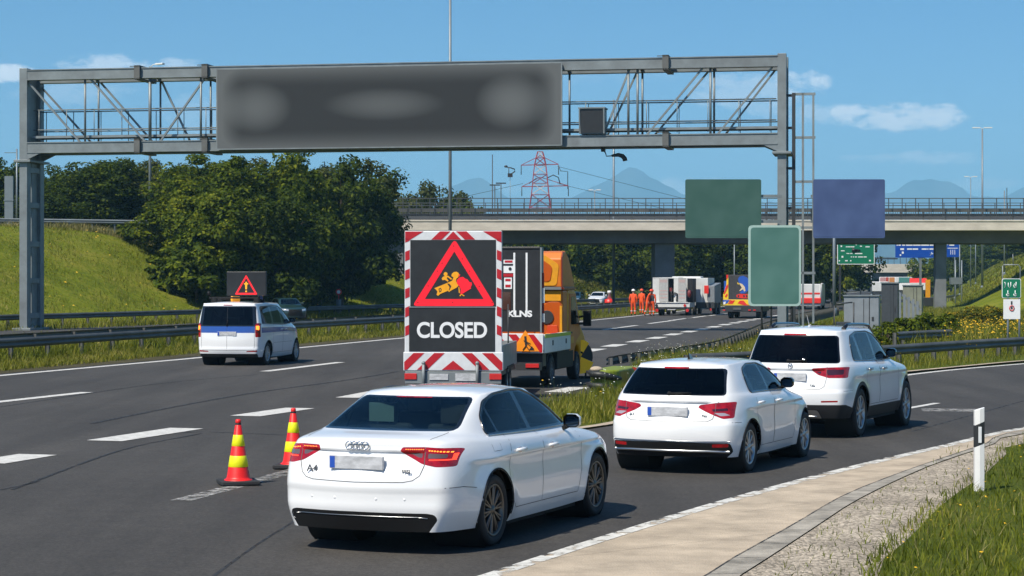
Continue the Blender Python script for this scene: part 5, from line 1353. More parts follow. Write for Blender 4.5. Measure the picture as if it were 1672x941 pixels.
pole('light_pole', 'double headed lamp pole on the hillside right of the bridge pier', 'light pole', Vector((*P(1604,400,255).xy, hill_right(*P(1604,400,255).xy)-.3)), 21.5-hill_right(*P(1604,400,255).xy), .15, heads=[(.3,0,.9),(-.3,0,.9)])
pole('light_pole', 'slim dark pole standing just beyond the bridge left of the pylon', 'light pole', Vector((*P(804,400,205).xy, 0)), 15, .07, m=M_DARKST)
pole('light_pole', 'small lamp pole beyond the bridge under the tallest mountain', 'light pole', Vector((*P(971,400,260).xy, 0)), 13.8, .09, heads=[(.25,0,.5),(-.25,0,.5)])
pole('light_pole', 'thin distant pole beyond the bridge left of the double lamp', 'light pole', Vector((*P(1585,400,330).xy, 0)), 19, .09, heads=[(.4,0,.6),(-.4,0,.6)])
pole('light_pole', 'thin bare pole beyond the bridge close to the right edge', 'light pole', Vector((*P(1644,400,300).xy, 0)), 16, .09, m=M_DARKST)
pole('light_pole', 'pale pole carrying the left side of the green direction board', 'light pole', Vector((*P(1362,520,150).xy, 0)), 8.5, .14)
for px, Y, t, lb in ((1121,236,7.5,'short pole in the woods just right of the bridge pier'), (1199,236,7.2,'short pole above the colourful panel lorry'), (1405,300,6.5,'thin pole below the green direction board'), (1423,320,4.4,'short thin pole left of the distant lorries'),
                     (1559,260,10,'pole below the blue board right of the slim pier'), (1567,290,8,'second thinner pole right of the slim bridge pier'), (1593,330,9,'distant pole on the right hillside by the trees'), (1640,240,10,'pole above the small green lane sign')):
    q = P(px, 470, Y); pole('light_pole', lb, 'light pole', Vector((q.x, q.y, max(0, hill_right(q.x, q.y)-.2))), t, .10)
q = P(20, 380, 160)
o = thing('equipment_post', 'pale boxy equipment post with a thin mast at the left edge of the bank', 'equipment post', Vector((q.x, q.y, 5.6))); b = MB(); b.box(-.55,.1,-.2,.2,0,5.0); b.box(-.6,.15,-.24,.24,1.6,1.68); b.box(-.6,.15,-.24,.24,3.1,3.18); b.build('cabinet', M_POLE, o); b = MB(); b.tube((.35,0,0),(.35,0,7.1),.10,8,r1=.06); b.bar((-.6,0,6.8),(.35,0,6.8),.05); b.build('mast', M_POLE, o)
q = P(813, 340, 203); o = thing('t_post', 'pair of T shaped posts standing beyond the bridge railing', 'post', Vector((q.x, q.y, 0)))
for dx in (-.3, .3): b = MB(); b.tube((dx,0,0),(dx,0,12.0+dx*.3),.05,6); b.bar((dx-.5,0,12+dx*.3),(dx+.5,0,12+dx*.3),.09,.12); b.build('post', M_DARKST, o)
q = P(833, 345, BY+.6); zt = P(833, 272, BY+.6).z; o = thing('bridge_camera', 'dark hooked surveillance camera on a thin mast at the bridge railing', 'camera', Vector((q.x, q.y, D2)))
b = MB(); b.tube((0,0,0),(0,0,zt-D2-.75),.022,6); b.build('mast', M_GALV, o)
b = MB(); b.box(-.22,.22,-.2,.2,zt-D2-.95,zt-D2-.62); b.path([(.12,0,zt-D2-.65),(.42,0,zt-D2-.45),(.40,0,zt-D2-.25),(.05,0,zt-D2-.12),(-.35,0,zt-D2-.06)], [.05,.06,.055,.05,.045], 8); b.ellipsoid((-.38,0,zt-D2),(.16,.1,.11),10,8); b.path([(-.12,0,zt-D2-.1),(-.12,0,zt-D2-.7)], .035, 6); b.build('housing', M_DARKST, o)

# ---------------------------------------------------------------- lattice pylon
M_RED = mat('faded_red_steel', (.30,.03,.045), .55, var=.3, vscale=.5); M_PYW = mat('white_steel', (.62,.55,.55), .55)
PY = 480.; q = P(882, 340, PY); pyl = thing('power_pylon', 'red and white lattice power pylon beyond the bridge', 'pylon', Vector((q.x, PY, 0)))
zpx = lambda py: H-(py-CY)/F*PY; k = PY/F
lev_ = [(0,5.2),(zpx(410),3.6),(zpx(370),2.9),(zpx(340),2.45),(zpx(318),2.0),(zpx(300),1.75),(zpx(285),1.55),(zpx(270),1.3),(zpx(258),.95),(zpx(248),.55)]
b = MB()
for (z0_, w0), (z1_, w1) in zip(lev_, lev_[1:]):
    mi = 0 if lev_.index((z0_, w0)) % 2 else 1
    c0 = [(s*w0, t*w0, z0_) for s, t in ((-1,-1),(1,-1),(1,1),(-1,1))]; c1 = [(s*w1, t*w1, z1_) for s, t in ((-1,-1),(1,-1),(1,1),(-1,1))]
    for i in range(4):
        j = (i+1) % 4; b.bar(c0[i], c1[i], .20, mi=0); b.bar(c0[i], c1[j], .10, mi=mi); b.bar(c0[j], c1[i], .10, mi=mi); b.bar(c1[i], c1[j], .10, mi=0)
b.build('lattice_tower', [M_RED, M_PYW], pyl)
for py, xl_, xr_ in ((270,-31,30),(305,-30,46)):
    z = zpx(py); b = MB(); b.bar((xl_*k,0,z),(xr_*k,0,z+.2),.2); b.bar((xl_*k,0,z),(0,0,z+2.2),.14); b.bar((xr_*k,0,z+.2),(0,0,z+2.2),.14); b.build('cross_arm', M_RED, pyl)
    for x in (xl_*k, xr_*k): b = MB(); b.tube((x,0,z),(x,0,z-2.2),.11,6); b.build('insulator', M_DARKST, pyl)
b = MB(); z = zpx(270)
b.path([(30*k,0,z),(33*k,0,z-1.3),(45*k,0,z-1.5),(45*k,0,z-5.5)], .10, 6)
b.path([(xl_*k*.6,0,zpx(300)),(xl_*k*.2,0,zpx(291))], .1, 6); b.path([(1.6,0,zpx(291)),(3.0,0,zpx(286)),(4.2,0,zpx(290)),(4.6,0,zpx(301))], .13, 6); b.build('jumper_cable', M_DARKST, pyl)
b = MB()
for sx, py in ((1,272),(1,300),(-1,300)): z = zpx(py); b.path([(sx*4,0,z),(sx*60,120,z-7),(sx*120,240,z-3)], .05, 5)
b.build('power_line', M_DARKST, pyl)

# ================================================================ trees
def leaf_mat(name, c0, c1, c2):
    m = bpy.data.materials.new(name); m.use_nodes = True; nt = m.node_tree; N = nt.nodes; L = nt.links; b = N['Principled BSDF']; out = N['Material Output']
    g = N.new('ShaderNodeNewGeometry'); r = N.new('ShaderNodeValToRGB'); e = r.color_ramp.elements; e[0].color = (*c0,1); e[1].color = (*c2,1); k = e.new(.55); k.color = (*c1,1)
    tcl = N.new('ShaderNodeTexCoord'); nl = N.new('ShaderNodeTexNoise'); nl.inputs['Scale'].default_value = .75; nl.inputs['Detail'].default_value = 3; L.new(tcl.outputs['Object'], nl.inputs['Vector']); pl = N.new('ShaderNodeMath'); pl.operation = 'MULTIPLY_ADD'; pl.inputs[1].default_value = 1.1; pl.inputs[2].default_value = -.5; L.new(nl.outputs['Fac'], pl.inputs[0])
    oi = N.new('ShaderNodeObjectInfo'); mx = N.new('ShaderNodeMath'); mx.operation = 'MULTIPLY_ADD'; mx.inputs[1].default_value = .7; mo_ = N.new('ShaderNodeMath'); mo_.operation = 'MULTIPLY'; mo_.inputs[1].default_value = .2
    L.new(oi.outputs['Random'], mo_.inputs[0]); L.new(g.outputs['Random Per Island'], mx.inputs[0]); ad = N.new('ShaderNodeMath'); ad.operation = 'ADD'; L.new(mo_.outputs[0], ad.inputs[0]); L.new(pl.outputs[0], ad.inputs[1]); L.new(ad.outputs[0], mx.inputs[2]); L.new(mx.outputs[0], r.inputs[0])
    L.new(r.outputs[0], b.inputs['Base Color']); b.inputs['Roughness'].default_value = .65; b.inputs['Specular IOR Level'].default_value = .12
    t = N.new('ShaderNodeBsdfTranslucent'); L.new(r.outputs[0], t.inputs['Color']); s = N.new('ShaderNodeMixShader'); s.inputs[0].default_value = .38; L.new(b.outputs[0], s.inputs[1]); L.new(t.outputs[0], s.inputs[2]); L.new(s.outputs[0], out.inputs['Surface'])
    return m
M_LEAF = leaf_mat('bright_broad_leaves', (.020,.040,.002), (.085,.122,.006), (.235,.250,.016))
M_LEAF2 = leaf_mat('dark_leaves', (.012,.026,.002), (.050,.080,.006), (.130,.155,.014))
M_LEAF3 = leaf_mat('grey_green_leaves', (.024,.036,.008), (.072,.085,.018), (.150,.155,.036))
M_BARK = mat('bark', (.09,.07,.05), .95, bump=.5, bscale=8, var=.3)
def leaf_cloud(name, seed, clumps, per, rx, rz, z0, size, m, droop=.25):
    """a crown of many small leaves: clumps spread through an uneven volume"""
    rg = np.random.default_rng(seed); cs = []
    while len(cs) < clumps:
        d = rg.normal(size=3); d /= np.linalg.norm(d); rr = rg.uniform(.2, 1.12)**.5
        bulge = 1+.22*math.sin(3*math.atan2(d[1], d[0])+seed)+.15*math.sin(5*d[2]+seed*2)
        p = d*rr*bulge*np.array([rx, rx, rz])*.86
        if p[2] < -rz*.93: continue
        cs.append((p, rg.uniform(.5, 1.1)*rx*.25))
    pts = []; nrm = []
    for p, r in cs:
        q = rg.normal(size=(per, 3)); q /= np.linalg.norm(q, axis=1)[:, None]; rad = r*rg.uniform(.35, 1.12, size=(per, 1))**.6
        pts.append(p+q*rad*np.array([1.1, 1.1, .8])); nrm.append(q*.7+np.array([0, 0, .55])+rg.normal(size=(per, 3))*.45)
    pts = np.vstack(pts); nrm = np.vstack(nrm); nrm /= np.linalg.norm(nrm, axis=1)[:, None]; n = len(pts)
    t = np.cross(nrm, rg.normal(size=(n, 3))); t /= np.linalg.norm(t, axis=1)[:, None]; u = np.cross(nrm, t)
    s = (size*rg.uniform(.6, 1.35, size=(n, 1)))
    V_ = np.empty((n, 4, 3)); V_[:, 0] = pts-t*s; V_[:, 1] = pts+u*s*.55-nrm*s*.1; V_[:, 2] = pts+t*s; V_[:, 3] = pts-u*s*.55-nrm*s*.1
    V_[:, :, 2] += z0
    me = bpy.data.meshes.new(name); me.vertices.add(n*4); me.vertices.foreach_set('co', V_.ravel())
    me.loops.add(n*4); me.loops.foreach_set('vertex_index', np.arange(n*4, dtype=np.int32)); me.polygons.add(n); me.polygons.foreach_set('loop_start', np.arange(0, n*4, 4, dtype=np.int32)); me.polygons.foreach_set('loop_total', np.full(n, 4, dtype=np.int32))
    me.materials.append(m); me.update(calc_edges=True); me.validate(); return me
def trunk_mesh(name, h, r, seed):
    rg = random.Random(seed); b = MB(); b.path([(0,0,-.5),(.05,0,h*.3),(rg.uniform(-.15,.15),rg.uniform(-.15,.15),h*.7),(0,0,h*.95)], [r*1.2,r,r*.6,r*.15], 8)
    for k in range(7):
        a = rg.uniform(0,6.28); z = h*rg.uniform(.25,.7); l = h*rg.uniform(.2,.34); b.path([(0,0,z),(math.cos(a)*l*.5,math.sin(a)*l*.5,z+l*.3),(math.cos(a)*l,math.sin(a)*l,z+l*.75)], [r*.45,r*.3,r*.08], 6)
    o = b.build(name, M_BARK, recalc=False); me = o.data; bpy.data.objects.remove(o); return me
TREES = {}
for i, (sd_, m_) in enumerate([(11,M_LEAF),(23,M_LEAF),(37,M_LEAF2),(41,M_LEAF3),(53,M_LEAF2)]):
    TREES[i] = (leaf_cloud('crown', sd_, 130, 190, 4.4, 4.6, 5.0, .175, m_), trunk_mesh('trunk', 9, .22, sd_))
TREES['far'] = (leaf_cloud('crown', 61, 100, 120, 4.4, 4.6, 5.0, .25, M_LEAF2), trunk_mesh('trunk', 9, .22, 61))
TREES['far2'] = (leaf_cloud('crown', 71, 100, 120, 4.4, 4.6, 5.0, .25, M_LEAF), trunk_mesh('trunk', 9, .22, 71))
TREES['bush'] = (leaf_cloud('foliage', 83, 60, 90, 1.6, 1.5, 1.4, .16, M_LEAF), trunk_mesh('stem', 2, .06, 83))
def tree(kind, base, hgt, wd, label, group, name='tree', rot=None):
    o = thing(name, label, 'tree' if kind != 'bush' else 'bush', base, random.uniform(0, 6.28) if rot is None else rot, group)
    k = hgt/9.6 if kind != 'bush' else hgt/2.9; kw = wd/8.8 if kind != 'bush' else wd/3.2
    o.scale = (kw, kw, k)
    for me, nm in zip(TREES[kind], ('crown', 'trunk')): link(bpy.data.objects.new(nm if kind != 'bush' else me.name.split('.')[0], me), o)
    return o
def at(px, Y, top, z=None):
    q = P(px, 400, Y); zz = z if z is not None else (hill_left(q.x, q.y) if q.x < 0 else hill_right(q.x, q.y)); return Vector((q.x, Y, zz-.15)), P(px, top, Y).z-zz
lab = iter(['broad bright tree at the left end of the wood on the bank','tall bushy tree in the middle of the wood, under the message board','full crowned tree right of the middle of the wood on the bank','dark tree at the right end of the wood beside the bridge',
  'lower rounded tree low on the bank in front of the wood','deep shaded tree low on the bank behind the patrol van','leafy tree filling the gap below the message board','shaded tree above the bridge abutment','tall back row tree left in the wood','grey green back row tree with feathery top behind the wood','tree whose crown overlaps the bridge end','back row tree between the two tallest crowns'])
for (px, Y, top, kd, wd) in [(322,150,268,0,8.8),(395,149,254,1,8.4),(470,150,250,0,8.6),(556,156,262,2,8.6),(372,142,300,1,7.6),(445,143,312,2,8.0),(520,154,288,4,8.2),(572,168,268,2,8.4),(352,160,252,1,8.5),(530,166,236,3,9.6),(592,171,292,4,7.0),(455,163,240,3,8.8)]:
    b_, h_ = at(px, Y, top); tree(kd, b_, h_, wd, next(lab), 'trees of the wood on the bank')
b_, h_ = at(322, 139.5, 378); tree('bush', b_, h_, 5.2, 'rounded bush in front of the wood at the edge of the lit grass', 'bushes on the bank', 'bush')
b_, h_ = at(289, 141, 402); tree('bush', b_, h_, 4.2, 'small low bush at the foot of the leftmost big tree', 'bushes on the bank', 'bush')
lab = iter(['tree at the left picture edge behind the gantry post','tree just right of the gantry post on the bank top','broad tree left of the lamp pole on the bank top','tree directly behind the lamp pole on the bank','grey green tree right of the lamp pole','dark tree filling the row behind the bank rail','low tree behind the bank rail near the gantry post','tall pointed tree left of the wood','tree partly hidden by the left gantry post'])
for (px, Y, top, kd, wd) in [(-35,178,258,2,9.5),(62,186,272,2,7.6),(158,176,252,4,10.4),(214,182,262,2,8.8),(262,178,250,3,9.0),(118,184,276,2,9.2),(90,172,296,4,7),(292,184,246,3,8.5),(20,176,262,2,8.4)]:
    b_, h_ = at(px, Y, top, 5.6); tree(kd, b_, h_, wd, next(lab), 'trees behind the bank')
lab = iter(['rounded tree beyond the bridge right of the wood','pale broad tree beyond the bridge railing','lower tree beyond the railing behind the tall pole','small tree beyond the railing left of the T posts'])
for (px, Y, top, kd, wd) in [(640,228,296,3,8),(702,236,276,3,10),(745,232,318,'far2',6),(772,240,336,'far2',6)]:
    b_, h_ = at(px, Y, top, 0); tree(kd, b_, h_, wd, next(lab), 'trees beyond the bridge')
WL = ['behind the orange cab','left of the slim pole','behind the slim pole','over the orange workers','behind the box truck','behind the bridge pier','right of the bridge pier','between pier and panel truck','over the panel truck','behind the large green sign','right of the large green sign','behind the white lorry','left of the green direction board','beside the far lorries']
for i, px in enumerate([905,948,990,1030,1068,1105,1142,1178,1214,1250,1286,1318,1346,1372]):
    Y = 236+(i*37 % 23); b_, h_ = at(px, Y, 352+(i*29 % 17), -.2); tree('far' if i % 3 else 'far2', b_, h_, 7.6+(i % 3)*.8, 'dark woodland tree under the bridge, '+WL[i], 'woodland trees seen under the bridge')
for i, px in enumerate([640,700,760,820,865,890]):
    b_, h_ = at(px, 262+(i*31 % 17), 366, -.2); tree('far', b_, h_, 9, ['tree behind the closed sign','tree behind the left board edge','tree behind the board centre','tree beside the black truck panel','tree behind the orange deflector','tree right of the orange deflector'][i]+' seen under the bridge', 'woodland trees seen under the bridge')
RLb = ['right of the far bridge','at the left foot of the right hill','behind the slim pier','on the right hill by the pole','on the right hill top','at the right picture edge','high on the right slope','behind the small green sign','on the wooded right slope','in the back of the right hill']
for i, (px, Y, top, wd) in enumerate([(1519,372,414,8),(1553,430,402,9),(1585,440,398,9),(1640,420,396,10),(1668,390,392,10),(1700,300,385,12),(1610,470,392,13),(1650,480,386,13),(1690,420,384,13),(1570,500,392,12)]):
    b_, h_ = at(px, Y, top); tree('far' if i % 2 else 'far2', b_, h_, wd, 'dark tree '+RLb[i], 'trees on the right hill')
for i, px in enumerate([1300,1330,1352,1530,1420,1455,1490]):
    b_, h_ = at(px, 520, 432, 0); tree('far', b_, h_, 16, 'hazy tree by the far bridge, '+['leftmost of its row','left of the white lorry','next to the far pier','right of the yellow post','under the far deck','behind the red lorry','near the far right pier'][i], 'trees near the far bridge')
# ================================================================ closed-road trailer, works truck, signs
M_RETRO_R = mat('red_reflective_sheet', (.46,.012,.02), .35, var=.12, vscale=6)
M_RETRO_W = mat('white_reflective_sheet', (.66,.68,.70), .38, var=.12, vscale=4)
M_BOARD = mat('black_sign_panel', (.018,.020,.022), .5, var=.35, vscale=3)
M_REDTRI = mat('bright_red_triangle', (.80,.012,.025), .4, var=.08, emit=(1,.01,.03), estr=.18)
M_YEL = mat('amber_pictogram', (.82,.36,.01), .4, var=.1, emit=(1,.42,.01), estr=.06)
M_LETW = mat('white_letters', (.78,.79,.80), .4)
M_ORANGE = mat('orange_truck_paint', (.60,.155,.006), .5, coat=.12, var=.12)
M_YELLOW = mat('yellow_truck_paint', (.70,.30,.006), .5, coat=.12, var=.12)
M_DKORANGE = mat('dark_orange_panel', (.48,.085,.006), .35, coat=.5)
M_GREYPNL = mat('grey_side_board', (.30,.31,.31), .5, metal=.3, var=.2, vscale=3)
M_LIME = mat('lime_stripe', (.42,.56,.03), .4)
M_ORSIGN = mat('orange_warning_sheet', (.86,.27,.01), .4)
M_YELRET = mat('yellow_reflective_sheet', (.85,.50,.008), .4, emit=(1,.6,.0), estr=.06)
M_REDG0 = mat('red_cone_stack', (.62,.06,.01), .45)
M_TRED = mat('red_lamp_lens', (.55,.02,.02), .15, coat=1.)
def clip_poly(poly, x0, x1, z0, z1):
    for ax, v, sg in ((0,x0,1),(0,x1,-1),(1,z0,1),(1,z1,-1)):
        out = []
        for i in range(len(poly)):
            p, q = poly[i-1], poly[i]; a, b = sg*(p[ax]-v), sg*(q[ax]-v)
            if a*b < 0: t = a/(a-b); out.append((p[0]+(q[0]-p[0])*t, p[1]+(q[1]-p[1])*t))
            if b >= 0: out.append(q)
        poly = out
        if len(poly) < 3: return []
    return poly
def tri_ring(t, A_, B_, d0):
    n = len(A_); t.add([(d0, -p[0], p[1]) for p in A_]+[(d0, -p[0], p[1]) for p in B_], [(i, (i+1) % n, n+(i+1) % n, n+i) for i in range(n)])
# boards face the traffic behind (local -x); board coordinates: u to the right, z up
tr = thing('warning_trailer', 'road closure trailer with striped border, red triangle and the word CLOSED', 'trailer', (-1.24, 44.0, 0), heading(4.5))
k44 = 44/F; bu = lambda px: (px-740)*k44; bz = lambda py: H-(py-CY)*k44
b = MB(); b.box(-.02,.06,-bu(820),-bu(660),bz(577),bz(377)); b.box(-.03,.06,-bu(822),-bu(658),bz(606),bz(575)); b.build('sign_board', M_RETRO_W, tr, bevel=.02)
b = MB()
def stripe(poly, rect, d=-.026):
    q = clip_poly(poly, *rect)
    if q: b.add([(d, -p[0], p[1]) for p in q]+[(d+.004, -p[0], p[1]) for p in q], [tuple(range(len(q))), tuple(range(2*len(q)-1, len(q)-1, -1))]+[(i, (i+1) % len(q), len(q)+(i+1) % len(q), len(q)+i) for i in range(len(q))])
T0, T1 = bz(391.5), bz(378)
top = (bu(661), bu(819), T0, T1)
for x0_, x1_ in ((661,677),(704,721),(0,0)):
    if x1_:
        for s in (1, -1):
            a0, a1 = (bu(x0_), bu(x1_)) if s > 0 else (-bu(x0_), -bu(x1_)); sh_ = s*(T1-T0)*1.05
            stripe([(a0+sh_, T1), (a1+sh_, T1), (a1, T0), (a0, T0)] if x0_ > 661 else [(a0-s*.05, T1), (a1+sh_, T1), (a1-s*.1, T0), (a0-s*.05, T0)], top)
stripe([(bu(727), T0), (bu(740), T1), (bu(753), T0)], top)
for s in (1, -1):
    rect = (bu(661), bu(668.5), bz(574), T0+.02) if s > 0 else (bu(811.5), bu(819), bz(574), T0+.02)
    for i in range(6):
        z = T0-.14-i*.395; stripe([(-s*1.2+0*s, z-.0-(.0)), (-s*.9, z+.13), (-s*.9, z+.33), (-s*1.2, z+.20)], rect)
C0, C1 = bz(604), bz(576.5); ch = (bu(659.5), bu(820.5), C0, C1)
for s in (1, -1):
    for x0_, x1_ in ((.10,.30),(.50,.72),(.93,1.16)): 
        if x0_ > .2: stripe([(s*(x0_-.32), C1), (s*(x1_-.32), C1), (s*(x1_+.05), C0), (s*(x0_+.05), C0)], ch, -.036)
stripe([(0, bz(589)), (-.24, C0), (.24, C0)], ch, -.036)
b.build('red_stripes', M_RETRO_R, tr)
b = MB(); b.box(-.030,-.02,-bu(810),-bu(669.5),bz(500.5),bz(392)); p1_ = b.build('picture_panel', M_BOARD, tr, bevel=.004)
b = MB(); b.box(-.032,-.02,-bu(808.5),-bu(667.5),bz(574),bz(502)); p2_ = b.build('word_panel', M_BOARD, tr, bevel=.004)
b = MB(); b.box(-.045,-.03,-bu(808.5),-bu(667.5),bz(502.6),bz(501)); b.build('panel_hinge', M_GALV, tr)
def tz(x, y): return (bu(x), bz(y))
A_ = rnd([tz(673,500),tz(742.5,382.5+8),tz(809.5,500)], .10, 4); B_ = rnd([tz(693.5,488.5),tz(742,411),tz(790,488.5)], .015, 4)
t = MB(); tri_ring(t, A_, B_, -.036); t.build('red_triangle', M_REDTRI, p1_)
t = MB()
for (x, y) in ((741,402),(714,443),(767,443),(739,494),(682,494),(804,494),(722,430),(755,423),(699,467),(783,468)): t.lathe([(.012,-.039),(.012,-.036)], (0,-bu(x),bz(y)), 'x', 8)
t.build('sign_bolts', mat('dark_red_bolt', (.25,.01,.012), .5), p1_)
def pic(poly, nm, m, d=-.038):
    t = MB(); t.add([(d, -bu(x), bz(y)) for x, y in poly]+[(d+.003, -bu(x), bz(y)) for x, y in poly], [tuple(range(len(poly)))]+[(i, (i+1) % len(poly), len(poly)+(i+1) % len(poly), len(poly)+i) for i in range(len(poly))]); t.build(nm, m, p1_)
q = lambda pts: [(655+x*.1488, 370+y*.1488) for x, y in pts]      # measured on an enlargement of the board
pic(q([(362,678),(505,620),(560,595),(575,560),(552,545),(556,520),(580,500),(610,496),(632,510),(640,535),(625,560),(605,575),(602,600),(628,650),(615,668),(545,705),(525,720),(515,705),(430,740),(405,762),(388,748),(398,715),(380,690)]), 'amber_pictogram', M_YEL)
pic(q([(610,590),(640,560),(680,552),(705,572),(730,580),(752,612),(775,612),(780,640),(765,665),(770,680),(668,742),(650,740),(655,690),(640,655),(612,635)]), 'red_pictogram', M_REDTRI)
pic(q([(632,520),(650,530),(640,552),(624,548)]), 'red_pictogram', M_REDTRI)
pic(q([(630,660),(640,670),(646,732),(634,728)]), 'amber_pictogram', M_YEL); pic(q([(640,760),(660,738),(700,760),(690,766),(662,748),(650,768)]), 'amber_pictogram', M_YEL)
pic([(655+(488+22*math.cos(a))*.1488, 370+(522+22*math.sin(a))*.1488) for a in np.linspace(0, 6.1, 14)], 'amber_pictogram', M_YEL)
pic(q([(445,575),(455,555),(482,542),(515,540),(560,575),(548,584),(512,556),(498,566),(522,598),(512,606),(478,585),(455,590)]), 'amber_pictogram', M_YEL)
pic(q([(505,625),(530,630),(552,655),(530,700),(524,700),(532,665)]), 'pictogram_cutout', M_BOARD, -.040)
pic(q([(410,685),(432,672),(445,690),(440,715),(420,725)]), 'pictogram_cutout', M_BOARD, -.040); pic(q([(420,692),(430,684),(436,695),(428,714)]), 'amber_pictogram', M_YEL, -.042)
text_mesh('CLOSED', .455, .004, .012, M_LETW, 'closed_lettering', p2_, (-.036, -bu(738), bz(540.5)), (R(90),0,R(-90)), .90, spacing=.98)
b = MB(); b.box(-.05,.02,-1.02,1.02,.34,.60); b.build('rear_beam', M_GALV, tr, bevel=.01)
for s in (1, -1): b = MB(); b.box(-.075,-.045,s*.90-.13,s*.90+.13,.43,.56); b.build('rear_lamp', M_TRED, tr, bevel=.01)
for x in (692, 780): b = MB(); b.tube((-.10,-bu(x),.2),(-.10,-bu(x),bz(593)),.035,8); b.ellipsoid((-.10,-bu(x),bz(593)),(.045,.045,.045),8,6); b.build('stake', M_GALV, tr)
b = MB(); b.box(-.07,-.05,-.52,-.05,.40,.56); b.box(-.07,-.05,.1,.5,.42,.55); b.build('number_plate', M_PLATE, tr, bevel=.005)
L_ = 4.0
b = MB(); b.box(.08,L_,-1.0,1.0,.50,.62); b.box(.1,L_+1.4,-.08,.08,.42,.55); b.build('chassis', M_DARKST, tr)
for s in (1, -1): b = MB(); b.box(.10,L_,s*1.02-.02,s*1.02+.02,.62,1.14); b.build('side_board', M_GREYPNL, tr, bevel=.006)
b = MB(); b.box(L_-.04,L_,-1.0,1.0,.62,1.14); b.build('front_board', M_GREYPNL, tr)
for s in (1, -1): b = MB(); b.bar((.1,s*.8,.62),(.1,s*.8,3.2),.10); b.bar((.1,s*.8,2.2),(1.6,s*.8,.7),.08); b.build('strut', M_GALV, tr)
b = MB(); b.tube((.35,-.97,.62),(.35,-.97,1.55),.02,6); b.tube((2.4,-.97,.62),(2.4,-.97,2.0),.016,6); b.build('side_pole', M_DARKST, tr)
for x in (1.7, 2.5):
    for s in (1, -1): make_wheel(tr, .30, .19, .18, M_RIM, 6, x, s*.92, 'single')
b = MB()
for s in (1, -1): b.box(1.25,2.95,s*.92-.14,s*.92+.14,.60,.66)
b.build('mudguard', M_PLASTIC, tr)

# works truck: x=0 at the tail of its bed, +x ahead
tk = thing('works_truck', 'orange and yellow works truck with a tall black rear panel ahead of the trailer', 'truck', (-.30, 49.0, 0), heading(12.5))
b = MB(); b.box(.2,5.3,-.42,.42,.48,.72); b.box(-.1,.15,-1.0,1.0,.42,.60); b.box(.2,.6,-1.0,1.0,.5,.8); b.build('chassis', M_DARKST, tk)
b = MB(); b.box(0,3.25,-1.06,1.06,.80,.90); b.build('flatbed', M_DARKST, tk)
b = MB(); b.box(-.03,.03,-1.06,1.06,.82,1.28); tb = b.build('tail_board', M_RETRO_W, tk, bevel=.01)
b = MB()
for i in range(5):
    u = -1.05+i*.42; q_ = clip_poly([(u,1.27),(u+.20,1.27),(u+.56,.83),(u+.36,.83)], -1.04, 1.04, .84, 1.26)
    if q_: b.prism([(-p[0], p[1]) for p in q_], -.038, -.032, 'yz')
b.build('red_stripes', M_RETRO_R, tb)
b = MB(); b.prism([(-.30,.86),(-.98,.86),(-.64,1.36)], -.060, -.045, 'yz'); sg_ = b.build('warning_triangle', M_ORSIGN, tb, bevel=.01)
b = MB(); b.bar((-.064,-.64,1.22),(-.064,-.66,1.0),.05,.01); b.bar((-.064,-.60,1.12),(-.064,-.76,1.05),.035,.01); b.bar((-.064,-.66,1.0),(-.064,-.58,.90),.04,.01); b.bar((-.064,-.66,1.0),(-.064,-.73,.90),.04,.01); b.prism([(-.72,.89),(-.86,.89),(-.80,.99)], -.066, -.062, 'yz'); b.bar((-.064,-.62,1.10),(-.064,-.84,.93),.02,.01); b.build('digging_figure', M_BOARD, sg_)
for s in (1, -1):
    b = MB(); b.box(.05,3.25,s*1.06-.025,s*1.06+.025,.82,1.26); sb_ = b.build('side_board', M_WHITEP, tk, bevel=.01)
    b = MB(); b.box(.06,3.24,s*1.088-.004,s*1.088+.004,1.17,1.255); b.build('lime_stripe', M_LIME, sb_)
    b = MB(); b.box(.95,1.02,s*1.09-.012,s*1.09+.012,.98,1.1); b.box(2.6,2.67,s*1.09-.012,s*1.09+.012,.98,1.1); b.build('latch', M_DARKST, sb_)
# tall black panel at the tail
b = MB(); b.box(.02,.16,-.98,1.0,1.32,3.28); b.box(.0,.18,-.98,1.0,3.26,3.32); pn = b.build('rear_panel', mat('black_truck_panel', (.020,.020,.021), .45, var=.4, vscale=2.5), tk, bevel=.015)
ku = 49/F; tu = lambda px: (px-814)*ku; tzz = lambda py: H-(py-CY)*ku
def onp(x0_, x1_, y0_, y1_, m, nm, d=.012): b = MB(); b.box(.02-d,.025,-tu(x1_),-tu(x0_),tzz(y1_),tzz(y0_)); return b.build(nm, m, pn)
onp(837.5,840.5,413,514,M_LETW,'white_line'); onp(858,861,413,514,M_LETW,'white_line')
onp(821,838,424.5,446,M_LETW,'white_label',.010); onp(823,836,425.5,429,M_RETRO_R,'red_label',.016); onp(821,837,431,434,M_BOARD,'black_label',.016); b = MB(); b.lathe([(.036,-.002),(.036,.01)], (.0,-tu(832),tzz(439)), 'x', 14); b.build('black_label', M_BOARD, pn)
onp(821,837,447,452,M_RETRO_R,'red_label'); onp(822,835,453.5,472,M_LETW,'white_label'); onp(824,833,455.5,459.5,M_RETRO_R,'red_label',.016); onp(824,833,465,469.5,M_RETRO_R,'red_label',.016)
onp(815,833,477,506,M_LAMPDK,'dark_red_panel')
text_mesh('KLNS', .20, .004, .008, M_LETW, 'panel_lettering', pn, (.005, -tu(848), tzz(513)), (R(90),0,R(-90)), 1.25)
for y in (-1.0, 1.02): b = MB(); b.box(.0,.22,y-.02,y+.02,1.3,3.3); b.build('panel_edge', M_GALV, pn)
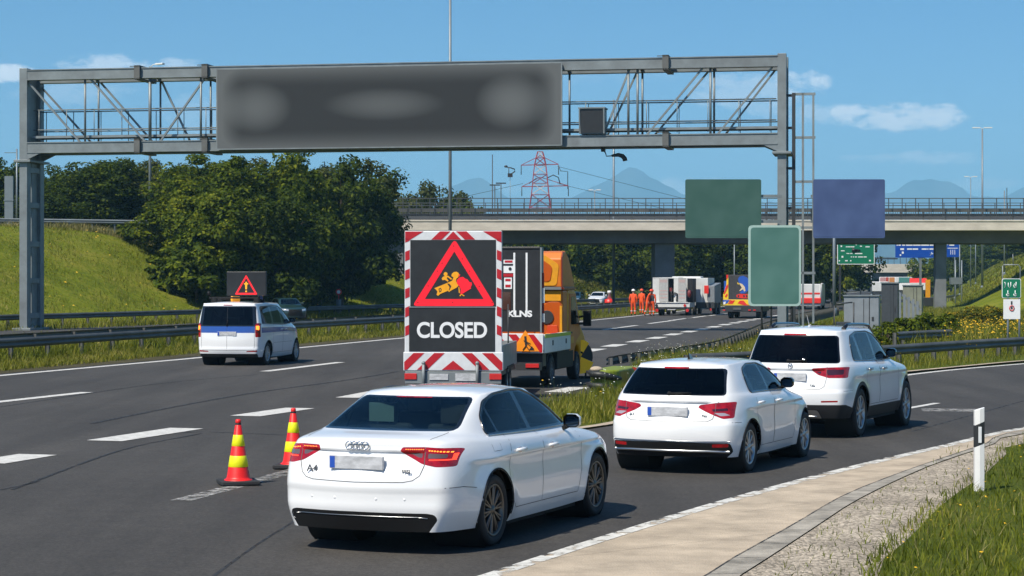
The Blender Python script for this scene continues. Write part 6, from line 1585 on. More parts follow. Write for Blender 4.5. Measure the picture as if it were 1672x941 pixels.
for s, m_ in ((-1.03, M_RETRO_R),): b = MB(); b.bar((.1,s,1.3),(.1,s-.0,2.7),.05); b.bar((.1,s-.01,2.0),(.1,s-.01,2.35),.055,mi=1); b.bar((.1,s-.01,1.55),(.1,s-.01,1.75),.055,mi=1); b.build('marker_strip', [m_, M_LETW], tk)
# orange bulkhead, deflector and cab
def cage_box(name, pts_lo, pts_hi, m, parent, lv=2):
    pass
b = MB(); b.box(2.72,3.3,-.99,.99,.9,2.30); b.build('rear_bulkhead', M_ORANGE, tk, bevel=.06, seg=3)
b = MB(); b.box(2.68,2.719,-.95,-.30,2.02,2.27); b.prism(rnd([(-.95,.95),(-.40,.95),(-.40,1.8),(-.62,2.0),(-.95,2.0)],.08,3), 2.68, 2.719, 'yz', 1); b.box(2.68,2.719,-.28,.9,1.0,2.2,1); b.lathe([(.17,2.65),(.17,2.68)], (0,-.60,1.62), 'x', 16, 2); b.prism([(-.93,.98),(-.55,.98),(-.62,1.42),(-.86,1.42)], 2.64, 2.67, 'yz', 3); b.prism([(-.91,1.14),(-.56,1.14),(-.57,1.22),(-.90,1.22)], 2.63, 2.64, 'yz', 0); b.box(2.62,2.66,-.99,-.93,1.0,1.9,0); b.build('bulkhead_panel', [M_YELLOW, M_DKORANGE, M_DARKST, M_REDG0], tk, bevel=.01)
prof = [(2.60,2.36),(2.60,3.06),(2.75,3.22),(3.1,3.26),(3.5,3.12),(3.9,2.82),(4.3,2.40),(4.3,2.34)]
b = MB(); b.prism(prof, -.98, .98, 'xz'); b.build('roof_deflector', M_ORANGE, tk, bevel=.07, seg=3)
b = MB(); b.prism(rnd([(-.86,2.40),(.5,2.40),(.5,3.16),(-.55,3.16),(-.92,2.92)], .08, 3), 2.585, 2.605, 'yz'); b.prism(rnd([(-.70,2.50),(.42,2.50),(.42,3.06),(-.48,3.06),(-.76,2.86)], .08, 3), 2.570, 2.587, 'yz', 1); b.build('deflector_back', [M_YELLOW, M_DKORANGE], tk)
b = MB(); 
for s in (1, -1): b.prism([(2.57,2.32),(2.57,3.10),(2.71,3.25),(2.78,3.21),(2.67,3.04),(2.67,2.32)], s*.99-.015, s*.99+.015, 'xz')
b.build('deflector_edge', M_REDEDGE if 'M_REDEDGE' in globals() else mat('deep_red_edge', (.22,.03,.012), .4), tk)
b = MB(); b.box(2.6,4.2,-1.0,1.0,2.30,2.37); b.bar((2.6,-1.02,2.33),(4.2,-1.02,2.33),.05,.05,1); b.build('roof_rack', [M_GALV, M_REDEDGE if 'M_REDEDGE' in globals() else MATS['deep_red_edge']], tk)
cabp = [(3.28,.62),(3.28,2.28),(3.6,2.33),(4.25,2.30),(4.45,2.22),(5.05,1.38),(5.65,1.10),(5.78,.85),(5.78,.45),(4.98,.45),(4.93,.70),(4.75,.86),(4.42,.88),(4.2,.72),(4.13,.45),(3.4,.45)]
b = MB(); b.prism(cabp, -1.0, 1.0, 'xz'); cabm = b.build('cab', M_YELLOW, tk, bevel=.07, seg=3)
for s in (1, -1):
    b = MB(); b.prism([(3.42,.56),(3.42,1.36),(3.50,2.20),(4.22,2.20),(4.86,1.36),(4.92,1.15),(4.40,1.0),(4.1,.75),(4.05,.5),(3.5,.5)], s*1.0+s*.002, s*1.0+s*.018, 'xz'); dr = b.build('door', M_ORANGE, tk, bevel=.01)
    b = MB(); b.prism(rnd([(3.62,1.42),(3.64,2.12),(4.16,2.12),(4.70,1.42)], .05, 2), s*1.019, s*1.027, 'xz'); b.build('window', M_DARKGLASS_OP if 'M_DARKGLASS_OP' in globals() else mat('dark_cab_glass', (.010,.014,.016), .12, spec=.25), dr)
    b = MB(); b.bar((3.5,s*1.035,1.22),(3.68,s*1.035,1.22),.04); b.build('handle', M_DARKST, dr)
    b = MB(); b.box(3.45,4.0,s*1.02-.004,s*1.02+.006,.95,1.12); b.build('yellow_panel', M_YELLOW, dr)
    b = MB(); b.path([(4.72,s*.98,1.58),(4.80,s*1.15,1.62)], .03, 6); b.path([(4.72,s*.98,1.42),(4.80,s*1.15,1.42)], .03, 6); b.box(4.74,4.86,s*1.22-.10,s*1.22+.10,1.36,1.76); b.build('door_mirror', M_PLASTIC, tk, bevel=.03)
b = MB(); b.add([(4.50,-.88,2.16),(4.50,.88,2.16),(5.07,.90,1.40),(5.07,-.90,1.40)], [(0,1,2,3)]); b.v = [(x+.02,y,z+.03) for x,y,z in b.v]; b.build('windscreen', MATS['dark_cab_glass'], tk)
b = MB(); b.box(5.70,5.84,-1.0,1.0,.36,.70); b.build('front_bumper', M_PLASTIC, tk, bevel=.04)
for s in (1, -1): b = MB(); b.box(-.13,-.08,s*.82-.16,s*.82+.16,.48,.58); b.build('rear_lamp', M_TRED, tk, bevel=.01)
for x, ys in ((1.25, 1), (4.55, 1)):
    for s in (1, -1): make_wheel(tk, .36, .24, .22, M_GREYRIM if 'M_GREYRIM' in globals() else mat('grey_steel_rim', (.16,.16,.165), .5, metal=.6), 8, x, s*.90, 'single')
for s in (1, -1): b = MB(); b.box(1.85,3.95,s*.96-.06,s*.96+.06,.36,.80); b.build('side_skirt', M_PLASTIC, tk, bevel=.03)
b = MB()
for s in (1, -1): b.path([(1.25+.44*math.cos(a), s*.93, .36+.44*math.sin(a)) for a in np.linspace(.1, 3.04, 12)], .05, 6); b.box(1.8,3.0,s*.8-.12,s*.8+.12,.42,.78)
b.build('mudguard', M_PLASTIC, tk)
# yellow and black marker disc by the truck nose
q_ = G(957, 618); mdk = thing('chevron_marker', 'yellow and black fan shaped marker standing by the nose of the works truck', 'marker', (q_.x, q_.y, 0), R(20))
b = MB()
for a0, a1, r_, mi in ((100,52,.44,0),(50,-18,.40,1),(-20,-92,.44,0)):
    n = 6; b.prism([(-.16,.56)]+[(-.16+r_*.86*math.cos(R(a0+(a1-a0)*k/n)), .56+r_*math.sin(R(a0+(a1-a0)*k/n))) for k in range(n+1)], -.02+.012*mi, .02, 'xz', mi)
b.build('disc', [M_YELRET, M_BOARD], mdk)
b = MB(); b.tube((0,.03,0),(0,.03,.7),.025,6); b.box(-.2,.2,-.15,.2,0,.06); b.bar((-.33,0,.72),(-.1,0,.66),.05); b.build('stand', M_PLASTIC, mdk)
# traffic island nose: crash cushion with arrow boards
cc = thing('crash_cushion', 'yellow green rounded crash cushion with black arrows at the nose of the island', 'crash cushion', (2.02, 46.6, 0), heading(16))
M_CUSH = mat('yellow_green_plastic', (.19,.24,.012), .5, var=.3, vscale=4)
b = MB(); prof = [(.34*math.cos(a), .34*math.sin(a)) for a in np.linspace(math.pi/2, 3*math.pi/2, 13)]
b.prism([(p[0]+.34, p[1]) for p in prof]+[(2.4,-.34),(2.4,.34)], .02, .52, 'xy'); cb_ = b.build('body', M_CUSH, cc, bevel=.05, seg=3)
b = MB()
for z in (.38, .12): b.path([(.10,.38,z+.10),(-.04,.22,z+.05),(-.06,.0,z+.03),(.05,-.22,z-.02),(.26,-.37,z-.06)], [.03,.08,.095,.08,.04], 6)
b.build('black_chevron', M_BOARD, cb_)
b = MB(); b.ellipsoid((.10,.16,.53),(.13,.15,.07),12,8); b.build('pale_cap', M_CONC, cb_)
ab = thing('arrow_board', 'fallen grey board with a red arrow beside the crash cushion', 'sign', (2.68, 47.6, .05), R(8))
b = MB(); b.prism([(-.45,-.30),(.45,.50),(.50,.30),(-.30,-.45)], .04, .07, 'xz'); b.build('board', M_GREYPNL, ab)
b = MB(); b.prism([(-.12,.10),(.16,.38),(.06,.50),(.42,.44),(.44,.20),(.30,.28),(.0,-.0)], .0, .03, 'xz'); b.build('red_arrow', mat('orange_red_arrow', (.42,.04,.015), .45), ab)

# ---------------------------------------------------------------- cones and delineator post
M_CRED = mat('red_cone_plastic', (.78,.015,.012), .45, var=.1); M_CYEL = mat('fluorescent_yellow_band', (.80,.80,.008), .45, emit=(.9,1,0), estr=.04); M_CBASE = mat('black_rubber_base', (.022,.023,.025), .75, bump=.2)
def cone(loc, rot, label):
    o = thing('traffic_cone', label, 'traffic cone', loc, rot, 'traffic cones on the worn line', (.94,.94,.91))
    b = MB(); b.box(-.25,.25,-.25,.25,0,.055); b.build('base', M_CBASE, o, bevel=.012)
    rz = lambda z: .155-(z-.055)*.154
    zs = [(.06,.235,0),(.235,.385,1),(.385,.515,0),(.515,.665,1),(.665,.79,0)]
    for m_, nm in ((0,'body'),(1,'reflective_band')):
        for z0_, z1_, k_ in zs:
            if k_ != m_: continue
            if k_ == 1: b = MB(); b.lathe([(rz(z0_)+.001,z0_),(rz(z0_)+.004,z0_+.004),(rz(z1_)+.004,z1_-.004),(rz(z1_)+.001,z1_)], (0,0,0), 'z', 32, cap=False); b.build(nm, M_CYEL, o, recalc=False)
    b = MB(); b.lathe([(.185,.055),(.18,.066),(.160,.07),(rz(.1),.10),(rz(.79),.79),(.034,.80),(.030,.815),(.036,.83),(.036,.865),(.02,.875),(.0,.875)], (0,0,0), 'z', 32, cap=False); b.build('body', M_CRED, o, recalc=False)
    b = MB(); b.lathe([(.037,.80),(.037,.825)], (0,0,0), 'z', 20, cap=False); b.build('collar', M_CBASE, o)
    return o
q_ = G(389, 792); cone((q_.x, q_.y, .012), R(17), 'red and yellow banded cone standing fully in view on the worn line')
q_ = G(479, 765); cone((q_.x, q_.y, .012), R(-6), 'red and yellow banded cone half hidden behind the rear of the saloon')
q_ = G(1599, 806); dl = thing('delineator_post', 'white roadside delineator post with a black band and pale reflector', 'post', (q_.x, q_.y, 0), R(-4))
b = MB(); sec = [(-.062,.03),(-.055,-.035),(.0,-.05),(.055,-.035),(.062,.03),(.0,.045)]
def pcol(z0_, z1_, dz, m_, nm, g=0.):
    b = MB(); n = len(sec); b.add([((x*(1+g)), y*(1+g), z0_+(0 if z0_ < .5 else dz*x)) for x, y in sec]+[(x*(1+g), y*(1+g), z1_+dz*x) for x, y in sec], [tuple(range(n)), tuple(range(2*n-1,n-1,-1))]+[(i,(i+1) % n,n+(i+1) % n,n+i) for i in range(n)]); return b.build(nm, m_, dl, bevel=.004)
pcol(-.1, 1.0, .30, M_WHITEP, 'shaft'); bd_ = pcol(.57, .83, .45, M_BOARD, 'black_band', .03); 
b = MB(); b.box(-.018,.020,-.060,-.050,.60,.79); b.build('reflector', M_RETRO_W, dl, bevel=.004)

# ---------------------------------------------------------------- sign boards
def blurred_board(name, base, light, rx, rz):
    m = mat(name, base, .6, var=.12, vscale=.8); nt = m.node_tree; N = nt.nodes; L = nt.links
    tc = N.new('ShaderNodeTexCoord'); n = N.new('ShaderNodeTexNoise'); n.inputs['Scale'].default_value = 1.1; n.inputs['Detail'].default_value = 1.5; L.new(tc.outputs['Object'], n.inputs['Vector'])
    r = N.new('ShaderNodeValToRGB'); e = r.color_ramp.elements; e[0].position = .38; e[1].position = .68; e[0].color = (*base,1); e[1].color = (*light,1); L.new(n.outputs['Fac'], r.inputs[0]); L.new(r.outputs[0], N['Principled BSDF'].inputs['Base Color']); return m
M_GRB = blurred_board('dull_green_board', (.030,.090,.072), (.044,.108,.090), 1, 1); M_GRB2 = blurred_board('pale_green_board', (.055,.150,.127), (.078,.185,.16), 1, 1); M_BLB = blurred_board('dull_blue_board', (.044,.074,.185), (.060,.098,.225), 1, 1)
M_GRSIGN = mat('green_sign_face', (.006,.17,.085), .4, var=.08); M_BLSIGN = mat('blue_sign_face', (.006,.065,.38), .4, var=.08)
def board(name, label, px0, px1, py0, py1, Y, face, rim, rad=.12, cat='road sign', th=.06, grp=None):
    c = P((px0+px1)/2, (py0+py1)/2, Y); w_ = (px1-px0)/2/F*Y; h_ = (py1-py0)/2/F*Y
    o = thing(name, label, cat, c, 0, grp)
    b = MB(); b.prism(rnd([(-w_,-h_),(w_,-h_),(w_,h_),(-w_,h_)], rad, 4), .0, th, 'xz'); b.build('panel', rim, o)
    b = MB(); i = .04+rad*.25; b.prism(rnd([(-w_+i,-h_+i),(w_-i,-h_+i),(w_-i,h_-i),(-w_+i,h_-i)], rad*.8, 4), -.006, -.002, 'xz'); f = b.build('face', face, o)
    return o, w_, h_, f
o, w_, h_, f = board('direction_sign', 'wide dull green direction board hanging left of the right gantry post', 1119, 1243, 293, 389, 98.5, M_GRB, M_GRB, .10)
b = MB()
for z in (-.6, .6): b.bar((-w_+.2,.12,z),(w_+1.0,.2,z),.10,.14)
b.build('support_arm', M_GALV, o)
o, w_, h_, f = board('direction_sign', 'dull blue direction board fixed beside the access ladder of the gantry', 1328, 1445, 293, 389, 99.5, M_BLB, M_BLB, .10)
b = MB()
for z in (-.6, .6): b.bar((-w_-.1,.14,z),(w_-.2,.14,z),.10,.14)
b.build('support_arm', M_GALV, o)
o, w_, h_, f = board('direction_sign', 'tall pale green board with rounded rim in front of the gantry post', 1222, 1308, 368, 500, 74, M_GRB2, mat('pale_sign_rim', (.36,.50,.46), .5), .16)
b = MB(); 
for x in (-.45, -.15): b.tube((x,.1,-h_-2.1),(x+.1*(x > -.3),.1,h_-.2),.035,8)
for x in (.62,): b.tube((x,.1,-h_-2.1),(x,.1,h_-.2),.05,8)
b.build('post', M_DARKST, o); b = MB(); b.tube((w_-.05,.12,-h_-2.1),(w_-.05,.12,h_),.03,8); b.box(.35,.7,.0,.25,-h_-2.05,-h_-.75); b.build('post', M_GALV, o)
def scribble(parent, rows, m, w_, h_, seed, y=-.012):
    """far-off sign wording, a few pixels tall: letters too small to read in the photograph"""
    for (tx, x, z, s) in rows: text_mesh(tx, s, .003, .0, m, 'sign_lettering', parent, (x, y, z), (R(90),0,0), 1.05)
o, w_, h_, f = board('direction_sign', 'green direction board with white lettering hung under the bridge', 1367, 1428, 396, 432, 215, M_GRSIGN, M_LETW, .12)
def bits(parent, lst, m, nm):
    b = MB()
    for (x0_, x1_, z0_, z1_) in lst: b.box(x0_, x1_, -.016, -.008, z0_, z1_)
    b.build(nm, m, parent)
ps = 215/F
def row(parent, cx_, cy_, segs, m=M_LETW, nm='sign_lettering'): bits(parent, [((x0_-cx_)*ps, (x1_-cx_)*ps, (cy_-y1_)*ps, (cy_-y0_)*ps) for x0_, y0_, x1_, y1_ in segs], m, nm)
row(f, 1397.5, 414, [(1372.5,401,1375,403.5),(1381,402.5,1384,404),(1384.5,402.5,1388,404),(1388.5,402.5,1395,404),(1397,399,1399,400.5),(1404,401.5,1407.5,403),(1413,402.5,1420,404),(1373,409,1379,410.5),(1382,413.5,1387,414.8),(1388,413.5,1392,414.8),(1396,413.5,1408,415),(1374,418,1377,421),(1389,419,1391,420.5),(1392.5,419,1394.5,420.5),(1396,419,1399,420.5),(1401,419,1409,420.5),(1410,419,1415,420.5),(1369.5,425,1371.5,427),(1380,425,1384,427),(1388,425,1390,427),(1419,424.5,1422,427)])
b = MB(); b.path([((1391-1397.5)*ps,-.02,(414-408)*ps),((1396-1397.5)*ps,-.02,(414-408.8)*ps),((1404-1397.5)*ps,-.02,(414-409)*ps)], [.22,.16,.10], 6); b.build('dark_symbol', M_BOARD, f)
b = MB(); b.bar((w_,.1,-.55),(w_+2.4,.1,-.55),.12); b.build('support_arm', M_DARKST, o); b = MB(); b.bar((-w_+.3,.15,-h_-4),(-w_+.3,.15,h_),.2); b.build('post', M_DARKST, o)
o, w_, h_, f = board('direction_sign', 'blue direction board with white arrow left of the slim bridge pier', 1462, 1531, 395, 421, 215, M_BLSIGN, M_BLSIGN, .06)
row(f, 1496.5, 408, [(1464,399.5,1466,401.5),(1467,399.5,1471,401.5),(1473,399.5,1478,401.5),(1479.5,399.5,1490,401.5),(1491,399.5,1503,401.5),(1504,399.5,1517,401.5),(1518,399.5,1524,401.5),(1470,405.5,1476,408.5),(1481,405.8,1489,408),(1490,405.8,1499,408),(1505,405.8,1513,408),(1514,405.8,1516,408),(1517.5,405.8,1524,408),(1472.5,411,1475.5,414.5),(1469,415.5,1471.5,418)])
b = MB(); b.bar(((1518-1496.5)*ps,-.012,(408-414.5)*ps),((1521.5-1496.5)*ps,-.012,(408-414.5)*ps),.12,.01); b.prism([((1520-1496.5)*ps,(408-411.5)*ps),((1524-1496.5)*ps,(408-414.5)*ps),((1518-1496.5)*ps,(408-417.5)*ps),((1521-1496.5)*ps,(408-414.5)*ps)], -.016, -.008, 'xz'); b.build('arrow', M_LETW, f)
b = MB(); b.bar((w_*.2,.15,-h_-5),(w_*.2,.15,h_),.22); b.build('post', M_GALV, o)
o, w_, h_, f = board('direction_sign', 'narrow blue lane board right of the slim bridge pier', 1546, 1566, 395, 420, 215, M_BLSIGN, M_BLSIGN, .06)
row(f, 1556, 407.5, [(1546.8,398.5,1548,400.5),(1550,399,1558,401.5),(1547,405,1564,406),(1552,408,1552.8,416),(1555.3,408,1556.1,416),(1558.6,408,1559.4,416)])
b = MB(); b.box(-.2,1.0,.1,.9,-3.6,-2.9); 
for x in (.3,.95): b.tube((x,.2,-7),(x,.2,-1.1),.07,6)
b.build('maintenance_platform', M_POLE, o)
# lane sign on two posts at the right
q_ = G(1651, 575); Yl = 71.; ls = thing('lane_sign', 'small green lane sign with white hooked arrows above a white plate', 'road sign', Vector(((1651-CX)/F*Yl, Yl, 0)), 0)
kl = Yl/F; lx = lambda px: (px-1651)*kl; lz = lambda py: H-(py-CY)*kl
b = MB()
for x in (-.10, .29): b.tube((x,.05,0),(x,.05,lz(487) if x < 0 else lz(470)),.035,8)
b.build('post', M_POLE, ls)
b = MB(); b.path([(lx(1637),.03,lz(487)),(lx(1637),.03,lz(435)),(lx(1639),.03,lz(432.5)),(lx(1663),.03,lz(432.5)),(lx(1666),.03,lz(436)),(lx(1666),.03,lz(487))], .022, 6); b.path([(lx(1655),.03,lz(432)),(lx(1654),.03,lz(415))], .014, 6); b.build('frame', M_GALV, ls)
b = MB(); b.prism(rnd([(lx(1636),lz(487)),(lx(1667),lz(487)),(lx(1667),lz(455)),(lx(1636),lz(455))], .06, 3), .0, .03, 'xz'); b.build('panel_rim', M_LETW, ls)
b = MB(); b.prism(rnd([(lx(1637),lz(486)),(lx(1666),lz(486)),(lx(1666),lz(456)),(lx(1637),lz(456))], .05, 3), -.008, -.002, 'xz'); gf = b.build('green_face', M_GRSIGN, ls)
b = MB()
def stroke(pts): b.path([(lx(1360+x*.1866), -.012, lz(390+y*.1866)) for x, y in pts], .014, 6)
stroke([(1500,380),(1508,390),(1508,418),(1500,428)]); stroke([(1534,385),(1534,418),(1546,430),(1556,418),(1556,378)]); stroke([(1590,392),(1580,410),(1586,428),(1600,426),(1602,410),(1590,405)]); stroke([(1602,378),(1603,430)])
for x in (1530, 1594): stroke([(x-12,482),(x-12,496),(x,502),(x+12,496),(x+10,482),(x-2,478)]); stroke([(x,452),(x,502)])
b.build('lane_arrows', M_LETW, gf)
b = MB(); b.prism([(lx(1638.5),lz(521.5)),(lx(1666),lz(521.5)),(lx(1666),lz(489)),(lx(1638.5),lz(489))], .0, .03, 'xz'); wp = b.build('white_plate', M_LETW, ls, bevel=.006)
b = MB(); b.path([(lx(1652)+.075*math.cos(a), -.008, lz(503.5)+.085*math.sin(a)) for a in np.linspace(0, 2*math.pi, 21)], .018, 6, cap=False); b.build('red_ring', mat('sign_red', (.5,.02,.02), .4), wp)
b = MB(); b.ellipsoid((lx(1652), -.006, lz(503.5)), (.035,.006,.045), 10, 6); b.box(lx(1650.5),lx(1653),-.010,-.002,lz(497.5),lz(492)); b.build('black_symbol', M_BOARD, wp)
# roadside equipment cabinets
def cabinet(label, px0, px1, py0, Y, m, dep=.7, extra=None, lean=0.):
    x0_, x1_ = (px0-CX)/F*Y, (px1-CX)/F*Y; z1_ = H-(py0-CY)/F*Y
    o = thing('equipment_cabinet', label, 'cabinet', (x0_, Y, 0), R(-14), 'equipment cabinets in the meadow'); w_ = (x1_-x0_)*1.02
    b = MB(); b.box(0, w_, 0, dep, .12, z1_); b.build('housing', m, o, bevel=.015)
    b = MB(); b.box(-.03, w_+.03, -.05, dep+.05, z1_, z1_+.05); b.build('roof', M_GALV, o)
    b = MB(); b.box(w_*.56, w_*.575, -.012, .0, .2, z1_-.1); b.box(w_*.72, w_*.74, -.02, .0, .15, z1_); b.box(w_*.80,w_*.86,-.02,.0,z1_*.5,z1_*.58); b.build('door_edge', M_DARKST, o)
    b = MB(); b.box(.02, w_-.02, .02, dep-.02, -.1, .12); b.build('plinth', M_PIER, o)
    return o
M_CABG = mat('light_grey_cabinet', (.24,.265,.29), .45, metal=.2, var=.15, vscale=2); M_CABD = mat('dark_grey_cabinet', (.045,.052,.06), .5, var=.2); M_CABO = mat('olive_grey_cabinet', (.20,.21,.16), .55, var=.25, vscale=1.5)
cabinet('wide light grey equipment cabinet right behind the tall estate car', 1378, 1433, 484, 82, M_CABG, 1.0)
cabinet('tall dark grey equipment cabinet right of the light grey one', 1439, 1465, 463, 88, M_CABD, .9)
cabinet('olive grey equipment cabinet farthest right in its row', 1474, 1504, 467, 104, M_CABO, 1.2)
o = thing('slatted_screen', 'pale slatted screen between the dark and the olive cabinet', 'screen', Vector((*P(1468,500,95).xy, 0))); b = MB()
for i in range(5): b.box(i*.20,i*.20+.10,0,.06,0,1.5+.5*(1-i/5))
b.bar((0,.08,2.0),(1.0,.08,1.2),.08); b.build('slats', M_CABG, o)
o = thing('service_frame', 'dark tubular frame with a grey box in front of the light cabinet', 'frame', Vector((*P(1362,520,80).xy, 0))); b = MB(); b.path([(0,0,0),(0,0,1.55),(.1,0,1.65),(.7,0,1.7)], .03, 6); b.path([(.75,0,0),(.75,0,1.7)], .03, 6); b.build('tube', M_DARKST, o); b = MB(); b.box(.1,.65,.0,.3,.1,.95); b.build('box', M_CABD, o, bevel=.02)
q_ = P(1325, 522, 88); o = thing('boundary_stone', 'small white rounded marker stone near the ladder foot', 'marker', (q_.x, q_.y, 0)); b = MB(); b.lathe([(.14,0),(.14,.42),(.2,.45),(.2,.55),(.14,.66),(.0,.70)], (0,0,0), 'z', 14); b.build('stone', M_WHITEP, o)
q_ = P(1515, 480, 210); o = thing('yellow_post', 'tall yellow post beside the slim bridge pier', 'post', (q_.x, q_.y, 0)); b = MB(); b.box(-.22,.22,-.2,.2,0,P(1515,457,210).z); b.build('shaft', M_YELLOW, o, bevel=.03); b = MB(); b.box(-.5,.5,-.3,.3,0,.9); b.build('base', M_DARKST, o, bevel=.05)

# ---------------------------------------------------------------- vehicles farther on
def box_wheels(o, xs, y, r, w_=.26):
    for x in xs:
        for s in (1, -1): make_wheel(o, r, w_, r*.6, MATS['grey_steel_rim'], 8, x, s*y, 'single')
M_TRW = mat('white_box_body', (.62,.63,.62), .45, var=.12, vscale=1.2); M_TRG = mat('grey_box_body', (.20,.22,.24), .5, var=.15); M_TRIN = mat('dark_load_space', (.012,.013,.016), .8); M_FAINT = mat('faint_red_print', (.50,.34,.32), .5)
M_BLUEG = mat('blue_graphic', (.02,.09,.42), .4); M_REDG = mat('red_graphic', (.70,.03,.02), .4); M_YELG = mat('yellow_graphic', (.82,.55,.02), .4); M_CREAM = mat('cream_graphic', (.65,.52,.34), .5)
Y1 = 153.; k1 = Y1/F; s1 = thing('works_lorry', 'white works lorry with open rear boxes beside the orange workers', 'lorry', ((1098-CX)*k1, Y1, 0), heading(12))
v1 = lambda px: -(px-1098)*k1; w1 = lambda py: H-(py-CY)*k1
b = MB(); b.box(0,7.6,-.5,.5,.5,.8); b.box(.0,.15,-1.3,1.3,.45,.85); b.build('chassis', M_DARKST, s1)
b = MB(); b.box(-.05,3.0,v1(1126.5),v1(1069.5),w1(502),w1(494.5)); b.box(-.12,-.04,v1(1124.5),v1(1069.5),w1(494.8),w1(493.6)); b.build('platform', M_TRW, s1, bevel=.02)
for px in (1072, 1118.5): b = MB(); b.lathe([(.10,-.10),(.10,-.04)], (0,v1(px),w1(499)), 'x', 12); b.build('rear_lamp', M_TRED if px > 1100 else M_BOARD, s1)
for px in (1072.5, 1122.5): b = MB(); b.lathe([(.12,-.06),(.12,-.0)], (0,v1(px),w1(507)), 'x', 12); b.build('rear_lamp', M_TRED, s1)
b = MB(); b.box(-.04,.0,v1(1103),v1(1090),w1(506.5),w1(505)); b.build('number_plate', M_PLATE, s1)
b = MB(); b.box(.5,3.0,v1(1064.5),v1(1064)+.0,w1(494),w1(453.5)); b.box(.4,3.0,v1(1076),v1(1064.2),w1(494),w1(453.3)); b.box(.4,3.0,v1(1107),v1(1099),w1(494),w1(454.5)); b.box(.4,3.0,v1(1107),v1(1064.2),w1(455),w1(453.2)); b.box(2.9,3.0,v1(1120),v1(1064.2),w1(494),w1(454)); b.build('box_body', M_TRW, s1, bevel=.015)
for px0_, px1_ in ((1075.5,1090.5),(1107,1120)):
    b = MB(); b.box(.15,.22,v1(px1_),v1(px0_),w1(493),w1(454)); d_ = b.build('rear_door', mat('pale_grey_door', (.42,.42,.41), .5, var=.15), s1, bevel=.01)
    b = MB()
    for i, py in enumerate((457.5,460,474.5,480,486)): b.box(.143,.149,v1(px1_-1.5),v1(px0_+1.2),w1(py+1.2),w1(py-.3))
    b.build('red_print', M_FAINT, d_)
b = MB(); b.box(.9,2.85,v1(1099),v1(1090.5),w1(494),w1(456)); b.box(.9,2.85,v1(1129),v1(1120),w1(494),w1(455)); b.build('load_space', M_TRIN, s1)
b = MB(); b.path([(.3,v1(1104),w1(493)),(.3,v1(1105),w1(480)),(.3,v1(1101),w1(478)),(.3,v1(1097),w1(482))], .06, 6); b.tube((.35,v1(1095),w1(493)),(.35,v1(1095),w1(470)),.05,6); b.box(.3,.6,v1(1096),v1(1092),w1(476),w1(470),1); b.ellipsoid((.3,v1(1125),w1(480)),(.2,.16,.3),8,6,1); b.build('tool_rack', [M_DARKST, mat('dark_red_machine', (.16,.02,.02), .5)], s1)
b = MB(); b.box(3.4,7.6,v1(1147.5),v1(1120),w1(500),w1(454)); b.build('cargo_box', M_TRW, s1, bevel=.03)
b = MB(); b.box(2.2,2.3,v1(1141),v1(1138),w1(494),w1(466)); b.build('box_post', M_TRW, s1)
b = MB(); b.box(3.0,3.06,v1(1149.5),v1(1142),w1(480),w1(466.5)); b.build('red_plate', M_REDG, s1, bevel=.02)
b = MB(); b.prism([(3.2,.9),(7.5,.9),(7.5,w1(462)),(3.2,w1(467))], v1(1159), v1(1147.6), 'xz'); b.build('side_body', M_TRG, s1, bevel=.03)
b = MB(); b.box(7.7,9.4,-1.2,1.1,.6,2.9); b.build('cab', M_TRW, s1, bevel=.1)
box_wheels(s1, (.9, 1.9, 5.2, 8.4), 1.0, .42); b = MB(); b.box(3.2,7.5,v1(1158),v1(1128),.5,.95); b.build('underframe', M_DARKST, s1); 
for x in (4.4, 6.6): make_wheel(s1, .45, .3, .27, MATS['grey_steel_rim'], 8, x, v1(1156), 'single')
b = MB(); b.lathe([(.10,0),(.10,.06)], (3.13,v1(1152),w1(506.5)), 'x', 12); b.build('rear_lamp', M_TRED, s1)

Y2 = 141.; k2 = Y2/F; s2 = thing('panel_lorry', 'dark lorry with a black rear panel and colourful red, yellow and blue graphics', 'lorry', ((1214-CX)*k2, Y2, 0), heading(12))
v2 = lambda px: -(px-1214)*k2; w2_ = lambda py: H-(py-CY)*k2
b = MB(); b.box(0,6,-1.2,1.25,.45,w2_(499)); b.build('chassis', M_DARKST, s2, bevel=.02)
b = MB(); b.box(.1,.25,v2(1238),v2(1189),w2_(490),w2_(449)); pn = b.build('rear_panel', mat('charcoal_lorry_panel', (.045,.043,.045), .5, var=.3), s2, bevel=.02)
def gr(poly, m, nm, d=.09): b = MB(); b.add([(d, v2(x), w2_(y)) for x, y in poly]+[(d+.008, v2(x), w2_(y)) for x, y in poly], [tuple(range(len(poly)))]+[(i,(i+1) % len(poly),len(poly)+(i+1) % len(poly),len(poly)+i) for i in range(len(poly))]); b.build(nm, m, pn)
gr([(1207,452),(1213,450.5),(1219,453),(1224,459),(1224.5,467),(1222,474),(1216,479),(1210,479.5),(1207.5,477.5),(1212,474),(1215,470),(1213,465),(1206,461.5),(1204.5,456)], M_BLUEG, 'blue_disc')
gr([(1206,462),(1212,464),(1216,469),(1217,475),(1215,476.5),(1213,472.5),(1208,475.5),(1207,475),(1211,470)], M_CREAM, 'cream_star', .080)
gr([(1202,482),(1207,480.2),(1220,480.5),(1222,484),(1219,487.5),(1207,487),(1202.5,485.5)], M_REDG, 'red_strip'); 
for x in (1205.5, 1214.5, 1219): gr([(x-1.4,482.5),(x+1.2,482),(x+1.6,485),(x-.8,486)], M_BOARD, 'black_spot', .082)
gr([(1221,480),(1224,481),(1224,488),(1221,488)], M_YELG, 'yellow_patch', .082); gr([(1204,461),(1206,463),(1206.5,465),(1204,464)], M_YELG, 'yellow_patch', .08)
b = MB(); b.box(.08,.2,v2(1242),v2(1180.5),w2_(499),w2_(489.5)); tbd = b.build('tail_board', M_YELG, s2, bevel=.02)
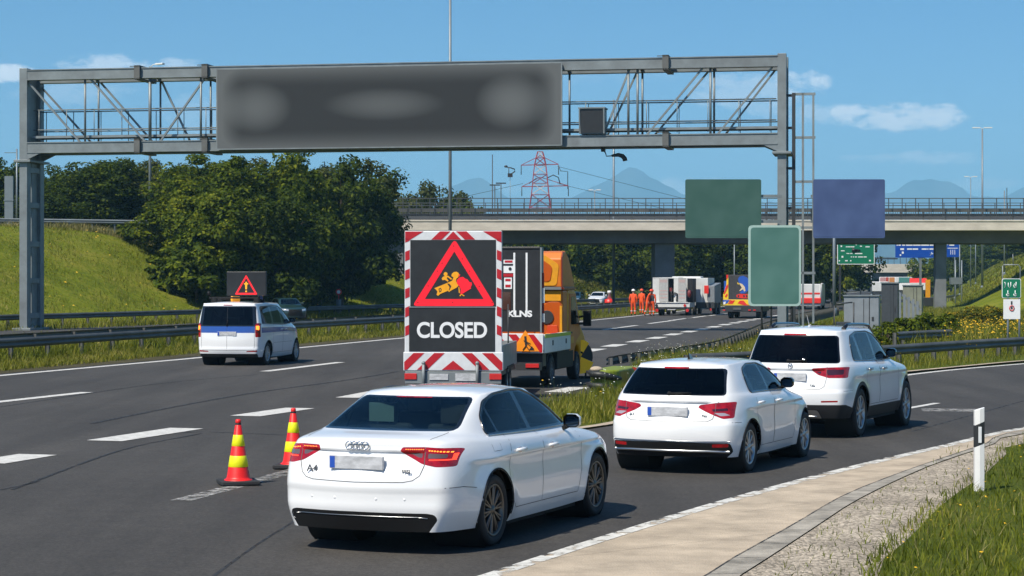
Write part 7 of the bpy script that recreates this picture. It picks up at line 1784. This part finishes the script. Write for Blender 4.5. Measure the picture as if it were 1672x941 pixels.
def gt(poly, m, nm, d=.065): b = MB(); b.add([(d, v2(x), w2_(y)) for x, y in poly]+[(d+.008, v2(x), w2_(y)) for x, y in poly], [tuple(range(len(poly)))]+[(i,(i+1) % len(poly),len(poly)+(i+1) % len(poly),len(poly)+i) for i in range(len(poly))]); b.build(nm, m, tbd)
gt([(1180.5,490),(1191,490),(1188,495),(1182,497.5),(1180.5,497)], M_BLUEG, 'blue_flash'); gt([(1181,493.5),(1185,492.5),(1184,497),(1181,497.5)], M_LETW, 'white_flash', .06)
gt([(1188,496.5),(1194,491),(1200,490.5),(1196,496.5)], M_REDG, 'red_flash'); gt([(1204,495.5),(1208,491),(1214,491),(1219,497),(1223,498.5),(1216,499)], M_REDG, 'red_flash'); gt([(1191,490),(1194,490),(1190,494)], M_REDG, 'red_flash'); gt([(1226,491),(1234,491),(1231,497)], M_REDG, 'red_flash')
b = MB(); b.prism([(v2(1189),w2_(450)),(v2(1186),w2_(449)),(v2(1185.5),w2_(466)),(v2(1180.5),w2_(481)),(v2(1180.5),w2_(489)),(v2(1189),w2_(489))], .12, .20, 'yz'); sp_ = b.build('side_panel', M_YELG, s2)
b = MB(); b.prism([(v2(1188.5),w2_(464)),(v2(1185.5),w2_(467)),(v2(1181),w2_(480)),(v2(1183),w2_(480)),(v2(1188.5),w2_(469))], .10, .118, 'yz'); b.prism([(v2(1189),w2_(449)),(v2(1185.5),w2_(449)),(v2(1186),w2_(457)),(v2(1188.5),w2_(453))], .10, .118, 'yz'); b.prism([(v2(1183),w2_(484)),(v2(1187),w2_(479)),(v2(1188),w2_(482)),(v2(1185),w2_(486))], .10, .118, 'yz'); b.build('red_flash', M_REDG, sp_)
b = MB(); b.box(.5,5.5,v2(1186),v2(1180.8),w2_(475),w2_(459)); b.build('blue_side', M_BLUEG, s2); b = MB(); b.box(.5,5.8,v2(1238),v2(1190),1.3,w2_(452)); b.build('load_body', M_TRG, s2)
b = MB(); b.box(-.05,.0,v2(1210),v2(1197),w2_(506),w2_(502.5)); b.build('number_plate', mat('shaded_plate', (.1,.1,.1), .6), s2)
for px in (1182.5, 1224, 1232): b = MB(); b.box(-.06,.0,v2(px+2),v2(px-2),w2_(507.5),w2_(505.5)); b.build('rear_lamp', M_TRED, s2)
box_wheels(s2, (1.0, 5.0), .95, .46, .34)
b = MB(); b.box(6.0,7.7,-1.15,1.2,.6,2.9); b.build('cab', M_YELG, s2, bevel=.1)
def lorry(label, px, Y, wpx, py0, py1, m, hd=12, ln=6, extra=None, group=None):
    k_ = Y/F; o = thing('box_lorry', label, 'lorry', ((px-CX)*k_, Y, 0), heading(hd), group); w_ = wpx/2*k_; z0_, z1_ = H-(py1-CY)*k_, H-(py0-CY)*k_
    b = MB(); b.box(0,ln,-w_,w_,z0_,z1_); bx = b.build('box_body', m, o, bevel=.06); b = MB(); b.box(.1,ln+1.5,-w_*.8,w_*.8,.45,z0_); b.build('chassis', M_DARKST, o)
    b = MB(); b.box(ln+.15,ln+1.9,-w_*.92,w_*.92,.6,max(2.3,z1_*.85)); b.build('cab', M_TRW, o, bevel=.12); box_wheels(o, (1.0, ln+.9), w_*.8, .45); return o, bx, w_, z0_, z1_
o, bx, w_, z0_, z1_ = lorry('white box lorry with a red band seen between the sign posts', 1320, 186, 40, 464, 500, M_TRW)
b = MB(); b.box(-.02,.0,-w_*.95,w_*.6,z0_+1.05,z0_+1.2); b.build('red_band', M_REDG, bx); b = MB(); b.box(-.14,.1,-w_*1.02,w_*1.02,.55,1.05); b.build('rear_bumper', M_REDG, o, bevel=.05); b = MB(); b.path([(.02,-w_,z0_+.4),(.02,-w_,z1_-.1),(.4,-w_-.05,z1_),(2.5,-w_-.05,z1_)], .09, 6); b.build('body_edge', M_WHITEP, bx)
o, bx, w_, z0_, z1_ = lorry('distant white lorry cab left of the colourful container load', 1436, 330, 28, 460, 476, M_TRW, 12, 5)
o, bx, w_, z0_, z1_ = lorry('distant lorry carrying a row of red, orange and green containers', 1462, 352, 52, 452.5, 474, M_LETW, 12, 9)
b = MB(); zz_ = [(z1_-.95, z1_-.05)]
for i, (u0, u1, mi) in enumerate([(-.95,-.62,0),(-.60,-.42,1),(-.38,-.05,2),(0,.2,3),(.22,.95,4)]): b.box(-.06,-.01,-u1*w_,-u0*w_,zz_[0][0],zz_[0][1],mi)
b.build('container_load', [mat('pink_container', (.45,.24,.24), .6), mat('muted_red_container', (.42,.06,.04), .6), mat('muted_orange_container', (.50,.20,.05), .6), M_TRW, mat('teal_container', (.05,.20,.18), .6)], bx)
o, bx, w_, z0_, z1_ = lorry('distant lorry with a red sloping canopy right of the container load', 1499, 345, 26, 462, 474, M_TRW, 12, 8)
b = MB(); b.prism([(0,z1_),(8,z1_),(8,z1_+.75),(1,z1_+.75)], -w_*1.05, w_*1.05, 'xz'); b.build('red_canopy', M_REDG, bx, bevel=.03)

# ---------------------------------------------------------------- cars on the opposite carriageway (they come towards us)
def small_car(loc, hd, paint, label, name='oncoming_car'):
    c = dict(name=name, label=label, cat='car', loc=loc, rot=heading(hd), group='cars on the opposite lanes', L=4.2, W=1.76, H=1.48, r=.31, xr=.75, xf=3.35, ra=.34, zbelt=1.02, cowl=3.0, rim=.21, sp=8, gl=M_DARKGLASS, rgl=M_DARKGLASS, lv=2, paint=paint,
        lev=[lev(.26,3.96,.22,.19,.22,.72,.80,.66,.15,.2), lev(.24,3.98,.40,.36,.40,.78,.86,.72,.23,.22), lev(.24,3.98,.64,.62,.62,.79,.865,.72,.235,.22), lev(.27,3.96,.82,.80,.74,.765,.87,.70,.21,.2), lev(.29,3.92,.96,.93,.82,.73,.85,.67,.19,.19),
             lev(.32,3.45,1.01,.98,.92,.70,.80,.60,.18,.15), lev(.34,2.95,1.06,1.02,1.01,.69,.77,.66,.17,.2), lev(.47,2.58,1.24,1.24,1.24,.63,.69,.60,.15,.16), lev(.60,2.24,1.39,1.41,1.39,.54,.59,.53,.16,.12)],
        dlo=rnd([(.8,1.03),(.85,1.25),(1.0,1.36),(1.4,1.40),(1.85,1.39),(2.2,1.31),(2.5,1.17),(2.78,1.02)], .05, 2), glass=[rnd([(.9,1.045),(.95,1.24),(1.05,1.33),(1.7,1.37),(1.76,1.04)], .02, 2), rnd([(1.84,1.04),(1.78,1.37),(2.18,1.28),(2.46,1.14),(2.62,1.04)], .02, 2)],
        doors=[[(1.03,1.02),(1.80,1.01),(1.80,.33),(1.2,.33),(1.05,.7)], [(1.815,1.01),(2.78,1.0),(2.84,.7),(2.78,.33),(1.81,.33)]], handles=[(1.2,.9),(2.0,.9)],
        rearcuts=[(rnd([(-.66,1.02),(.66,1.02),(.58,1.34),(-.58,1.34)], .05, 2), 'rearscreen', None), (rnd([(.5,.80),(.5,.93),(.85,.93),(.85,.78)], .02, 2), 'lamp', None)], screen=(rnd([(-.66,1.05),(.66,1.05),(.52,1.38),(-.52,1.38)], .05, 2), 1.9, 3.4, 1.02),
        head=rnd([(.42,.64),(.44,.76),(.80,.80),(.80,.68)], .03, 2), grille=rnd([(-.5,.34),(.5,.34),(.40,.74),(-.40,.74)], .04, 2), mirror=(2.5,1.04), seats=[(1.2,.33,.58,.55),(2.0,.34,.55,.6),(2.0,-.34,.55,.6)])
    return hatch(c)[0]
M_DKGREEN = mat('dark_green_car_paint', (.012,.035,.035), .3, coat=1.); M_WHITE2 = mat('white_car_paint_far', (.75,.77,.78), .3, coat=.8); two_sided(M_WHITE2, (.05,.05,.05)); two_sided(M_DKGREEN, (.02,.02,.02))
q_ = P(476, 522, 131); small_car((q_.x-1.2, q_.y+4.2, 0), 160, M_DKGREEN, 'dark green car on the opposite lanes beside the patrol van')
q_ = P(971, 500, 210); small_car((q_.x+.9, q_.y+4.2, 0), 192, M_WHITE2, 'white car coming towards the camera on the opposite lanes')
q_ = P(946, 500, 214); small_car((q_.x, q_.y+4.2, 0), 192, M_DKGREEN, 'dark car just left of the oncoming white car')
q_ = P(995, 494, 205); o = thing('barrier_cone', 'red and white roadside beacon right of the oncoming white car', 'beacon', (q_.x, q_.y, 0)); b = MB(); b.lathe([(.5,0),(.45,.75),(.2,.8)], (0,0,0), 'z', 10); b.lathe([(.2,.8),(.12,1.3),(.2,1.35),(.2,1.6),(0,1.62)], (0,0,0), 'z', 10, 1); b.build('body', [M_REDG, M_LETW], o)
q_ = P(553, 497, 150); o = thing('kilometre_disc', 'small red and white round marker at the foot of the wood', 'marker', (q_.x, q_.y, .2)); b = MB(); b.tube((0,0,0),(0,0,1.0),.2,6); b.build('post', M_PIER, o); b = MB(); b.lathe([(.22,-.03),(.22,.03)], (0,0,1.55), 'y', 14); b.lathe([(.13,-.05),(.13,-.03)], (0,0,1.55), 'y', 12, 1); b.tube((0,0.05,.9),(0,.05,1.6),.03,6); b.build('disc', [M_REDG, M_LETW], o)

# ================================================================ orange workers
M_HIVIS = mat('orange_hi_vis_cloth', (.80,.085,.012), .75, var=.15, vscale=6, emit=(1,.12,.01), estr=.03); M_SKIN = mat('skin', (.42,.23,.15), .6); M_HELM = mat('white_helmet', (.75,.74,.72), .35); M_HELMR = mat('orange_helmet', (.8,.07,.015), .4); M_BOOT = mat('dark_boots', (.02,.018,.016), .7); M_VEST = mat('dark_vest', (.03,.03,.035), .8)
def person(label, loc, rot, pose, helm, vest=False, scale=1.):
    o = thing('person', label, 'person', loc, rot, 'road workers in orange', (scale,)*3)
    lean = pose.get('lean', 0); V = []; E = []; Rd = []
    def a(p, r, par=None):
        V.append(p); Rd.append(r)
        if par is not None: E.append((par, len(V)-1))
        return len(V)-1
    S_ = lambda z, x=0, y=0: (x+lean*max(0, z-.95), y, z)
    pel = a((0,0,.96), .135); wst = a(S_(1.12), .125, pel); ch = a(S_(1.34), .155, wst); nk = a(S_(1.50), .075, ch); n2 = a(S_(1.57, .02), .058, nk); hd = a(S_(1.68, .03), .098, n2); a(S_(1.77, .02), .075, hd)
    for s in (1, -1):
        hp = a((0, s*.10, .90), .10, pel); f = pose.get('step', 0)*s; kn = a((.06+f*.5, s*.115, .50), .068, hp); an = a((-.02+f, s*.12, .10), .048, kn); a((.06+f, s*.125, .035), .042, an); a((.17+f, s*.13, .03), .036, len(V)-1)
        sh = a(S_(1.43, 0, s*.19), .075, ch); h_ = pose.get('arm', (0, 0))[0 if s > 0 else 1]
        el = a(S_(1.16, -.03+h_*.12, s*(.26)), .052, sh); wr = a(S_(.93+h_*.20, .05+h_*.26, s*(.25-h_*.06)), .036, el); pm = a(S_(.86+h_*.19, .08+h_*.30, s*(.25-h_*.07)), .032, wr)
        for k_, (dx, l_) in enumerate(((-.030,.075),(-.010,.088),(.010,.085),(.030,.068))): q1 = a((V[pm][0]+dx, V[pm][1], V[pm][2]-l_*.55), .009, pm); a((V[q1][0]+.006, V[q1][1]-s*.006, V[q1][2]-l_*.45), .008, q1)
        t1 = a((V[wr][0]+.045, V[wr][1]-s*.008, V[wr][2]-.045), .010, wr); a((V[t1][0]+.012, V[t1][1]-s*.01, V[t1][2]-.035), .009, t1)
    me = bpy.data.meshes.new('body'); me.from_pydata(V, E, []); me.update(); ob = bpy.data.objects.new('body', me); COL.objects.link(ob)
    bm = bmesh.new(); bm.from_mesh(me); sk = bm.verts.layers.skin.verify(); bm.verts.ensure_lookup_table()
    for i, v in enumerate(bm.verts): v[sk].radius = (Rd[i], Rd[i]*(1.15 if i in (wst, ch, pel) else 1)); v[sk].use_root = (i == pel)
    bm.to_mesh(me); bm.free(); ob.modifiers.new('skin', 'SKIN'); md = ob.modifiers.new('s', 'SUBSURF'); md.levels = 2; md.render_levels = 2
    dg = bpy.context.evaluated_depsgraph_get(); m2 = bpy.data.meshes.new_from_object(ob.evaluated_get(dg)); bpy.data.objects.remove(ob)
    for m_ in (M_HIVIS, M_SKIN, M_BOOT, M_VEST): m2.materials.append(m_)
    wrz = [V[i] for i in range(len(V)) if abs(Rd[i]-.032) < 1e-6]
    for p in m2.polygons:
        c = p.center; p.use_smooth = True; p.material_index = 0
        if c.z > 1.535: p.material_index = 1
        elif c.z < .13: p.material_index = 2
        elif any((Vector(q)-c).length < .085 for q in wrz): p.material_index = 1
        elif vest and 1.0 < c.z < 1.46 and abs(c.y) < .16: p.material_index = 3
    bo = bpy.data.objects.new('body', m2); link(bo, o)
    hx = S_(1.70, .03)[0]; b = MB(); b.lathe([(.128,1.715),(.126,1.75),(.10,1.81),(.05,1.842),(0,1.85)], (hx-.01,0,0), 'z', 16, cap=False); b.lathe([(.128,1.712),(.15,1.708)], (hx-.005,0,0), 'z', 16, cap=False); b.build('helmet', helm, o, recalc=False)
    # face: nose, eyes and ears
    b = MB(); b.ellipsoid((hx+.095,0,1.665),(.022,.014,.026),8,6,0)
    for s in (1, -1): b.ellipsoid((hx+.082,s*.036,1.69),(.012,.016,.010),8,6,1); b.ellipsoid((hx-.005,s*.10,1.67),(.02,.012,.032),8,6,0)
    b.ellipsoid((hx+.088,0,1.618),(.010,.028,.007),8,6,2); b.build('face', [M_SKIN, M_BOOT, mat('lips', (.30,.12,.09), .6)], o)
    b = MB()
    for s in (1, -1): b.lathe([(.094,0),(.096,.05)], (.025+pose.get('step', 0)*s*.75,s*.118,.30), 'z', 12, cap=False)
    b.build('reflective_bands', M_RETRO_W, o, recalc=False)
    return o
for px, base, lbl, rot, pose, hm_, ve in [(1034,515.5,'worker in orange with a white helmet, standing apart at the left of the group',80,{'step':.03},M_HELM,False),(1047.5,513.5,'worker in orange with a red helmet, second in the group',60,{'arm':(.5,0),'step':.05},M_HELMR,False),
        (1057,516,'worker in orange bending forward with dark belt in the middle of the group',-20,{'lean':.35,'step':.16,'arm':(.6,.3)},M_HELMR,False),(1064.5,516,'worker in orange with a dark vest, next to the works lorry',75,{'step':.04},M_HELMR,True)]:
    q_ = G(px, base); person(lbl, (q_.x, q_.y, 0), R(rot), pose, hm_, ve, 1.06)

# ================================================================ the queue
white_sedan((-1.445,19.02,.004), heading(23.0), (.99,1.05,1.03))
small_hatchback((1.99,26.93,.004), heading(24), (1.043,1.05,1.035))
suv_car((4.394,33.08,.004), heading(25.7), (.987,1.023,1.087))
patrol_van((-8.465,61.78,0), heading(11), (1.07,1.12,1.06))
# ================================================================ grass and flowers
def grass_mat(name, cols):
    m = bpy.data.materials.new(name); m.use_nodes = True; nt = m.node_tree; N = nt.nodes; L = nt.links; b = N['Principled BSDF']; out = N['Material Output']
    g = N.new('ShaderNodeNewGeometry'); r = N.new('ShaderNodeValToRGB'); e = r.color_ramp.elements; n = len(cols)
    while len(e) < n: e.new(.5)
    for i, c in enumerate(cols): e[i].position = i/(n-1); e[i].color = (*c, 1)
    tc = N.new('ShaderNodeTexCoord'); nz = N.new('ShaderNodeTexNoise'); nz.inputs['Scale'].default_value = .55; nz.inputs['Detail'].default_value = 4; L.new(tc.outputs['Object'], nz.inputs['Vector'])
    mx = N.new('ShaderNodeMath'); mx.operation = 'MULTIPLY_ADD'; mx.inputs[1].default_value = .55; m2 = N.new('ShaderNodeMath'); m2.operation = 'MULTIPLY_ADD'; m2.inputs[1].default_value = 1.5; m2.inputs[2].default_value = -.52
    L.new(nz.outputs['Fac'], m2.inputs[0]); L.new(g.outputs['Random Per Island'], mx.inputs[0]); L.new(m2.outputs[0], mx.inputs[2]); L.new(mx.outputs[0], r.inputs[0]); L.new(r.outputs[0], b.inputs['Base Color'])
    b.inputs['Roughness'].default_value = .6; b.inputs['Specular IOR Level'].default_value = .2
    t = N.new('ShaderNodeBsdfTranslucent'); L.new(r.outputs[0], t.inputs['Color']); s = N.new('ShaderNodeMixShader'); s.inputs[0].default_value = .35; L.new(b.outputs[0], s.inputs[1]); L.new(t.outputs[0], s.inputs[2]); L.new(s.outputs[0], out.inputs['Surface']); return m
M_BLADE = grass_mat('green_grass_blades', [(.045,.062,.004),(.105,.135,.007),(.175,.195,.012),(.30,.25,.05)])
M_BLADEY = grass_mat('dry_and_green_blades', [(.06,.075,.005),(.125,.148,.008),(.215,.210,.018),(.36,.30,.10)])
def blades(name, pts, hmin, hmax, wid, m, seed=1, flop=.45):
    rg = np.random.default_rng(seed); p = np.asarray(pts); n = len(p); a = rg.uniform(0, 2*np.pi, n); h = rg.uniform(hmin, hmax, n)*rg.uniform(.7, 1.1, n); w_ = wid*rg.uniform(.6, 1.3, n)
    d = np.stack([np.cos(a), np.sin(a), np.zeros(n)], 1); la = a+rg.uniform(.6, 2.4, n); l = np.stack([np.cos(la), np.sin(la), np.zeros(n)], 1)*(h*rg.uniform(.05, flop*1.6, n))[:, None]
    up = np.zeros((n, 3)); up[:, 2] = h
    V_ = np.empty((n, 5, 3)); V_[:, 0] = p-d*w_[:, None]/2; V_[:, 1] = p+d*w_[:, None]/2; V_[:, 2] = p+d*w_[:, None]*.38+up*.55+l*.35; V_[:, 3] = p-d*w_[:, None]*.38+up*.55+l*.35; V_[:, 4] = p+up*.95+l
    me = bpy.data.meshes.new(name); me.vertices.add(n*5); me.vertices.foreach_set('co', V_.ravel()); me.loops.add(n*7)
    base = np.arange(n)[:, None]*5; me.loops.foreach_set('vertex_index', (base+np.array([0,1,2,3,3,2,4])).astype(np.int32).ravel())
    me.polygons.add(n*2); st = (np.arange(n)[:, None]*7+np.array([0,4])).astype(np.int32).ravel(); me.polygons.foreach_set('loop_start', st); me.polygons.foreach_set('loop_total', np.tile([4,3], n).astype(np.int32))
    me.materials.append(m); me.update(calc_edges=True); o = bpy.data.objects.new(name, me); link(o); o['kind'] = 'stuff'; return o
def strip_pts(left, right, n, seed, z=None, bias=None, cl=.0):
    """random points between two polylines of equal length"""
    rg = np.random.default_rng(seed); L_ = np.array([p[:2] for p in left]); R_ = np.array([p[:2] for p in right]); k = len(L_)
    seg = np.linalg.norm((L_+R_)[1:]/2-(L_+R_)[:-1]/2, axis=1)*(np.linalg.norm(L_-R_, axis=1)[1:]+.01)
    if bias is not None: seg = seg*np.array([bias((L_[i]+R_[i])/2) for i in range(k-1)])
    i = rg.choice(k-1, n, p=seg/seg.sum()); t = rg.random(n)[:, None]; u = rg.random(n)[:, None]
    a = L_[i]*(1-t)+L_[i+1]*t; b = R_[i]*(1-t)+R_[i+1]*t; q = a*(1-u)+b*u
    zz = np.array([z(*x) for x in q]) if z else np.full(n, .0); return np.column_stack([q, zz])
near = lambda p: (20/max(p[1], 12))**2.2
gi = [p for p in ge]; go = [Vector((p.x+6+p.y*.02, p.y-2.5, 0)) for p in ge]
sheet('roadside_lawn', offset(ge, .15), [Vector((p.x+14, p.y-7, 0)) for p in ge], .03, M_TURF)
blades('roadside_grass', strip_pts(gi, go, 95000, 3, bias=near)+np.array([0,0,.02]), .05, .17, .011, M_BLADE, 4, .7)
blades('roadside_dry_stalks', strip_pts(gi, go, 7000, 43, bias=near)+np.array([0,0,.02]), .08, .24, .008, grass_mat('straw_grass_blades', [(.12,.13,.03),(.20,.19,.06),(.30,.26,.10),(.38,.32,.15)]), 44, .8)
rg = np.random.default_rng(9); tp = strip_pts(offset(ge, -.75), ge, 2600, 5, bias=near); blades('roadside_grass_edge', tp+np.array([0,0,.01]), .03, .10, .010, M_BLADE, 6, .8)
il = [p for p in isl]; ir = [p for p in isr]
blades('island_grass', strip_pts([p+Vector((.05,0,0)) for p in il[:30]], [p-Vector((.05,0,0)) for p in ir[:30]], 42000, 7, bias=lambda p: (40/max(p[1], 30))**2)+np.array([0,0,.02]), .12, .36, .016, M_BLADEY, 8, .5)
blades('meadow_grass', strip_pts(offset(il, 1.6)[26:], ir[26:], 52000, 11, bias=lambda p: (60/max(p[1], 40))**2)+np.array([0,0,.0]), .16, .48, .03, M_BLADEY, 12, .5)
blades('meadow_tall_grass', strip_pts([Vector((p.x, p.y, 0)) for p in resample([(13,70),(17,84),(22,108),(30,150)], 30)], resample([(20,76),(30,90),(44,112),(64,150)], 30), 42000, 13), .3, .9, .04, M_BLADEY, 14, .5)
nr = smoothline(NR, 90)
blades('verge_grass', strip_pts(nr[6:], [p for p in offset(LE, -1.5)[6:90]][:84], 46000, 15, bias=lambda p: (60/max(p[1], 45))**1.6) if False else strip_pts(offset(nr, -.4), offset(nr, 2.9), 48000, 15, bias=lambda p: (60/max(p[1], 45))**1.6), .08, .27, .022, M_BLADEY, 16, .7)
blades('tall_rail_grass', strip_pts(offset(nr, -1.2), offset(nr, .5), 15000, 17, bias=lambda p: (60/max(p[1], 45))**1.6), .25, .52, .026, M_BLADE, 18, .6)
blades('central_grass', strip_pts(offset(nr, -6.5), offset(nr, -.6), 34000, 19, bias=lambda p: (60/max(p[1], 45))**1.3), .25, .7, .04, M_BLADEY, 20, .5)
fr = smoothline(FR, 60); blades('bank_foot_grass', strip_pts(offset(fr, -1.8), offset(fr, 2.2), 26000, 21, z=lambda x, y: hill_left(x, y)-.05), .2, .6, .045, M_BLADEY, 22, .5)
blades('bank_grass', strip_pts(offset(fr, -19.5)[4:44], offset(fr, -1.)[4:44], 85000, 23, z=lambda x, y: hill_left(x, y)-.06), .12, .30, .035, M_BLADEY, 24, .9)
crl = smoothline([(-60,139.6),(-36,149.2),(-24,154)], 40); blades('bank_crest_grass', strip_pts(offset(crl, -1.2), offset(crl, 1.2), 9000, 25, z=lambda x, y: hill_left(x, y)-.05), .3, .75, .05, bpy.data.materials['straw_grass_blades'], 26, .5)
hr_l = [Vector((41.5+.205*(y-200)+1, y, 0)) for y in np.linspace(192, 420, 30)]; hr_r = [Vector((p.x+26, p.y, 0)) for p in hr_l]
blades('hillside_grass', strip_pts(hr_l, hr_r, 22000, 27, z=lambda x, y: hill_right(x, y)-.1), .25, .6, .09, M_BLADEY, 28, .7)
# flowers
M_YFL = mat('yellow_petals', (.72,.43,.01), .6, var=.1); M_WFL = mat('white_petals', (.70,.70,.62), .6); M_STEM = mat('flower_stem', (.07,.11,.02), .7)
def flowers(name, pts, h0, h1, r, m, seed):
    rg = np.random.default_rng(seed); b = MB()
    for p in pts:
        h = rg.uniform(h0, h1); x, y = p[0]+rg.normal()*.06, p[1]+rg.normal()*.06; z = p[2]+h; q = r*rg.uniform(.6, 1.2); a = rg.uniform(0, 6.28); tl = rg.uniform(-.6, .6)
        b.add([(x+q*math.cos(a+k*1.257), y+q*math.sin(a+k*1.257), z+q*tl*math.cos(a+k*1.257+1)) for k in range(5)]+[(x, y, z+q*.5)], [(k, (k+1) % 5, 5) for k in range(5)], 0)
        b.add([(p[0]-.006, p[1], p[2]), (p[0]+.006, p[1], p[2]), (x, y, z)], [(0,1,2)], 1)
    o = b.build(name, [m, M_STEM], recalc=False); o['kind'] = 'stuff'; return o
flowers('yellow_meadow_flowers', np.vstack([strip_pts(resample([(14.5,72),(17,80),(21,95)], 20), resample([(20,78),(25,86),(31,100)], 20), 360, 31), strip_pts(resample([(17,84),(21,100)], 20), resample([(27,86),(34,108)], 20), 460, 32)]),   .40, .85, .045, M_YFL, 33)
flowers('white_island_flowers', strip_pts(il[2:14], ir[2:14], 380, 35), .35, .6, .018, M_WFL, 36)
flowers('yellow_island_flowers', strip_pts(il[1:24], ir[1:24], 130, 37), .25, .6, .022, M_YFL, 38)
flowers('yellow_roadside_flowers', strip_pts(offset(ge, .1), go, 800, 39, bias=near), .06, .15, .016, M_YFL, 40)
flowers('yellow_bank_flowers', strip_pts(offset(fr, -17)[4:40], offset(fr, -1.5)[4:40], 260, 41, z=hill_left), .2, .5, .07, M_YFL, 42)
# yellow broom bushes in the meadow
M_BROOM = leaf_mat('broom_blossom', (.05,.075,.01), (.12,.14,.015), (.75,.48,.02))
bme = leaf_cloud('foliage', 91, 34, 70, 1.0, .75, .75, .07, M_BROOM); bst = trunk_mesh('stem', 1.1, .03, 91)
for i, (px, Y, sc) in enumerate([(1585,104,.95),(1612,101,.8),(1634,106,.9),(1560,110,.7),(1600,113,.9)]):
    q_ = P(px, 500, Y); o = thing('broom_bush', 'yellow flowering bush in the meadow, '+['left one with the tallest blossom','front one of the clump','rightmost by the lane sign','low one at the left end','rear one of the clump'][i], 'bush', (q_.x, q_.y, 0), i*1.3, 'yellow broom bushes'); o.scale = (sc*1.25, sc*1.25, sc)
    link(bpy.data.objects.new('foliage', bme), o); link(bpy.data.objects.new('stem', bst), o)
wme = leaf_cloud('foliage', 95, 30, 60, .8, .6, .6, .08, M_LEAF); wst = trunk_mesh('stem', .9, .03, 95)
for i, (px, Y, sc) in enumerate([(1448,78,.9),(1474,80,1.0),(1335,80,.8),(1392,76,.7),(1512,86,1.1),(1545,90,1.0)]):
    q_ = P(px, 500, Y); o = thing('weed_bush', 'low green weed clump '+['at the foot of the dark cabinet','right of the dark cabinet','near the white marker stone','by the light grey cabinet','below the olive cabinet','left of the yellow bushes','beyond the works truck nose','by the island tip'][i], 'bush', (q_.x, q_.y, 0), i*.9, 'weed clumps in the meadow'); o.scale = (sc, sc, sc)
    link(bpy.data.objects.new('foliage', wme), o); link(bpy.data.objects.new('stem', wst), o)
